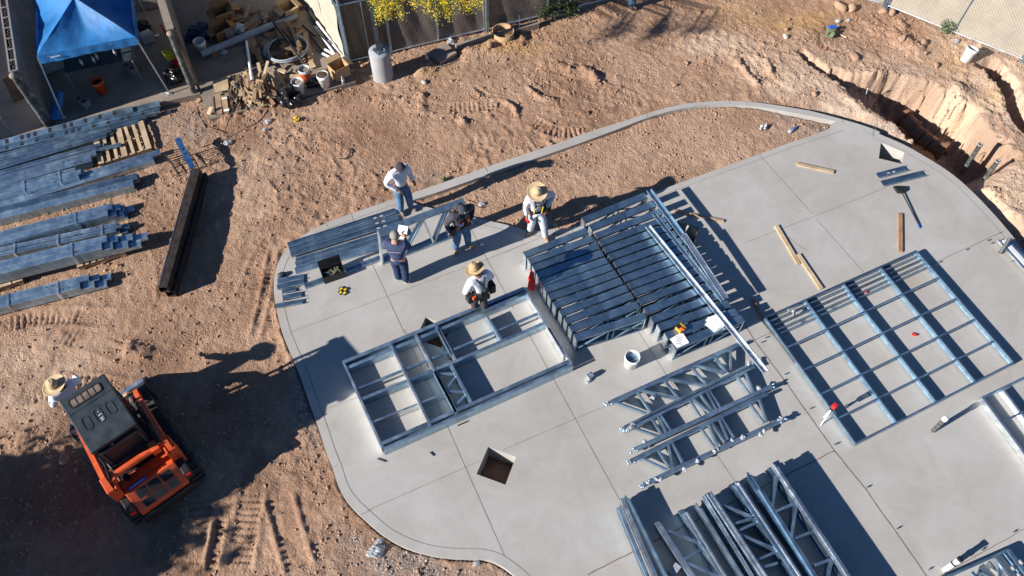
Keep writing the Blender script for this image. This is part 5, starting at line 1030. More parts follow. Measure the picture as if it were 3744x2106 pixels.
m = MB(); m.box((-7.9, 19.6, .9), (.2, 5.2, 1.75)); tag(m.build('block_wall', 'masonry'), 'block wall beyond the left picture edge closing the leftmost bay', 'wall')
A2, B2, n2, d2, t2 = wall('smooth capped grey wall between the canopy and the scrap pile', (1600, 275), (1515, 0), 1.80, .17, False)
m = MB(); a = P(1, 1655, 300, 1.70); b = P(1, 1850, 830, .05); bb = V(a.x + .0, a.y, .03); m.beam(V(a.x, a.y + .06, 1.72), V(a.x, a.y + .06, .04), .06, .14, up=(0, 1, 0)); tag(m.build('shaded_wall_strip', 'wood3'), 'dark strip painted as the shaded wall side behind the wrapped post by the scrap pile', 'post')  # dark strip standing for the narrow wall side in shade
pA, pB = P(1, 1240, 105, .03), P(1, 1500, 60, .03); dd = (pB - pA); m = MB(); m.beam(pA - dd * 1.2 + V(0, 0, .75), pB + V(0, 0, .75), .2, 1.45, off=0); t = m.build('block_wall', 'masonry'); tag(t, 'block wall closing the back of the canopy bay', 'wall')
w3 = P(1, 0, 1100, .0); m = MB(); m.tube(P(1, 0, 1105, .5), P(1, 118, 1272, .03), .02); m.tube(P(1, -20, 1090, .52), P(1, 5, 1120, .52), .04); one(m, 'grey_pole', 'pipe_grey', 'thin grey pole foot at the left picture edge beside the wrapped post', 'pole')
# ------------------------------------------------------------------ blue pop-up canopy
ct = P(1, 690, 15, 2.35); t = thing('canopy', V(ct.x, ct.y, .03), 'bright blue pop up canopy standing over the shaded patio', 'canopy')
FL = P(1, 345, 530, 1.80); FR = P(1, 1272, 345, 1.80); e = (FR - FL); Lx = e.length; e.normalize(); f = V(-e.y, e.x, 0); RL = FL + f * Lx * 1.0; RR = FR + f * Lx * 1.0; C4 = [FL, FR, RR, RL]; PK = (FL + RR) / 2 + V(0, 0, .55); PKp = P(1, 690, 15, PK.z); 
mid = [None] * 4
m = MB(); N = 14
def cl(p, q, r_, ns=N):   # a panel sagging between two eave corners and the peak
    rows = []
    for i in range(ns + 1):
        u = i / ns; w_ = ns - i; row = []
        for j in range(ns + 1):
            v = j / ns; base = p.lerp(q, v); pt_ = base.lerp(r_, u); sag = -.13 * math.sin(math.pi * v) * (1 - u) * (.3 + u) * 2.2 - .10 * math.sin(math.pi * u) * (1 - abs(2 * v - 1)); row.append(pt_ + V(0, 0, sag + .012 * math.sin(v * 23 + u * 9) * (1 - u)))
        rows.append(row)
    o = len(rows[0]); m.add([x for r2 in rows for x in r2], [(i * o + j, i * o + j + 1, (i + 1) * o + j + 1, (i + 1) * o + j) for i in range(ns) for j in range(ns)], True)
for i in range(4): cl(C4[i], C4[(i + 1) % 4], PK)
m.build('canopy_top', 'bluetarp', t); m = MB()
for i in range(4):
    a, b = C4[i], C4[(i + 1) % 4]; out = ((a + b) / 2 - (FL + RR) / 2); out.z = 0; out.normalize(); rows = []
    for j in range(25): v = j / 24; p = a.lerp(b, v) + V(0, 0, .006); rows.append((p + out * .01, p + out * (.03 + .012 * math.sin(v * 40)) - V(0, 0, .20 + .015 * math.sin(v * 9))))
    m.add([x for r2 in rows for x in r2], [(2 * j, 2 * j + 1, 2 * j + 3, 2 * j + 2) for j in range(24)], True)
m.build('valance', 'bluetarp', t)
m = MB(); q = FL.lerp(FR, .12) - f * .045 - V(0, 0, .07); m.beam(q, q + e * .22, .004, .035); m.build('valance_print', 'grey_cloth', t)
for (c, foot) in ((FL, P(1, 600, 1108, .03)), (FR, P(1, 1600, 885, .03)), (RR, V(RR.x + .05, RR.y + .05, .03)), (RL, V(RL.x - .05, RL.y + .05, .03))):
    m = MB(); m.beam(V(foot.x, foot.y, .03), c - V(0, 0, .05), .032, .032, up=(0, 1, 0)); lg = m.build('leg', 'galv_bright', t); m = MB(); m.box(V(foot.x, foot.y, .04), (.12, .1, .012)); m.build('foot_plate', 'galv_bright', lg)
m = MB()
for i in range(4): m.beam(C4[i] - V(0, 0, .06), C4[(i + 1) % 4] - V(0, 0, .06), .025, .03)
m.build('truss_bar', 'galv_bright', t)
# things under and beside the canopy
def bucket(label, k, c, m='whitebox', z=.03, r=.145, h=.37, tilt=None, fill='rebar', band=None, up=False, fz=.8, print_=None, handle=False):
    p = V(*P(k, *c, z + h)); p = V(p.x, p.y, z); t = thing('bucket', p, label, 'bucket'); ax = V(*tilt).normalized() if tilt else V(0, 0, 1)
    r0 = r * .86; b = MB(); b.lathe([(0, 0), (r0, 0), (r * .97, h * .78), (r * 1.06, h * .80), (r * 1.06, h * .84), (r, h * .86), (r * 1.03, h), (r * .96, h), (r * .94, h * .9), (r0 * .92, .02), (0, .02)], p, 24, ax); b.build('pail', m, t)
    if fill: b = MB(); b.lathe([(0, h * fz + .02), (r * .5, h * fz + .012), (r * .9, h * fz)], p, 16, ax); b.build('contents', fill, t)
    if band: b = MB(); b.lathe([(r * .885 + .002, h * .15), (r * .985 + .0, h * .70)], p, 24, ax); b.build('colour_band', band, t)
    if print_:
        q = ax.to_track_quat('Z', 'Y').to_matrix(); b = MB()
        for i in range(6): a = -1.9 + i * .13; b.quadthick([p + q @ V((r * .955) * math.cos(a + da), (r * .955) * math.sin(a + da), h * (.48 + dz)) for da, dz in ((0, -.09), (.09, -.09), (.09, .09), (0, .09))], -.003)
        b.build('lettering', print_, t)
    if handle: b = MB(); b.path([p + V(r * 1.06 * math.cos(a), r * 1.06 * math.sin(a) - .0, h * .82) + V(0, -.10 * math.sin((a) ) , -.0) for a in [math.pi + i * math.pi / 8 for i in range(9)]], .004, 5); b.build('wire_handle', 'galv_bright', t)
    return t
bucket('orange plastic bucket in the shade under the canopy', 1, (905, 760), 'bucketor', fill='black', print_='whitebox')
def cinder(label, k, c, rz, z=.03):
    p = P(k, *c, z + .1); b = MB(); R = Matrix.Rotation(rz, 3, 'Z')
    for x in (-.18, 0, .18): b.box(p + R @ V(x, 0, 0), (.035, .19, .19), rz)
    for y in (-.078, .078): b.box(p + R @ V(0, y, 0), (.325, .035, .188), rz)
    o = b.build('cinder_block', 'block'); o.data.materials; return tag(o, label, 'cinder block')
cinder('grey cinder block lying near the canopy front left leg', 1, (775, 960), math.radians(125)); cinder('cinder block under the folding table end', 1, (1225, 650), math.radians(120))
t = thing('folding_table', P(1, 900, 570, .03), 'dark folding table in the canopy shade with bottles on it', 'table'); TA = P(1, 480, 690, .72); tq = [P(1, 590, 560, .74), P(1, 1230, 440, .74), P(1, 1240, 560, .74), P(1, 610, 680, .74)]
m = MB(); m.quadthick(tq[::-1], .035); m.build('table_top', 'slate', t)
for q in tq: m = MB(); m.tube(q - V(0, 0, .03), V(q.x, q.y, .03), .014, n=8); m.build('leg', 'pipe_grey', t)
def bottle(label, p, m='pvc', lie=None, s=1.0, cap='bluecap', cat='bottle', grp=None):
    t = thing('water_bottle', p, label, cat, grp); ax = V(*lie) if lie else V(0, 0, 1); b = MB(); b.lathe([(0, 0), (.031 * s, .004), (.032 * s, .06 * s), (.029 * s, .07 * s), (.032 * s, .08 * s), (.032 * s, .14 * s), (.013 * s, .185 * s), (.013 * s, .2 * s)], p, 14, ax); b.build('clear_body', 'foam', t)
    b = MB(); b.lathe([(.0325 * s, .085 * s), (.0325 * s, .13 * s)], p, 14, ax); b.build('label_band', m, t); b = MB(); b.lathe([(.015 * s, .2 * s), (.015 * s, .215 * s), (0, .215 * s)], p, 10, ax); b.build('bottle_cap', cap, t); return t
for lab, x, y in (('upright water bottle nearest the right end of the folding table', 1095, 520), ('water bottle in the middle of the folding table', 925, 560), ('small bottle near the front edge of the folding table', 895, 590), ('water bottle at the left part of the folding table', 780, 615)): bottle(lab, P(1, x, y, .745))
b = MB(); b.box(P(1, 475, 575, .25), (.50, .34, .42), .2); o = b.build('cooler', 'sneaker', bevel=.03); tag(o, 'pale cooler box behind the canopy front left corner', 'cooler')
b = MB(); b.box(P(1, 1195, 455, .5), (.16, .16, .7), .2); o = b.build('concrete_block_pier', 'concrete_pier', bevel=.01); tag(o, 'small pale block pier catching the sun behind the table', 'block pier')
def lumpbag(name, m, label, cat, p, s, n=16, seed=1, base=None):
    r = random.Random(seed); bm = bmesh.new(); bmesh.ops.create_icosphere(bm, subdivisions=4, radius=1)
    ks = [Vector((r.uniform(-1, 1), r.uniform(-1, 1), r.uniform(-.3, 1))).normalized() for _ in range(n)]
    for v in bm.verts:
        c = v.co.normalized(); k = 1 + sum(.22 * math.cos(9 * max(0, min(1, c.dot(q)))) * max(0, c.dot(q)) ** 6 for q in ks) + .05 * math.sin(c.x * 13 + c.y * 9) + .04 * math.sin(c.z * 17 + c.x * 11); c = c * k; c.z = max(c.z, -.55); v.co = Vector((c.x * s[0], c.y * s[1], (c.z + .55) * s[2]))
    me = bpy.data.meshes.new(name); bm.to_mesh(me); bm.free(); me.materials.append(M[m]); o = bpy.data.objects.new(name, me); COL.objects.link(o); o.location = p; return tag(o, label, cat)
lumpbag('trash_bag', 'blackbag', 'shiny black bag slumped at the foot of the right hand wrapped post', 'bag', P(1, 1650, 750, .03), (.22, .26, .26), 24, 2); lumpbag('duffel_bag', 'black', 'dark bag in the shade behind the canopy right side', 'bag', P(1, 1360, 290, .03), (.2, .17, .22), 14, 3)
b = MB(); b.box(P(1, 1385, 350, .15), (.3, .22, .28), .2); o = b.build('cooler', 'sneaker', bevel=.03); tag(o, 'grey lidded box on the ground beside the canopy right corner', 'cooler')
t = thing('yellow_basket', P(1, 1590, 500, .03), 'yellow plastic basket with gripper fingers behind the wrapped post', 'basket'); c = P(1, 1585, 515, .35)
m = MB(); m.box(c, (.20, .26, .2), .3); m.build('basket_body', 'yellowdim' if 'yellowdim' in M else 'yellow', t, bevel=.03)
for i in range(6): m = MB(); q = P(1, 1565 + (i % 2) * 50 - (i // 2) * 2, 458 + (i // 2) * 32, .48); m.tube(q, q + V(.07, .0, .0), .018, .01); m.build('finger', 'yellow', t)
b = MB(); q = P(1, 1565, 320, .9); b.path([q, q + V(-.03, .12, .1), q + V(-.05, .22, .14)], .022); b.ell(q, (.04, .05, .04)); one(b, 'red_tool_handle', 'red', 'red tool handle hooked on the right hand wall top', 'tool')
b = MB(); b.box(P(1, 1660, 590, .2), (.22, .12, .16), .4); one(b, 'red_cloth', 'red', 'red cloth lying on the black bag by the wrapped post', 'cloth', bevel=.03)
b = MB(); q = [P(1, 570, 850, .5), P(1, 605, 870, .5), P(1, 580, 1130, .06), P(1, 500, 1140, .06)]; b.quadthick(q, .12); o = b.build('folded_chair', M['bluetarp'], bevel=.02); tag(o, 'blue folded camp chair leaning in the shade at the canopy left leg', 'chair')
t = thing('patio_door_panel', P(1, 100, 850, .03), 'dark panel leaning in the shade outside the left wall', 'panel'); m = MB(); q = [P(1, 20, 740, .6), P(1, 90, 710, .6), P(1, 230, 920, .05), P(1, 130, 965, .05)]; m.quadthick(q, .03); m.build('panel_board', 'rebar', t)
b = MB(); b.path([P(1, 1510, 880, .04), P(1, 1560, 872, .05), P(1, 1600, 880, .04)], .02); one(b, 'canopy_tie_down', 'galv_bright', 'pale metal tie down bar by the canopy right front foot', 'bar')
# ------------------------------------------------------------------ scrap lumber pile on the ledge
sg = 'scrap lumber on the ledge'
def stick(label, k, a, b, z0, z1, w_, h, m, grp=sg, name='scrap_board', cat='board'):
    p0 = P(k, *a, z0); p1 = P(k, *b, z1); mb = MB(); mb.beam(p0, p1, w_, h); o = mb.build(name, m); return tag(o, label, cat, grp)
hand_ = [((1062, 720), (950, 1135), .5, .12, .07, .035, 'wood', 'longest pale board leaning up across the scrap lumber pile'), ((1090, 850), (1225, 1130), .35, .06, .09, .04, 'wood', 'pale board slanting down to the black bag from the pile'), ((945, 740), (985, 930), .4, .2, .08, .04, 'wood', 'short pale board standing at the top of the scrap pile'), ((845, 860), (825, 1075), .3, .1, .16, .02, 'wood3', 'wide dark brown board lying under the white pipe end'), ((835, 430), (960, 690), .12, .10, .24, .02, 'wood2', 'wide weathered board in the shade above the scrap pile'), ((910, 575), (990, 745), .16, .2, .12, .03, 'wood3', 'dark board leading from the shade into the scrap pile'),
         ((1160, 860), (1240, 1030), .25, .1, .14, .03, 'wood', 'broken wide pale board right of the longest leaning board'), ((1130, 800), (1270, 850), .3, .28, .10, .04, 'wood', 'short thick offcut near the top right of the scrap pile'), ((870, 1085), (840, 1230), .22, .06, .12, .05, 'wood', 'thick pale block end at the front of the scrap pile'), ((1085, 1090), (1115, 1165), .2, .08, .16, .05, 'wood', 'square pale offcut at the front right of the scrap pile'), ((1500, 380), (1570, 730), .15, .10, .12, .03, 'wood2', 'long board with sunlit end right of the coiled conduit'), ((1560, 725), (1600, 800), .1, .08, .13, .04, 'wood', 'short pale block right of the orange banded bucket'),
         ((460, 1110), (480, 1350), .03, .03, .18, .03, 'wood2', 'grey weathered plank lying flat at the ledge left part'), ((415, 1140), (440, 1350), .04, .04, .02, .04, 'wood3', 'thin dark strip beside the weathered plank'), ((1015, 1190), (1110, 1255), .05, .03, .05, .03, 'wood', 'short pale stick lying at the ledge front edge'), ((1320, 900), (1450, 890), .14, .14, .12, .03, 'wood', 'short pale offcut left of the orange banded bucket'), ((1030, 660), (1290, 625), .22, .2, .10, .10, 'wood3', 'short brown beam lying across the coiled conduit'), ((850, 880), (1020, 790), .02, .02, .001, .001, 'wood', None)]
for a, b, z0, z1, w_, h, m, lab in hand_:
    if lab: stick(lab, 2, a, b, z0, z1, w_, h, m, None)
rr_ = random.Random(5)
for i in range(165):
    x = rr_.choice([rr_.uniform(610, 1240), rr_.gauss(960, 130)]); x = min(1240, max(610, x)); y = rr_.uniform(870, 1200) - (x - 900) * .12
    if y < 800: y = 860
    an = math.radians(rr_.choice([rr_.gauss(72, 18), rr_.gauss(105, 14), rr_.uniform(0, 180)])); L = rr_.choice([rr_.uniform(50, 120), rr_.uniform(90, 230)]); hz_ = .05 + .30 * max(0, 1 - ((x - 950) / 300) ** 2) * max(0, 1 - ((y - 950) / 260) ** 2)
    dx, dy = math.cos(an) * L / 2, math.sin(an) * L / 2; z0 = rr_.uniform(.3, 1) * hz_ + .02; z1 = z0 + rr_.uniform(-.12, .1)
    m = rr_.choice(['wood', 'wood', 'wood', 'wood2', 'wood2', 'wood3', 'woodred']); stick('wooden offcut jumbled in the sunlit scrap lumber pile on the ledge', 2, (x - dx, y - dy), (x + dx, y + dy), max(.03, z0), max(.03, z1), rr_.choice([.02, .03, .04, .06, .09]), rr_.choice([.015, .02, .04]), m, sg, 'scrap_offcut', 'wood offcut')
for i in range(95):
    x = rr_.uniform(620, 1480); y = rr_.uniform(60, 760)
    if 830 > x and y > 480: continue
    an = rr_.uniform(0, math.pi); L = rr_.uniform(30, 110); stick('splintered offcut strewn over the shaded floor behind the scrap pile', 2, (x - math.cos(an) * L, y - math.sin(an) * L * .8), (x + math.cos(an) * L, y + math.sin(an) * L * .8), .06 + rr_.uniform(0, .08), .06 + rr_.uniform(0, .08), rr_.choice([.03, .05, .09, .16]), .02, rr_.choice(['wood2', 'wood3', 'wood3', 'wood3', 'rebar']), 'offcuts on the shaded floor', 'scrap_offcut', 'wood offcut')
for i, (a, b, z_, w_) in enumerate([((1210, 260), (1420, 640), .30, .20), ((1260, 330), (1450, 560), .36, .14), ((1180, 420), (1400, 470), .33, .16), ((1300, 250), (1440, 560), .42, .10), ((1210, 540), (1440, 590), .38, .12), ((1190, 340), (1310, 560), .28, .22), ((1250, 300), (1400, 300), .24, .18)]): stick('dark board of the heap lying over the coiled conduit in the shade', 2, a, b, z_, z_, w_, .03, 'wood3', 'dark boards over the conduit coil', 'dark_board')
m = MB(); m.quadthick([P(2, 410, 955, .10), P(2, 435, 1095, .08), P(2, 605, 1060, .08), P(2, 585, 905, .10)][::-1], .02); one(m, 'plywood_square', 'wood', 'square pale plywood sheet at the left of the scrap pile', 'plywood sheet')
t = thing('stake_bundle', P(2, 550, 1180, .03), 'small bundle of wooden stakes with pale ends lying on the ledge', 'stake bundle')
for i in range(6): m = MB(); m.beam(P(2, 515 + i * 11, 1130, .06), P(2, 545 + i * 10, 1325, .05), .025, .03); m.build('stake', 'wood2', t)
m = MB(); m.beam(P(2, 515, 1165, .08), P(2, 580, 1150, .08), .06, .01); m.build('wrap_band', 'paper', t); m = MB(); m.beam(P(2, 545, 1300, .07), P(2, 605, 1290, .07), .07, .01); m.build('wrap_band', 'paper', t)
for i in range(22):
    a = (rr_.uniform(585, 640), rr_.uniform(1030, 1090)); b = (rr_.uniform(610, 780), rr_.uniform(1200, 1300)); q = MB(); q.tube(P(2, *a, .12 + rr_.random() * .1), P(2, *b, .04 + rr_.random() * .03), .008, n=5); tag(q.build('steel_stake', 'rebar'), 'thin rusty steel stake in the fan of stakes on the ledge', 'stake', 'rusty stakes on the ledge')
m = MB(); m.quadthick([P(2, 335, 1340, .05), P(2, 370, 1255, .16), P(2, 415, 1260, .16), P(2, 380, 1350, .05)][::-1], .02); one(m, 'tilted_board', 'wood', 'small pale board tilted up at the left corner of the ledge', 'board')
m = MB(); q = P(2, 690, 1010, .2); m.ell(q, (.05, .13, .04)); m.tube(q + V(0, .12, 0), P(2, 650, 900, .25), .01); one(m, 'garden_trowel', 'slate', 'grey bladed hand tool stuck in the left of the scrap pile', 'hand tool')
# pipes
def pipe(label, k, a, b, r, m, z0=.1, z1=.1, hollow=True, grp=None, name='pvc_pipe'):
    p0 = P(k, *a, z0); p1 = P(k, *b, z1); t = thing(name, (p0 + p1) / 2, label, 'pipe', grp); q = MB(); q.tube(p0, p1, r, n=14); q.build('pipe_wall', m, t); d = (p1 - p0).normalized()
    for e_, s in ((p0, -1), (p1, 1)): q = MB(); q.lathe([(0, 0), (r * .8, 0)], e_ + d * s * .002, 12, d * s); q.build('bore', M['holedark'], t)
    return t
pipe('thick grey pipe lying on the shaded floor from bucket to conduit', 2, (275, 640), (1130, 290), .09, 'pvcgrey', .16, .16); pipe('shorter thick grey pipe ending near the open box', 2, (1160, 290), (1400, 185), .085, 'pvcgrey', .16, .16)
pipe('single white pipe slanting down onto the scrap lumber', 2, (805, 490), (875, 945), .035, 'pvc', .25, .40); pipe('long thin black pipe crossing the coiled conduit', 2, (1110, 240), (1500, 770), .03, 'black', .5, .35)
for i, (a, b, m_) in enumerate([((1630, 315), (1750, 480), 'pvc'), ((1560, 130), (1740, 420), 'pvcgrey'), ((1700, 430), (1850, 640), 'pvc'), ((1640, 260), (1960, 690), 'pvc'), ((1730, 580), (1870, 660), 'pvc'), ((1705, 630), (1830, 695), 'pvc'), ((1770, 480), (1900, 640), 'pvcgrey'), ((1540, 110), (1820, 530), 'black'), ((1470, 300), (1610, 420), 'black'), ((1550, 400), (1700, 600), 'black'), ((1830, 525), (1975, 715), 'pvc'), ((1600, 310), (1900, 660), 'black')]):
    lb = {'pvc': 'white plastic pipe in the heap leaning along the cream fence screen', 'pvcgrey': 'grey plastic pipe in the heap along the cream fence screen', 'black': 'black pipe in the heap along the cream fence screen'}[m_]
    pipe(lb, 2, a, b, .032, m_, .12 + .04 * (i % 4), .10 + .04 * (i % 3), grp='pipes heaped along the fence')
t = thing('conduit_coil', P(2, 1270, 550, .05), 'coil of pale grey flexible conduit on the shaded floor', 'conduit coil')
for i in range(5):
    q = MB(); c = P(2, 1270 + i * 6, 565 + (i % 2) * 10, .12 + i * .04); ex = P(2, 1530, 565, .15) - P(2, 1270, 565, .15); R_ = ex.length * (1 - .03 * i); q.path([c + V(math.cos(a) * R_, math.sin(a) * R_ * .9, .03 * math.sin(a * 2 + i)) for a in [j * 2 * math.pi / 30 for j in range(31)]], .022, 7); q.build('loop', 'pvcgrey', t)
# boxes
def cbox(label, k, c, size, rz, m='card', z=.03, flaps=(1, 1, 1, 1), open_=True):
    p = P(k, *c, z + size[2]); p = V(p.x, p.y, z); t = thing('cardboard_box', p, label, 'cardboard box'); R = Matrix.Rotation(rz, 3, 'Z'); sx, sy, sz = size; th = .006; q = MB()
    q.box(p + V(0, 0, th / 2), (sx, sy, th), rz)
    for s in (-1, 1): q.box(p + R @ V(s * (sx / 2 - th / 2), 0, 0) + V(0, 0, sz / 2 + th), (th, sy, sz), rz); q.box(p + R @ V(0, s * (sy / 2 - th / 2), 0) + V(0, 0, sz / 2 + th), (sx - 2 * th, th, sz), rz)
    q.build('carton', m, t)
    for i, (dx, dy) in enumerate(((1, 0), (0, 1), (-1, 0), (0, -1))):
        if not flaps[i]: continue
        a = V(dx * sx / 2, dy * sy / 2, sz + th); side = V(-dy, dx, 0) * ((sy if dx else sx) / 2 * .97); outv = V(dx, dy, 0) * (.5 * min(sx, sy)) * .8 + V(0, 0, -.06 + .12 * (i % 2)); q = MB(); q.quadthick([p + R @ (a - side), p + R @ (a + side), p + R @ (a + side * .95 + outv), p + R @ (a - side * .95 + outv)], .005); q.build('flap', m, t)
    return t
cbox('open sunlit cardboard box at the fence corner of the ledge', 2, (1885, 760), (.42, .36, .34), .25, 'card', flaps=(1, 1, 0, 0)); cbox('open cardboard box with orange lit flap at the top of the shaded floor', 2, (1290, 70), (.40, .36, .34), .3, 'card')
cbox('open brown carton behind the thick grey pipe in the shade', 2, (500, 320), (.46, .36, .30), .25, 'carddark'); cbox('tall dark carton at the top of the shaded floor', 2, (520, 110), (.5, .4, .42), .1, 'carddark'); m = MB(); m.box(P(2, 610, 400, .2), (.22, .06, .34), .1); one(m, 'cement_board', 'block', 'grey board standing against the brown carton in the shade', 'board')
m = MB(); m.quadthick([P(2, 590, 60, .5), P(2, 640, 80, .5), P(2, 640, 290, .2), P(2, 560, 240, .2)], .02); one(m, 'cardboard_sheet', 'carddark', 'torn tall cardboard sheet leaning by the cartons in the shade', 'cardboard sheet')
lumpbag('tarp_bundle', M_ if False else 'black', 'dark navy tarp heap behind the white bucket in the shade', 'tarp', P(2, 290, 430, .03), (.42, .28, .22), 22, 8); o = bpy.context.scene.objects[-1]
M['navy'] = mat('navy_tarp', (.02, .035, .09), .5, 0, .3, 5, .4, 12)
for o in S.objects:
    if o.name.startswith('tarp_bundle'): o.data.materials[0] = M['navy']
lumpbag('plastic_bag', 'foam', 'pale translucent plastic bag on the shaded floor by the grey pipe', 'bag', P(2, 740, 370, .05), (.16, .14, .16), 20, 4); lumpbag('plastic_bag', 'foam', 'small crumpled plastic bag on the dark floor left of the white pipe', 'bag', P(2, 545, 630, .04), (.1, .08, .05), 20, 5)
m = MB(); m.tube(P(2, 530, 722, .05), P(2, 760, 600, .05), .012, n=6); one(m, 'wooden_dowel', 'wood2', 'thin wooden dowel alone on the dark floor', 'stick'); m = MB(); m.box(P(2, 435, 630, .07), (.22, .16, .05), .3); one(m, 'small_carton', 'carddark', 'small flat brown carton below the thick grey pipe', 'carton')
bucket('dirty white bucket in the shade at the thick pipe end', 2, (245, 480), 'whitebox', fill=None, r=.15, h=.36); bucket('white bucket with an orange red lower half by the scrap pile', 2, (1480, 805), 'sneaker', z=.02, band='bucketor', fill='concrete_old', fz=.8); bucket('white bucket full of dark scraps on the ledge', 2, (1700, 875), 'whitebox', z=.02, fill='rebar', fz=.95, print_='red', handle=True)
bucket('clean white bucket standing by the black bag on the ledge', 2, (1400, 955), 'whitebox', z=.0, fill='concrete_old', fz=.85, print_='red')
lumpbag('trash_bag', 'blackbag', 'black plastic bag slumped over the ledge edge below the scrap pile', 'bag', P(2, 1330, 1200, -.1), (.28, .30, .30), 30, 6); lumpbag('trash_bag', 'blackbag', 'low black bag between the two rear buckets on the ledge', 'bag', P(2, 1590, 990, .0), (.22, .16, .13), 20, 7)
bottle('clear plastic bottle standing at the ledge corner before the open box', P(2, 1950, 985, .0), s=1.3); 
# ------------------------------------------------------------------ pier with pole, ring form, slab piece
pc = V(3.76, 15.42, 0); t = thing('pole_base', V(pc.x, pc.y, G0), 'round pale concrete pier carrying the dark square pole', 'concrete pier'); q = MB(); q.lathe([(.27, -.1), (.265, .3), (.268, .84), (.262, .86), (0, .862)], V(pc.x, pc.y, G0), 36); q.build('pier', 'concrete_pier', t)
q = MB(); q.box(V(pc.x, pc.y, G0 + .876), (.26, .26, .02), .3); q.build('base_plate', 'galv', t)
for i in range(4): q = MB(); a = .3 + math.pi / 4 + i * math.pi / 2; q.tube(V(pc.x + .14 * math.cos(a), pc.y + .14 * math.sin(a), G0 + .87), V(pc.x + .14 * math.cos(a), pc.y + .14 * math.sin(a), G0 + .95), .012); q.build('anchor_bolt', 'pipe_grey', t)
t = thing('light_pole', V(pc.x, pc.y, G0 + .887), 'dark square steel light pole rising from the round pier', 'pole'); q = MB(); q.beam(V(pc.x, pc.y, G0 + .887), V(pc.x, pc.y, 5.2), .105, .105, up=(.3, 1, 0)); q.build('shaft', 'slate', t); q = MB(); q.box(V(pc.x + .06, pc.y - .01, G0 + 1.15), (.01, .06, .14), .3); q.build('hand_hole_cover', 'pipe_grey', t); q = MB(); q.box(V(pc.x, pc.y + .2, 5.25), (.3, .6, .1), .3); q.build('lamp_head', 'slate', t)
q = MB(); c = G(3, 1648, 330); c.z = gz(c.x, c.y); q.lathe([(.30, -.10), (.30, .14), (.275, .14), (.275, -.10)], V(c.x, c.y, c.z + .02), 30); one(q, 'ring_form', 'card', 'tan round cardboard form ring half sunk in the dirt by the fence', 'form ring')
q = MB(); q.quadthick([P(3, 1100, 395, .0), P(3, 1210, 495, .0), P(3, 1060, 580, .0), P(3, 930, 500, .0)][::-1], .09); one(q, 'paving_slab', 'concrete_old', 'tilted concrete paving slab at the fence foot right of the pier', 'paving slab')
q = MB(); a = P(3, 850, 470, -.02); q.beam(P(3, 610, 550, -.04), P(3, 1210, 480, -.04), .5, .06); 
q = MB(); q.beam(P(3, 1200, 430, G0 + .12), P(3, 1980, 215, G0 + .14), .12, .22, off=-.08); one(q, 'footing_strip', 'concrete_old', 'buried concrete footing strip running along the fence foot', 'footing')
q = MB(); q.tube(P(3, 1803, 295, G0), P(3, 1797, 140, G0 + .55), .014); one(q, 'marker_stake', 'pvc', 'thin white marker stake standing beside the ring form', 'stake'); bottle('water bottle standing in the pier shadow', G(3, 933, 570), s=1.2)
lumpbag('plastic_bag', 'foam', 'small clear plastic scrap at the fence foot by the paving slab', 'bag', G(3, 1158, 405), (.09, .12, .08), 16, 15)
# ------------------------------------------------------------------ fences
def fence_panel(label, a, b, h, screen, wave=.02, gate=False, zs=None, thick=.0):
    a = V(a.x, a.y, float(gz(a.x, a.y)) if zs is None else zs) ; b = V(b.x, b.y, float(gz(b.x, b.y)) if zs is None else zs); t = thing('chain_link_fence', (a + b) / 2, label, 'fence panel', 'chain link fence panels'); r = .021; d = (b - a).normalized(); up = V(0, 0, 1)
    fr = [a + up * .10, a + up * h, b + up * h, b + up * .10]; q = MB(); q.tube(fr[0] - up * .1, fr[1], r); q.build('frame_post', 'galv', t); q = MB(); q.tube(fr[3] - up * .1, fr[2], r); q.build('frame_post', 'galv', t)
    q = MB(); q.tube(fr[1], fr[2], r); q.build('top_rail', 'galv', t); q = MB(); q.tube(fr[0], fr[3], r); q.build('bottom_rail', 'galv_bright', t); c = (a + b) / 2; q = MB(); q.tube(c + up * .1, c + up * h, r * .8); q.build('middle_post', 'galv', t)
    n = V(-d.y, d.x, 0); me = bpy.data.meshes.new('screen_cloth'); NX, NZ = 30, 10; vs, fs, uv = [], [], []; L = (b - a).length
    for j in range(NZ + 1):
        for i in range(NX + 1):
            u, v = i / NX, j / NZ; p = a.lerp(b, .01 + .98 * u) + up * (.06 + (h - .08) * v) + n * (.03 + wave * math.sin(u * 21 + v * 3) * math.sin(math.pi * v) + wave * .5 * math.sin(u * 47 + v * 13)); vs.append(p - t.location); uv.append((u * L, v * h))
    for j in range(NZ):
        for i in range(NX): k = j * (NX + 1) + i; fs.append((k, k + 1, k + NX + 2, k + NX + 1))
    me.from_pydata([tuple(v) for v in vs], [], fs); ul = me.uv_layers.new(name='UVMap')
    for lo in me.loops: ul.data[lo.index].uv = uv[lo.vertex_index]
    me.materials.append(M[screen]); me.polygons.foreach_set('use_smooth', [True] * len(me.polygons)); o = bpy.data.objects.new('screen_cloth', me); COL.objects.link(o); o.parent = t; return t
FA = G(3, 190, 600); FB = G(3, 1490, 300); FC = G(3, 2600, 20); dAB = (FB - FA); FD = FC + (FC - FB) * 1.2
fm = G(3, 560, 520)
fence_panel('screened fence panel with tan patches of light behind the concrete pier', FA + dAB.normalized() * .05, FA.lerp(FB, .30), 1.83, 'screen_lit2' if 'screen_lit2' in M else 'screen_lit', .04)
fence_panel('shade darkened screened fence panel right of the pier under the yellow blossom', FA.lerp(FB, .31), FB - dAB.normalized() * .06, 1.83, 'screen_shaded'); fence_panel('shade darkened screened fence panel behind the ring form', FB + dAB.normalized() * .06, FC, 1.83, 'screen_shaded'); fence_panel('shade darkened screened fence panel running off the top picture edge', FC + (FC - FB).normalized() * .08, FD, 1.83, 'screen_shaded')
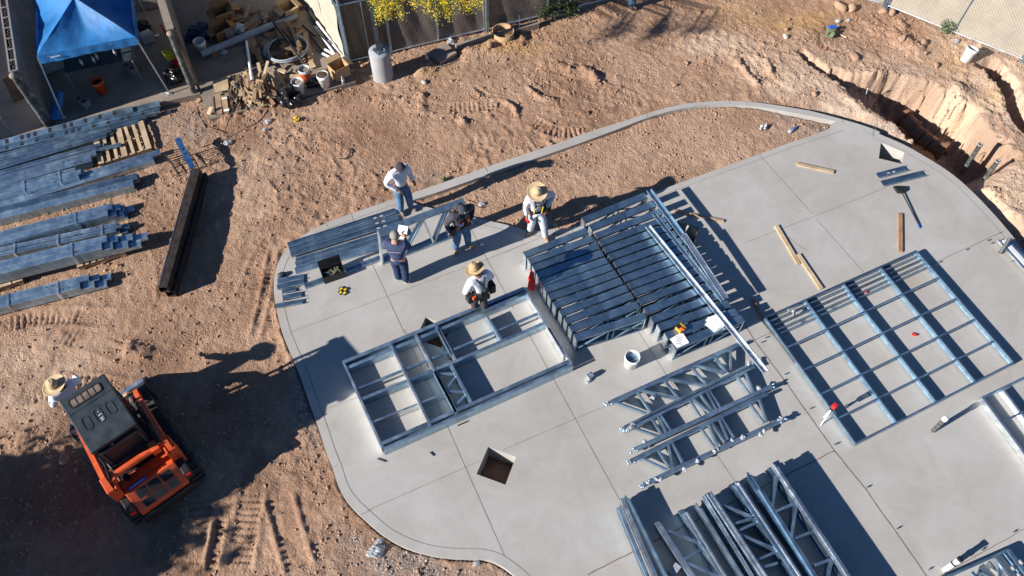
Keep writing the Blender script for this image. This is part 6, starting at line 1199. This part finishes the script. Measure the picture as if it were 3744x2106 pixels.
cA = P(2, 2005, 742, 0); cB = P(2, 1500, 30, 0); cA = V(cA.x, cA.y, .0); cB = V(cB.x, cB.y, 0.0); fence_panel('cream screened fence panel bordering the scrap yard with pipes along it', cA, cB, 1.83, 'screen_cream', .03, zs=-.02); fence_panel('cream screened fence panel farther back behind the scrap yard', cB + (cB - cA).normalized() * .08, cB + (cB - cA), 1.83, 'screen_cream', .03, zs=-.02)
def fpost(p, h, lab, r=.035): q = MB(); q.tube(V(p.x, p.y, float(gz(p.x, p.y)) - .05), V(p.x, p.y, h), r, n=12); q.ell(V(p.x, p.y, h), (r * 1.15, r * 1.15, r * .7), 12, 6); one(q, 'fence_post', 'galv', lab, 'fence post')
fpost(cA + V(.05, -.02, 0), 1.98, 'grey fence post at the corner behind the open cardboard box'); fpost(FB, 1.95, 'grey fence post between the two shade darkened screened panels near the ring form')
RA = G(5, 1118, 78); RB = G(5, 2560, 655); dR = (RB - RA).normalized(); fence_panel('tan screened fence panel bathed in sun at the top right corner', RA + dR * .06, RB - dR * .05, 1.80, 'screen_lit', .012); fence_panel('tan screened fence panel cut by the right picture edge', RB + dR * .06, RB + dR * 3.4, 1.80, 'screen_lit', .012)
RC = G(5, 740, -25); RC = RA + (RC - RA).normalized() * 3.2; fence_panel('fence panel whose rounded bottom corner shows at the top picture edge', RC, RA - (RA - RC).normalized() * .06, 1.8, 'screen_lit', .012)
for p, lab in ((RA, 'fence post at the join left of the sunlit tan fence panel'), (RB, 'fence post at the right picture edge beyond the small trench')): fpost(p, 1.85, lab, .03)
bucket('upside down white bucket leaning at the sunlit fence foot', 5, (2030, 520), 'whitebox', z=float(gz(G(5, 1990, 520).x, G(5, 1990, 520).y)), fill=None, print_='sneaker', r=.15, h=.38, tilt=(.25, .1, 1))
# ------------------------------------------------------------------ palo verde tree with yellow blossom, bushes, trees beyond
def foliage(t, name, m, centres, n, spread, size, seed):
    r = np.random.default_rng(seed); C = np.array([[*c] for c in centres]); k = r.integers(0, len(C), n); p = C[k] + r.normal(0, 1, (n, 3)) * np.array(spread); a = r.uniform(0, 6.28, (n, 3)); u = np.stack([np.cos(a[:, 0]), np.sin(a[:, 0]), r.uniform(-.6, .6, n)], -1); u /= np.linalg.norm(u, axis=1)[:, None]; w_ = np.stack([np.cos(a[:, 1]), np.sin(a[:, 1]), np.sin(a[:, 2])], -1); w_ -= (w_ * u).sum(1)[:, None] * u; w_ /= np.linalg.norm(w_, axis=1)[:, None]
    s = (size * r.uniform(.6, 1.4, n))[:, None]; vs = np.stack([p - u * s, p + w_ * s * .45, p + u * s, p - w_ * s * .45], 1).reshape(-1, 3) - np.array(t.location)[None]; me = bpy.data.meshes.new(name); me.vertices.add(4 * n); me.vertices.foreach_set('co', vs.ravel()); me.loops.add(4 * n); me.polygons.add(n); me.loops.foreach_set('vertex_index', np.arange(4 * n, dtype=np.int32)); me.polygons.foreach_set('loop_start', np.arange(0, 4 * n, 4, dtype=np.int32)); me.update(calc_edges=True); me.materials.append(M[m]); o = bpy.data.objects.new(name, me); COL.objects.link(o); o.parent = t; return o
def limbs(t, name, m, segs):
    q = MB()
    for a, b, r0, r1 in segs: q.tube(a, b, r0, r1, n=8)
    return q.build(name, m, t)
M['palegreen'] = mat('pale_green_leaf', (.20, .24, .05), .7, 0, .3)
tb = V(3.2, 18.9, G0); t = thing('palo_verde_tree', tb, 'tree with drooping yellow blossom sprays hanging over the screened fence', 'tree'); segs = [(tb, tb + V(.1, -.1, 1.6), .13, .10)]; cen = []; rt = random.Random(3); top = tb + V(.1, -.1, 1.6)
for i in range(12):
    a = i * 2 * math.pi / 12; e1 = top + V(math.cos(a) * 1.2, math.sin(a) * 1.1, 1.1 + rt.uniform(-.2, .4)); e2 = e1 + V(math.cos(a) * 1.1, math.sin(a) * .9, .3); segs += [(top, e1, .06, .035), (e1, e2, .035, .015)]; cen += [e1, e2, e1 + V(0, 0, .5), (e1 + e2) / 2 + V(0, 0, .3)]
cen = [c for c in cen if c.y > 17.2 + .0 * c.z or c.z < 0]; ycen = []
segs.append((top, top + V(0, 0, .9), .08, .05))
for x, y, z in ((965, 8, 3.0), (985, 25, 2.95), (1000, 22, 2.9), (960, 40, 2.9), (940, 10, 3.0), (1005, 45, 2.8), (1060, 10, 3.1), (1075, 30, 3.0), (1085, 12, 3.0), (1110, 25, 2.9), (1125, 40, 2.8), (1120, 10, 3.1), (1165, 12, 3.1), (1180, 28, 3.0), (1192, 5, 3.2), (1205, 15, 3.1), (955, 60, 2.7), (975, 48, 2.8), (1098, 50, 2.8), (1128, 50, 2.7), (1040, 5, 3.2), (1145, 8, 3.2)):
    c = P(15, x, y * .8 - 6, z); ycen.append(c); segs.append((c, c + V(.05, .55, .35), .006, .014)); segs.append((c + V(.05, .55, .35), top + V(0, 0, .9), .014, .022))
ycen2 = [c.lerp(c + V(.05, .5, .3), .5) for c in ycen]
limbs(t, 'trunk', 'bark', segs); foliage(t, 'crown', 'leaf', [tuple(c) for c in cen], 16000, (.45, .42, .32), .035, 1); foliage(t, 'drooping_leaves', 'palegreen', [tuple(c) for c in ycen + ycen2], 4200, (.08, .09, .12), .018, 2); foliage(t, 'yellow_blossom', 'petal', [tuple(c) for c in ycen], 3000, (.055, .055, .09), .016, 3); foliage(t, 'yellow_blossom', 'petal', [tuple(c) for c in ycen2], 900, (.07, .2, .07), .016, 4)
def shade_tree(label, base, r_, hc, n, seed, sz=.06, sq=.75):
    t = thing('shade_tree', base, label, 'tree'); rt = random.Random(seed); top = base + V(0, 0, hc * .55); segs = [(base, top, .16, .11)]; cen = []
    for i in range(22): a = rt.uniform(0, 6.28); q = math.sqrt(rt.random()) * r_ * .75; c = base + V(math.cos(a) * q, math.sin(a) * q, hc + rt.uniform(-1, 1) * r_ * sq * (1 - q / r_)); segs.append((top, c, .05, .015)); cen.append(tuple(c))
    limbs(t, 'trunk', 'bark', segs); foliage(t, 'crown', 'leaf', cen, n, (r_ * .2, r_ * .2, r_ * .17), sz, seed); return t
shade_tree('leafy tree added beyond the left picture edge to shade the dirt by the loader', V(-13.5, 6.1, G0), 2.2, 2.7, 90000, 11, .15)  # unseen stand-in for whatever casts the solid shadow by the loader
shade_tree('airy tree beyond the fence casting dappled shade at the top edge', V(5.6, 18.2, G0), 1.5, 3.4, 7000, 12, .05)
shade_tree('second airy tree beyond the fence dappling the dirt near the cut off legs', V(8.3, 18.6, G0), 1.1, 2.6, 4200, 13, .05)
def bush(label, p, s, n, seed, m='leaf'): t = thing('green_bush', p, label, 'bush'); limbs(t, 'stems', 'bark', [(p, p + V(random.uniform(-1, 1) * s * .6, random.uniform(-1, 1) * s * .6, s), .008, .004) for _ in range(8)]); foliage(t, 'leaves', m, [tuple(p + V(random.uniform(-1, 1) * s * .6, random.uniform(-1, 1) * s * .5, s * random.uniform(.3, 1))) for _ in range(10)], n, (s * .25, s * .25, s * .2), .03, seed)
M['sageleaf'] = mat('grey_green_leaf', (.16, .19, .11), .8, 0, .25)
bush('dark green bush at the fence foot in the shade of the top edge', G(3, 2060, 150), .45, 1600, 21); bush('small dark bush right of the shaded fence foot', G(3, 2270, 130), .3, 900, 22); bush('spiky grey green weed growing at the sunlit fence foot', G(5, 1770, 340), .28, 700, 23, 'sageleaf'); bush('green shrub beyond the sunlit fence at the top right corner', P(5, 2560, -20, .3) + V(.6, 2.2, 0), .7, 2500, 24, 'leaf'); bush('tiny yellow flowered weed on the dirt below the ledge', G(15, 745, 305), .08, 60, 25, 'petal')
bush('tiny weed growing by the kerb beside the standing men', G(16, 1150, 520), .10, 60, 26, 'sageleaf')
# ------------------------------------------------------------------ things lying on the slab
def plank(label, k, a, b, w_=.09, h=.04, m='wood', z=.042, name='wooden_board'):
    p0 = P(k, *a, z); p1 = P(k, *b, z); q = MB(); q.beam(p0, p1, w_, h, off=-h / 2); return tag(q.build(name, m, bevel=.003), label, 'board')
plank('pale wooden board lying alone between the planter corner and the open pit', 10, (515, 355), (845, 428), m='wood'); plank('upper pale wooden board of the two touching end to end', 10, (335, 900), (535, 1240)); plank('lower pale wooden board of the two touching end to end', 10, (528, 1155), (735, 1460)); plank('reddish board lying upright in the picture above the big grid frame', 10, (1432, 795), (1434, 1130), m='woodred'); plank('wooden board partly under the truss shadow beside the far channel', 9, (1185, 228), (1540, 303), .06, .045, m='wood2')
plank('worn orange tipped board in the shadow near the frame corner', 9, (1742, 850), (1808, 985), .06, .05, m='woodred')
t = thing('dustpan', P(10, 1430, 590, .0), 'black long handled dustpan lying on the slab', 'dustpan'); q = MB(); z = .06; pts = [P(10, 1370, 562, .03), P(10, 1474, 566, .03), P(10, 1472, 598, .05), P(10, 1445, 615, .05), P(10, 1405, 608, .05)]; q.quadthick(pts, .03); q.build('pan', 'black', t); q = MB(); q.beam(pts[1], pts[2], .01, .07); q.beam(pts[2], pts[3], .01, .08); q.beam(pts[3], pts[4], .01, .08); q.beam(pts[4], pts[0], .01, .07); q.build('pan_rim', 'black', t); q = MB(); q.tube(P(10, 1442, 610, .06), P(10, 1592, 900, .03), .014); q.build('handle', 'slate', t); q = MB(); q.tube(P(10, 1585, 890, .03), P(10, 1598, 925, .03), .017); q.build('grip', 'bluecap', t)
bucket('dirty white bucket with grey mix inside, standing below the truss rows', 9, (895, 1262), 'whitebox', z=0, fill='galv_dark', fz=.75, r=.15, h=.36, print_='red', handle=True)
# tool box
t = thing('tool_box', P(8, 490, 900, .0), 'open black tool box with green cord inside on the slab', 'tool box'); A, B = P(8, 442, 965, .0), P(8, 590, 915, .0); e = (B - A); L = e.length; e.normalize(); n = V(-e.y, e.x, 0); dp = .27; hh = .22; c0 = (A + B) / 2 + n * dp / 2; rz = math.atan2(e.y, e.x); q = MB(); q.box(c0 + V(0, 0, .01), (L, dp, .02), rz)
for s in (-1, 1): q.box(c0 + n * s * (dp / 2 - .008) + V(0, 0, hh / 2 + .01), (L, .016, hh - .02), rz); q.box(c0 + e * s * (L / 2 - .008) + V(0, 0, hh / 2 + .01), (.016, dp - .032, hh - .02), rz)
q.build('box_body', 'black', t); q = MB(); h0 = c0 + n * dp / 2 + V(0, 0, hh); q.quadthick([h0 - e * L / 2, h0 + e * L / 2, h0 + e * L / 2 + n * .03 + V(0, 0, .22), h0 - e * L / 2 + n * .03 + V(0, 0, .22)], .03)
for i in range(5): q.box(h0 + e * (-L / 2 + .06 + i * L / 5.5) + n * .015 + V(0, 0, .23), (.05, .04, .03), rz)
q.build('lid', 'black', t); q = MB()
for i in range(7): q.path([c0 + e * (.06 + random.uniform(-.08, .1)) + n * random.uniform(-.09, .09) + V(0, 0, .14 + random.random() * .06) for _ in range(4)], .008, 5)
q.build('green_cord', 'sageleaf', t); q = MB(); q.box(c0 - e * .08 + V(0, 0, .10), (.20, .16, .1), rz + .2); q.build('red_tool', 'rebar', t); q = MB(); q.box(c0 - e * .12 + n * .02 + V(0, 0, .16), (.14, .03, .03), rz - .4); q.build('hand_tool', 'galv', t); q = MB(); q.box(B + n * .08 - V(0, 0, 0) + e * .008 + V(0, 0, .14), (.02, .05, .07), rz); q.build('latch', 'galv_bright', t)
t = thing('drill_bit_case', P(8, 565, 1010, 0), 'open yellow and black bit case on the slab near the tool box', 'tool case')
for x, y in ((552, 995), (580, 1000), (548, 1020), (575, 1024)): q = MB(); q.box(P(8, x, y, .02), (.085, .085, .035), .3); q.build('case_quarter', 'black', t, bevel=.006); q = MB(); q.box(P(8, x, y, .04), (.06, .05, .012), .3); q.build('yellow_insert', 'yellow', t)
q = MB(); q.ell(P(8, 148, 900, .05), (.10, .07, .05), 8, 6); q.tube(P(8, 150, 900, .06), P(8, 175, 885, .05), .02); q.box(P(8, 142, 915, .03), (.10, .06, .05), .4); one(q, 'power_tool', 'slate', 'small dark power tool resting on the kerb band above the short tracks', 'power tool')
# on the truss rows
ztp = .468
def sheet_(t, k, c, rz, z, s=(.28, .22)): q = MB(); q.box(P(k, *c, z), (*s, .004), rz, random.uniform(-.03, .03)); return q.build('sheet', 'paper', t)
t = thing('paper_sheets', P(9, 1475, 1025, ztp), 'loose white drawing sheets on the trusses beside the bright channel', 'papers')
for i, (x, y, r) in enumerate(((1470, 1020, .1), (1485, 1035, .25), (1478, 1012, -.1), (1465, 1040, .3))): sheet_(t, 9, (x, y), r, ztp + .008 + i * .007, (.24, .26))
t = thing('paper_sheets', P(9, 1220, 1145, ztp), 'white paper sheets on the nearest truss of the right row', 'papers')
for i, (x, y, r) in enumerate(((1222, 1148, .12), (1230, 1150, .0))): sheet_(t, 9, (x, y), r, ztp + .008 + i * .007, (.28, .24))
q = MB()
for i in range(5): q.beam(P(9, 1195 + (i % 2) * 6, 1122 + i * 12, ztp + .03), P(9, 1245 - (i % 2) * 8, 1130 + i * 12, ztp + .03), .006, .002)
M['ink'] = mat('grey_ink', (.35, .35, .36), .8); q.build('printed_lines', 'ink', t)
t = thing('battery_pack', P(9, 1230, 1065, ztp), 'yellow and black power tool battery resting on the right truss row', 'battery'); q = MB(); q.box(P(9, 1232, 1062, ztp + .05), (.17, .15, .08), .25); q.build('yellow_case', 'yelblk', t, bevel=.012); q = MB(); q.box(P(9, 1215, 1050, ztp + .10), (.06, .09, .03), .25); q.build('black_terminal', 'black', t, bevel=.005); q = MB(); q.box(P(9, 1248, 1068, ztp + .10), (.03, .09, .02), .25); q.build('orange_latch', 'bucketor', t)
t = thing('red_rag', P(9, 180, 720, .2), 'bright red rag tied to the end of a left row truss', 'rag'); q = MB(); rows = []
for i in range(9):
    v = i / 8; rows += [P(9, 178 + (j - 2) * (6 + 7 * math.sin(v * 2.4)) + 3 * math.sin(i * 1.7), 655 + v * 135, .47 - .42 * v) + V(0, -.02 - .02 * (j % 2), 0) for j in range(5)]
q.add(rows, [(i * 5 + j, i * 5 + j + 1, i * 5 + j + 6, i * 5 + j + 5) for i in range(8) for j in range(4)], True); q.build('hanging_cloth', 'red', t); q = MB(); q.ell(P(9, 178, 660, .47), (.03, .03, .03), 8, 6); q.build('knot', 'red', t)
# stub pipes, tripod, rack of white pipe
t = thing('stub_pipe', P(14, 1225, 180, 0), 'black stub pipe with white cap standing up from the slab', 'stub pipe'); b = P(14, 1225, 180, 0); q = MB(); q.tube(b, b + V(.0, .03, .50), .042, n=14); q.build('pipe', 'wrap', t); q = MB(); q.tube(b + V(0, .03, .49), b + V(.0, .032, .56), .052, n=16); q.ell(b + V(0, .032, .56), (.052, .052, .015), 14, 6); q.build('cap', 'pvc', t)
t = thing('stub_pipe', P(14, 1320, 1400, 0), 'white pipe piece with black clamps leaning low on the slab at lower right', 'pipe'); b = P(14, 1318, 1400, .0); tp = P(14, 1465, 1300, .42); q = MB(); q.tube(b, tp, .045, n=14); q.build('pipe', 'pvc', t)
for s in (.62, .97): c = b.lerp(tp, s); d = (tp - b).normalized(); q = MB(); q.tube(c - d * .02, c + d * .02, .054, n=14); q.build('clamp', 'black', t)
t = thing('laser_tripod', P(11, 660, 1140, 0), 'red headed laser level on a small white tripod beside the grid frame', 'tripod'); hd_ = P(11, 694, 1085, .42)
for x, y in ((620, 1192), (640, 1140), (722, 1120)): q = MB(); q.tube(hd_, P(11, x, y, 0), .014, .011); q.build('leg', 'pvc', t)
q = MB(); q.box(hd_ + V(0, 0, .03), (.10, .08, .09), .3); q.build('mount', 'black', t, bevel=.01); q = MB(); q.box(hd_ + V(0, .0, .12), (.10, .09, .11), .3); q.build('laser_head', 'red', t, bevel=.02)
t = thing('pipe_rack', P(10, 2400, 1150, 0), 'long white and steel channels strapped at the slab edge by the right picture edge', 'steel channel')
for dx, m_, w_ in ((0, 'pvc', .10), (-48, 'galv_bright', .05), (40, 'galv', .05)): q = MB(); q.beam(P(10, 2340 + dx, 1035, .08), P(10, 2760 + dx, 1500, .08), w_, .05); q.build('channel', m_, t)
q = MB(); a_ = P(10, 2310, 1150, .02); b_ = P(10, 2400, 1010, .32); q.tube(a_, b_, .04, n=12); one(q, 'stub_pipe', 'wrap', 'dark leaning stub pipe at the slab edge near the right picture edge', 'stub pipe')
# small things
def can(label, p, m='red', rz=.5): t = thing('drink_can', p, label, 'can'); q = MB(); d = V(math.cos(rz), math.sin(rz), 0); q.tube(p + V(0, 0, .024) - d * .045, p + V(0, 0, .024) + d * .045, .026, n=14); q.build('can_body', m, t); q = MB(); q.tube(p + V(0, 0, .024) + d * .044, p + V(0, 0, .024) + d * .05, .022, n=14); q.build('can_end', 'galv_bright', t)
can('crushed red can lying inside the grid frame near its top tracks', P(11, 915, 328)); can('red can lying in the centre bay of the grid frame', P(11, 1220, 610), rz=-.8)
q = MB(); q.box(P(13, 1690, 280, .07), (.13, .10, .13), .2); q.box(P(13, 1682, 308, .03), (.10, .05, .06), .3); q.tube(P(13, 1690, 270, .13), P(13, 1705, 268, .13), .03); tag(q.build('metal_fitting', 'galv_bright', bevel=.012), 'small shiny metal fitting standing on the slab near the white bucket', 'fitting')
def bits(label, k, lst, m='rebar', r=.012, name='steel_offcut', cat='offcut', g_='short steel offcuts on the slab'):
    for a, b in lst: q = MB(); q.tube(P(k, *a, .014), P(k, *b, .014), r, n=6); tag(q.build(name, m), label, cat, g_)
bits('short dark steel offcut lying on bare slab near the wall frame corner', 13, [((447, 762), (493, 780)), ((755, 724), (776, 746)), ((915, 570), (972, 545))], 'slate')
bo = 'anchor bolts standing beside the slab joints'
for k, lst in ((11, [(260, 632), (235, 662), (385, 868), (548, 1090), (715, 1318), (1380, 145), (1555, 65), (1845, 140), (690, 445), (490, 532), (1225, 215)]), (14, [(640, 680), (905, 1040), (1920, 1070), (1645, 1225), (1180, 1398), (1320, 1420), (360, 305)]), (10, [(2195, 1045), (2225, 1070)])):
    for x, y in lst: b = P(k, x, y, 0); q = MB(); q.tube(b, b + V(.0, .0, .07), .0085, n=7); q.tube(b + V(0, 0, .035), b + V(0, 0, .047), .018, n=6); tag(q.build('anchor_bolt', 'galv'), 'small steel anchor bolt sticking up beside a joint in the slab', 'anchor bolt', bo)
bottle('clear bottle lying on the planter dirt by the slab apex', G(5, 530, 1300) + V(0, 0, .04), lie=(1, -.4, 0), s=1.2); bottle('clear bottle lying on the planter dirt with its shadow beside it', G(10, 440, 90) + V(0, 0, .04), 'bluecap', lie=(1, .25, 0), s=1.4); bottle('first of two white cups on the planter dirt, left one', G(10, 185, 70) + V(0, 0, .04), lie=(.6, .4, .3), s=.9); bottle('second of two white cups on the planter dirt, right one', G(10, 225, 66) + V(0, 0, .04), lie=(.6, .5, .3), s=.9)
for lab, k, x, y, s in (('crumpled clear plastic on the gravel at the bottom slab edge', 13, 440, 1310, .16), ('small clear plastic scrap above it on the slab side gravel', 13, 460, 1250, .08), ('white plastic scrap on the gravel at the slab bottom curve', 13, 1025, 1378, .07), ('clear scrap on the planter side of the kerb', 8, 2045, 62, .06), ('clear plastic cup on the dirt right of the wire rack', 6, 1390, 325, .10), ('plastic litter at the ledge foot, upper piece', 1, 2525, 1150, .09), ('plastic litter at the ledge foot, lower piece', 1, 2500, 1225, .07), ('clear wrapper on the planter dirt behind the vested man', 16, 1850, 980, .08), ('clear wrapper beside the planter tip right of the man in the wide hat', 18, 1075, 1000, .06), ('white scrap on the gravel by the pallet', 1, 1335, 1170, .09), ('wrapper caught beside the slotted track end', 1, 1590, 1065, .06), ('grey plastic on the dirt near the rocks at top right', 5, 625, 230, .09), ('small blue grey scrap beside it', 5, 730, 220, .07), ('clear scrap against the sunlit fence foot', 5, 1865, 440, .09), ('clear scrap right of the upside down bucket', 5, 2090, 560, .07), ('tiny white scrap on the petal strewn dirt', 4, 1880, 145, .04)):
    lumpbag('plastic_litter', 'foam', lab if len(lab.split()) > 3 else lab + ' on the dirt at top right', 'litter', G(k, x, y), (s, s * .7, s * .5), 14, int(x)).location.z += .01
lumpbag('packed_bag', 'sageleaf', 'pale green clear bag with a blue top edge on the dirt at the right', 'bag', G(5, 545, 370), (.16, .12, .12), 18, 31); q = MB(); p = G(5, 550, 335); q.box(p + V(0, 0, .17), (.24, .12, .05), -.2); one(q, 'blue_wrapper', 'bluecap', 'blue wrapper lying on the pale green bag on the dirt', 'wrapper', bevel=.015); q = MB(); q.tube(G(5, 640, 368, .04), G(5, 715, 403, .03), .022, n=8); one(q, 'wood_handle', 'wood', 'pale wooden handle lying right of the blue topped bag', 'handle')
for lab, a, tp_ in (('left orange marker flag on a thin wire by the narrow trench', (375, 660), (458, 475)), ('right orange marker flag on a thin wire by the narrow trench', (445, 675), (512, 495))):
    b = G(5, *a); t = thing('marker_flag', b, lab, 'marker flag'); tp1 = P(5, *tp_, .42); q = MB(); q.tube(b - V(0, 0, .05), tp1, .005, n=5); q.build('wire', 'galv_dark', t); q = MB(); q.quadthick([tp1, tp1 + V(.09, .02, -.01), tp1 + V(.08, -.01, -.11), tp1 + V(0, -.02, -.10)], .004); q.build('flag', 'bucketor', t)
# ------------------------------------------------------------------ trench: jointed duct, caps, black pipes
dz = -1.0; t = thing('jointed_duct', P(5, 1450, 1380, dz), 'large brown jointed duct lying at the bottom of the open trench', 'duct'); pts = [P(5, 1330, 1245, dz), P(5, 1440, 1350, dz), P(10, 1540, 60, dz), P(10, 1620, 125, dz), P(10, 1700, 180, dz), P(10, 1790, 235, dz)]
for a, b in zip(pts, pts[1:]): q = MB(); d = (b - a).normalized(); q.tube(a + d * .015, b - d * .015, .20, n=20); q.tube(b - d * .05, b - d * .0, .225, n=20); q.build('segment', 'duct', t)
for p, d in ((pts[0], pts[0] - pts[1]), (pts[-1], pts[-1] - pts[-2])): d = d.normalized(); q = MB(); q.tube(p, p + d * .10, .27, n=24); cp = q.build('end_cap', 'duct', t); q = MB(); q.tube(p + d * .10, p + d * .20, .08, n=14); q.build('outlet', 'duct', cp)
def stub(lab, k, a, b, z0, hh): p = P(k, *a, z0); tp = P(k, *b, z0 + hh); t = thing('stub_pipe', p, lab, 'stub pipe'); q = MB(); q.tube(p - (tp - p) * .5, tp, .055, n=14); q.build('pipe', 'wrap', t); q = MB(); q.lathe([(.040, .0), (.062, .0), (.062, .03), (.040, .03)], tp, 14, tp - p); q.build('rim', 'pipe_grey', t); q = MB(); q.lathe([(0, 0), (.04, 0)], tp + V(0, 0, .004), 12, tp - p); q.build('bore', M['holedark'], t)
stub('black stub pipe standing in the trench, the one farther from the camera', 10, (2025, 360), (2132, 195), -.45, .62); stub('black stub pipe standing nearest the camera on the trench edge', 10, (2200, 460), (2287, 340), -.42, .50)
# rocks one can tell apart
def rock(lab, k, x, y, s, seed, m='stone', grp=None):
    r = random.Random(seed); bm = bmesh.new(); bmesh.ops.create_icosphere(bm, subdivisions=2, radius=1); ax = [Vector((r.uniform(-1, 1), r.uniform(-1, 1), r.uniform(-1, 1))).normalized() for _ in range(7)]; lim = [r.uniform(.55, .9) for _ in ax]
    for v in bm.verts:
        for a, l_ in zip(ax, lim):
            dd_ = v.co.dot(a)
            if dd_ > l_: v.co -= a * (dd_ - l_)
        v.co = Vector((v.co.x * s[0], v.co.y * s[1], v.co.z * s[2]))
    me = bpy.data.meshes.new('rock'); bm.to_mesh(me); bm.free(); me.materials.append(M[m]); o = bpy.data.objects.new('rock', me); COL.objects.link(o); o.location = G(k, x, y, s[2] * .35); o.rotation_euler = (0, 0, r.uniform(0, 3)); return tag(o, lab, 'rock', grp)
rock('largest pale rock at the top right corner of the dirt', 5, 650, 80, (.26, .17, .14), 1); rock('dark sided rock touching the largest pale rock', 5, 770, 95, (.15, .13, .12), 2); rock('flat rock at the fence join near the top right', 5, 1090, 130, (.16, .11, .09), 3); rock('upright rock at the fence join beside the flat rock', 5, 1185, 150, (.11, .09, .13), 4)
rock('rock with a sharp shadow in the middle of the right bank', 5, 1300, 410, (.15, .11, .10), 5); rock('rock left of the upside down bucket on the right bank', 5, 1530, 450, (.13, .10, .09), 6); rock('small rock below the rock left of the bucket', 5, 1545, 565, (.07, .06, .06), 7); rock('rock at the lip right of the trench head', 5, 1650, 695, (.12, .08, .08), 8); rock('grey rock among the small stones left of the trench', 5, 80, 385, (.11, .08, .07), 9, 'gravel'); rock('small tan rock above the grey rock left of the trench', 5, 90, 310, (.08, .07, .06), 10)
rock('pale slab of rock tipped over the trench above the duct', 5, 800, 610, (.20, .10, .10), 11); rock('round rock alone on the bank between trench and kerb', 5, 390, 990, (.08, .08, .06), 12); rock('round tan rock near the kerb top right of the scraped ground', 4, 2510, 990, (.09, .08, .07), 13); rock('small rock with a dark shadow in the middle of the open dirt', 4, 1050, 895, (.09, .06, .06), 14); rock('small rock alone in the middle of the upper dirt', 4, 1170, 660, (.08, .05, .05), 15)
rock('rock beside the left track of the orange loader', 7, 380, 770, (.12, .10, .07), 16); rock('small pale rock near the left arm of the loader', 7, 445, 832, (.06, .05, .05), 17); rock('dark rock at the lower right of the form ring', 3, 1520, 430, (.12, .09, .08), 18); rock('grey block in the dirt above the curved track marks', 3, 905, 780, (.10, .07, .06), 19, 'gravel'); rock('pale broken chunk at the patio ledge corner', 1, 1880, 950, (.10, .07, .06), 20); rock('dark clod by the kerb near the shadowed scrape', 3, 2460, 1060, (.06, .05, .04), 21, 'rebar')
rg = random.Random(77)
for i in range(40):
    x = rg.uniform(100, 2500); y = rg.uniform(100, 1300); g_ = G(5, x, y)
    if y > 950 and x < 1300: continue
    s = rg.uniform(.02, .05); rock('small tan stone strewn over the bank on the right', 5, x, y, (s, s * .8, s * .7), 100 + i, 'stone', 'small stones on the right hand bank')
# thin sticks and wires on the dirt
def wire(lab, k, pts, r=.006, m='rebar', name='loose_wire', cat='wire', dz=.02): q = MB(); q.path([G(k, *p, dz) for p in pts], r, 5); one(q, name, m, lab, cat)
wire('bent dark wire lying on the bare dirt above the standing men', 8, [(540, 115), (580, 118), (605, 100), (618, 65), (605, 45)], .012, 'strapblk'); wire('long thin stick on the gravel beside the patio ledge', 1, [(1840, 1030), (1940, 1210)], .010, 'wood3', 'thin_stick', 'stick'); wire('second thin stick below the patio ledge corner', 1, [(1960, 1200), (2120, 1260)], .010, 'wood3', 'thin_stick', 'stick'); wire('black wire curling over the planter dirt', 16, [(1590, 905), (1700, 920), (1760, 1010), (1850, 1040), (1990, 1000)], .006, 'strapblk'); wire('thin branch on the dirt by the paving slab', 3, [(1060, 630), (1140, 610), (1230, 560)], .010, 'wood3', 'dry_branch', 'branch'); wire('tie wire bent near the cut off legs', 4, [(1600, 10), (1650, 50), (1730, 70)], .008, 'wood', 'dry_branch', 'branch')
q = MB(); q.path([G(1, 2110, 1300, .05), G(1, 2180, 1230, .3), G(1, 2240, 1120, .35)], .012, 6); q.path([G(1, 2120, 1320, .04), G(1, 1900, 1400, .04)], .01, 5); one(q, 'bent_rebar', 'rebar', 'bent thin rebar lying in the dirt below the ledge', 'rebar')
q = MB(); q.tube(P(5, 940, 930, -.15), P(5, 925, 985, -.5), .014); one(q, 'marker_stake', 'pvc', 'short white stake poking from the trench shadow', 'stake')
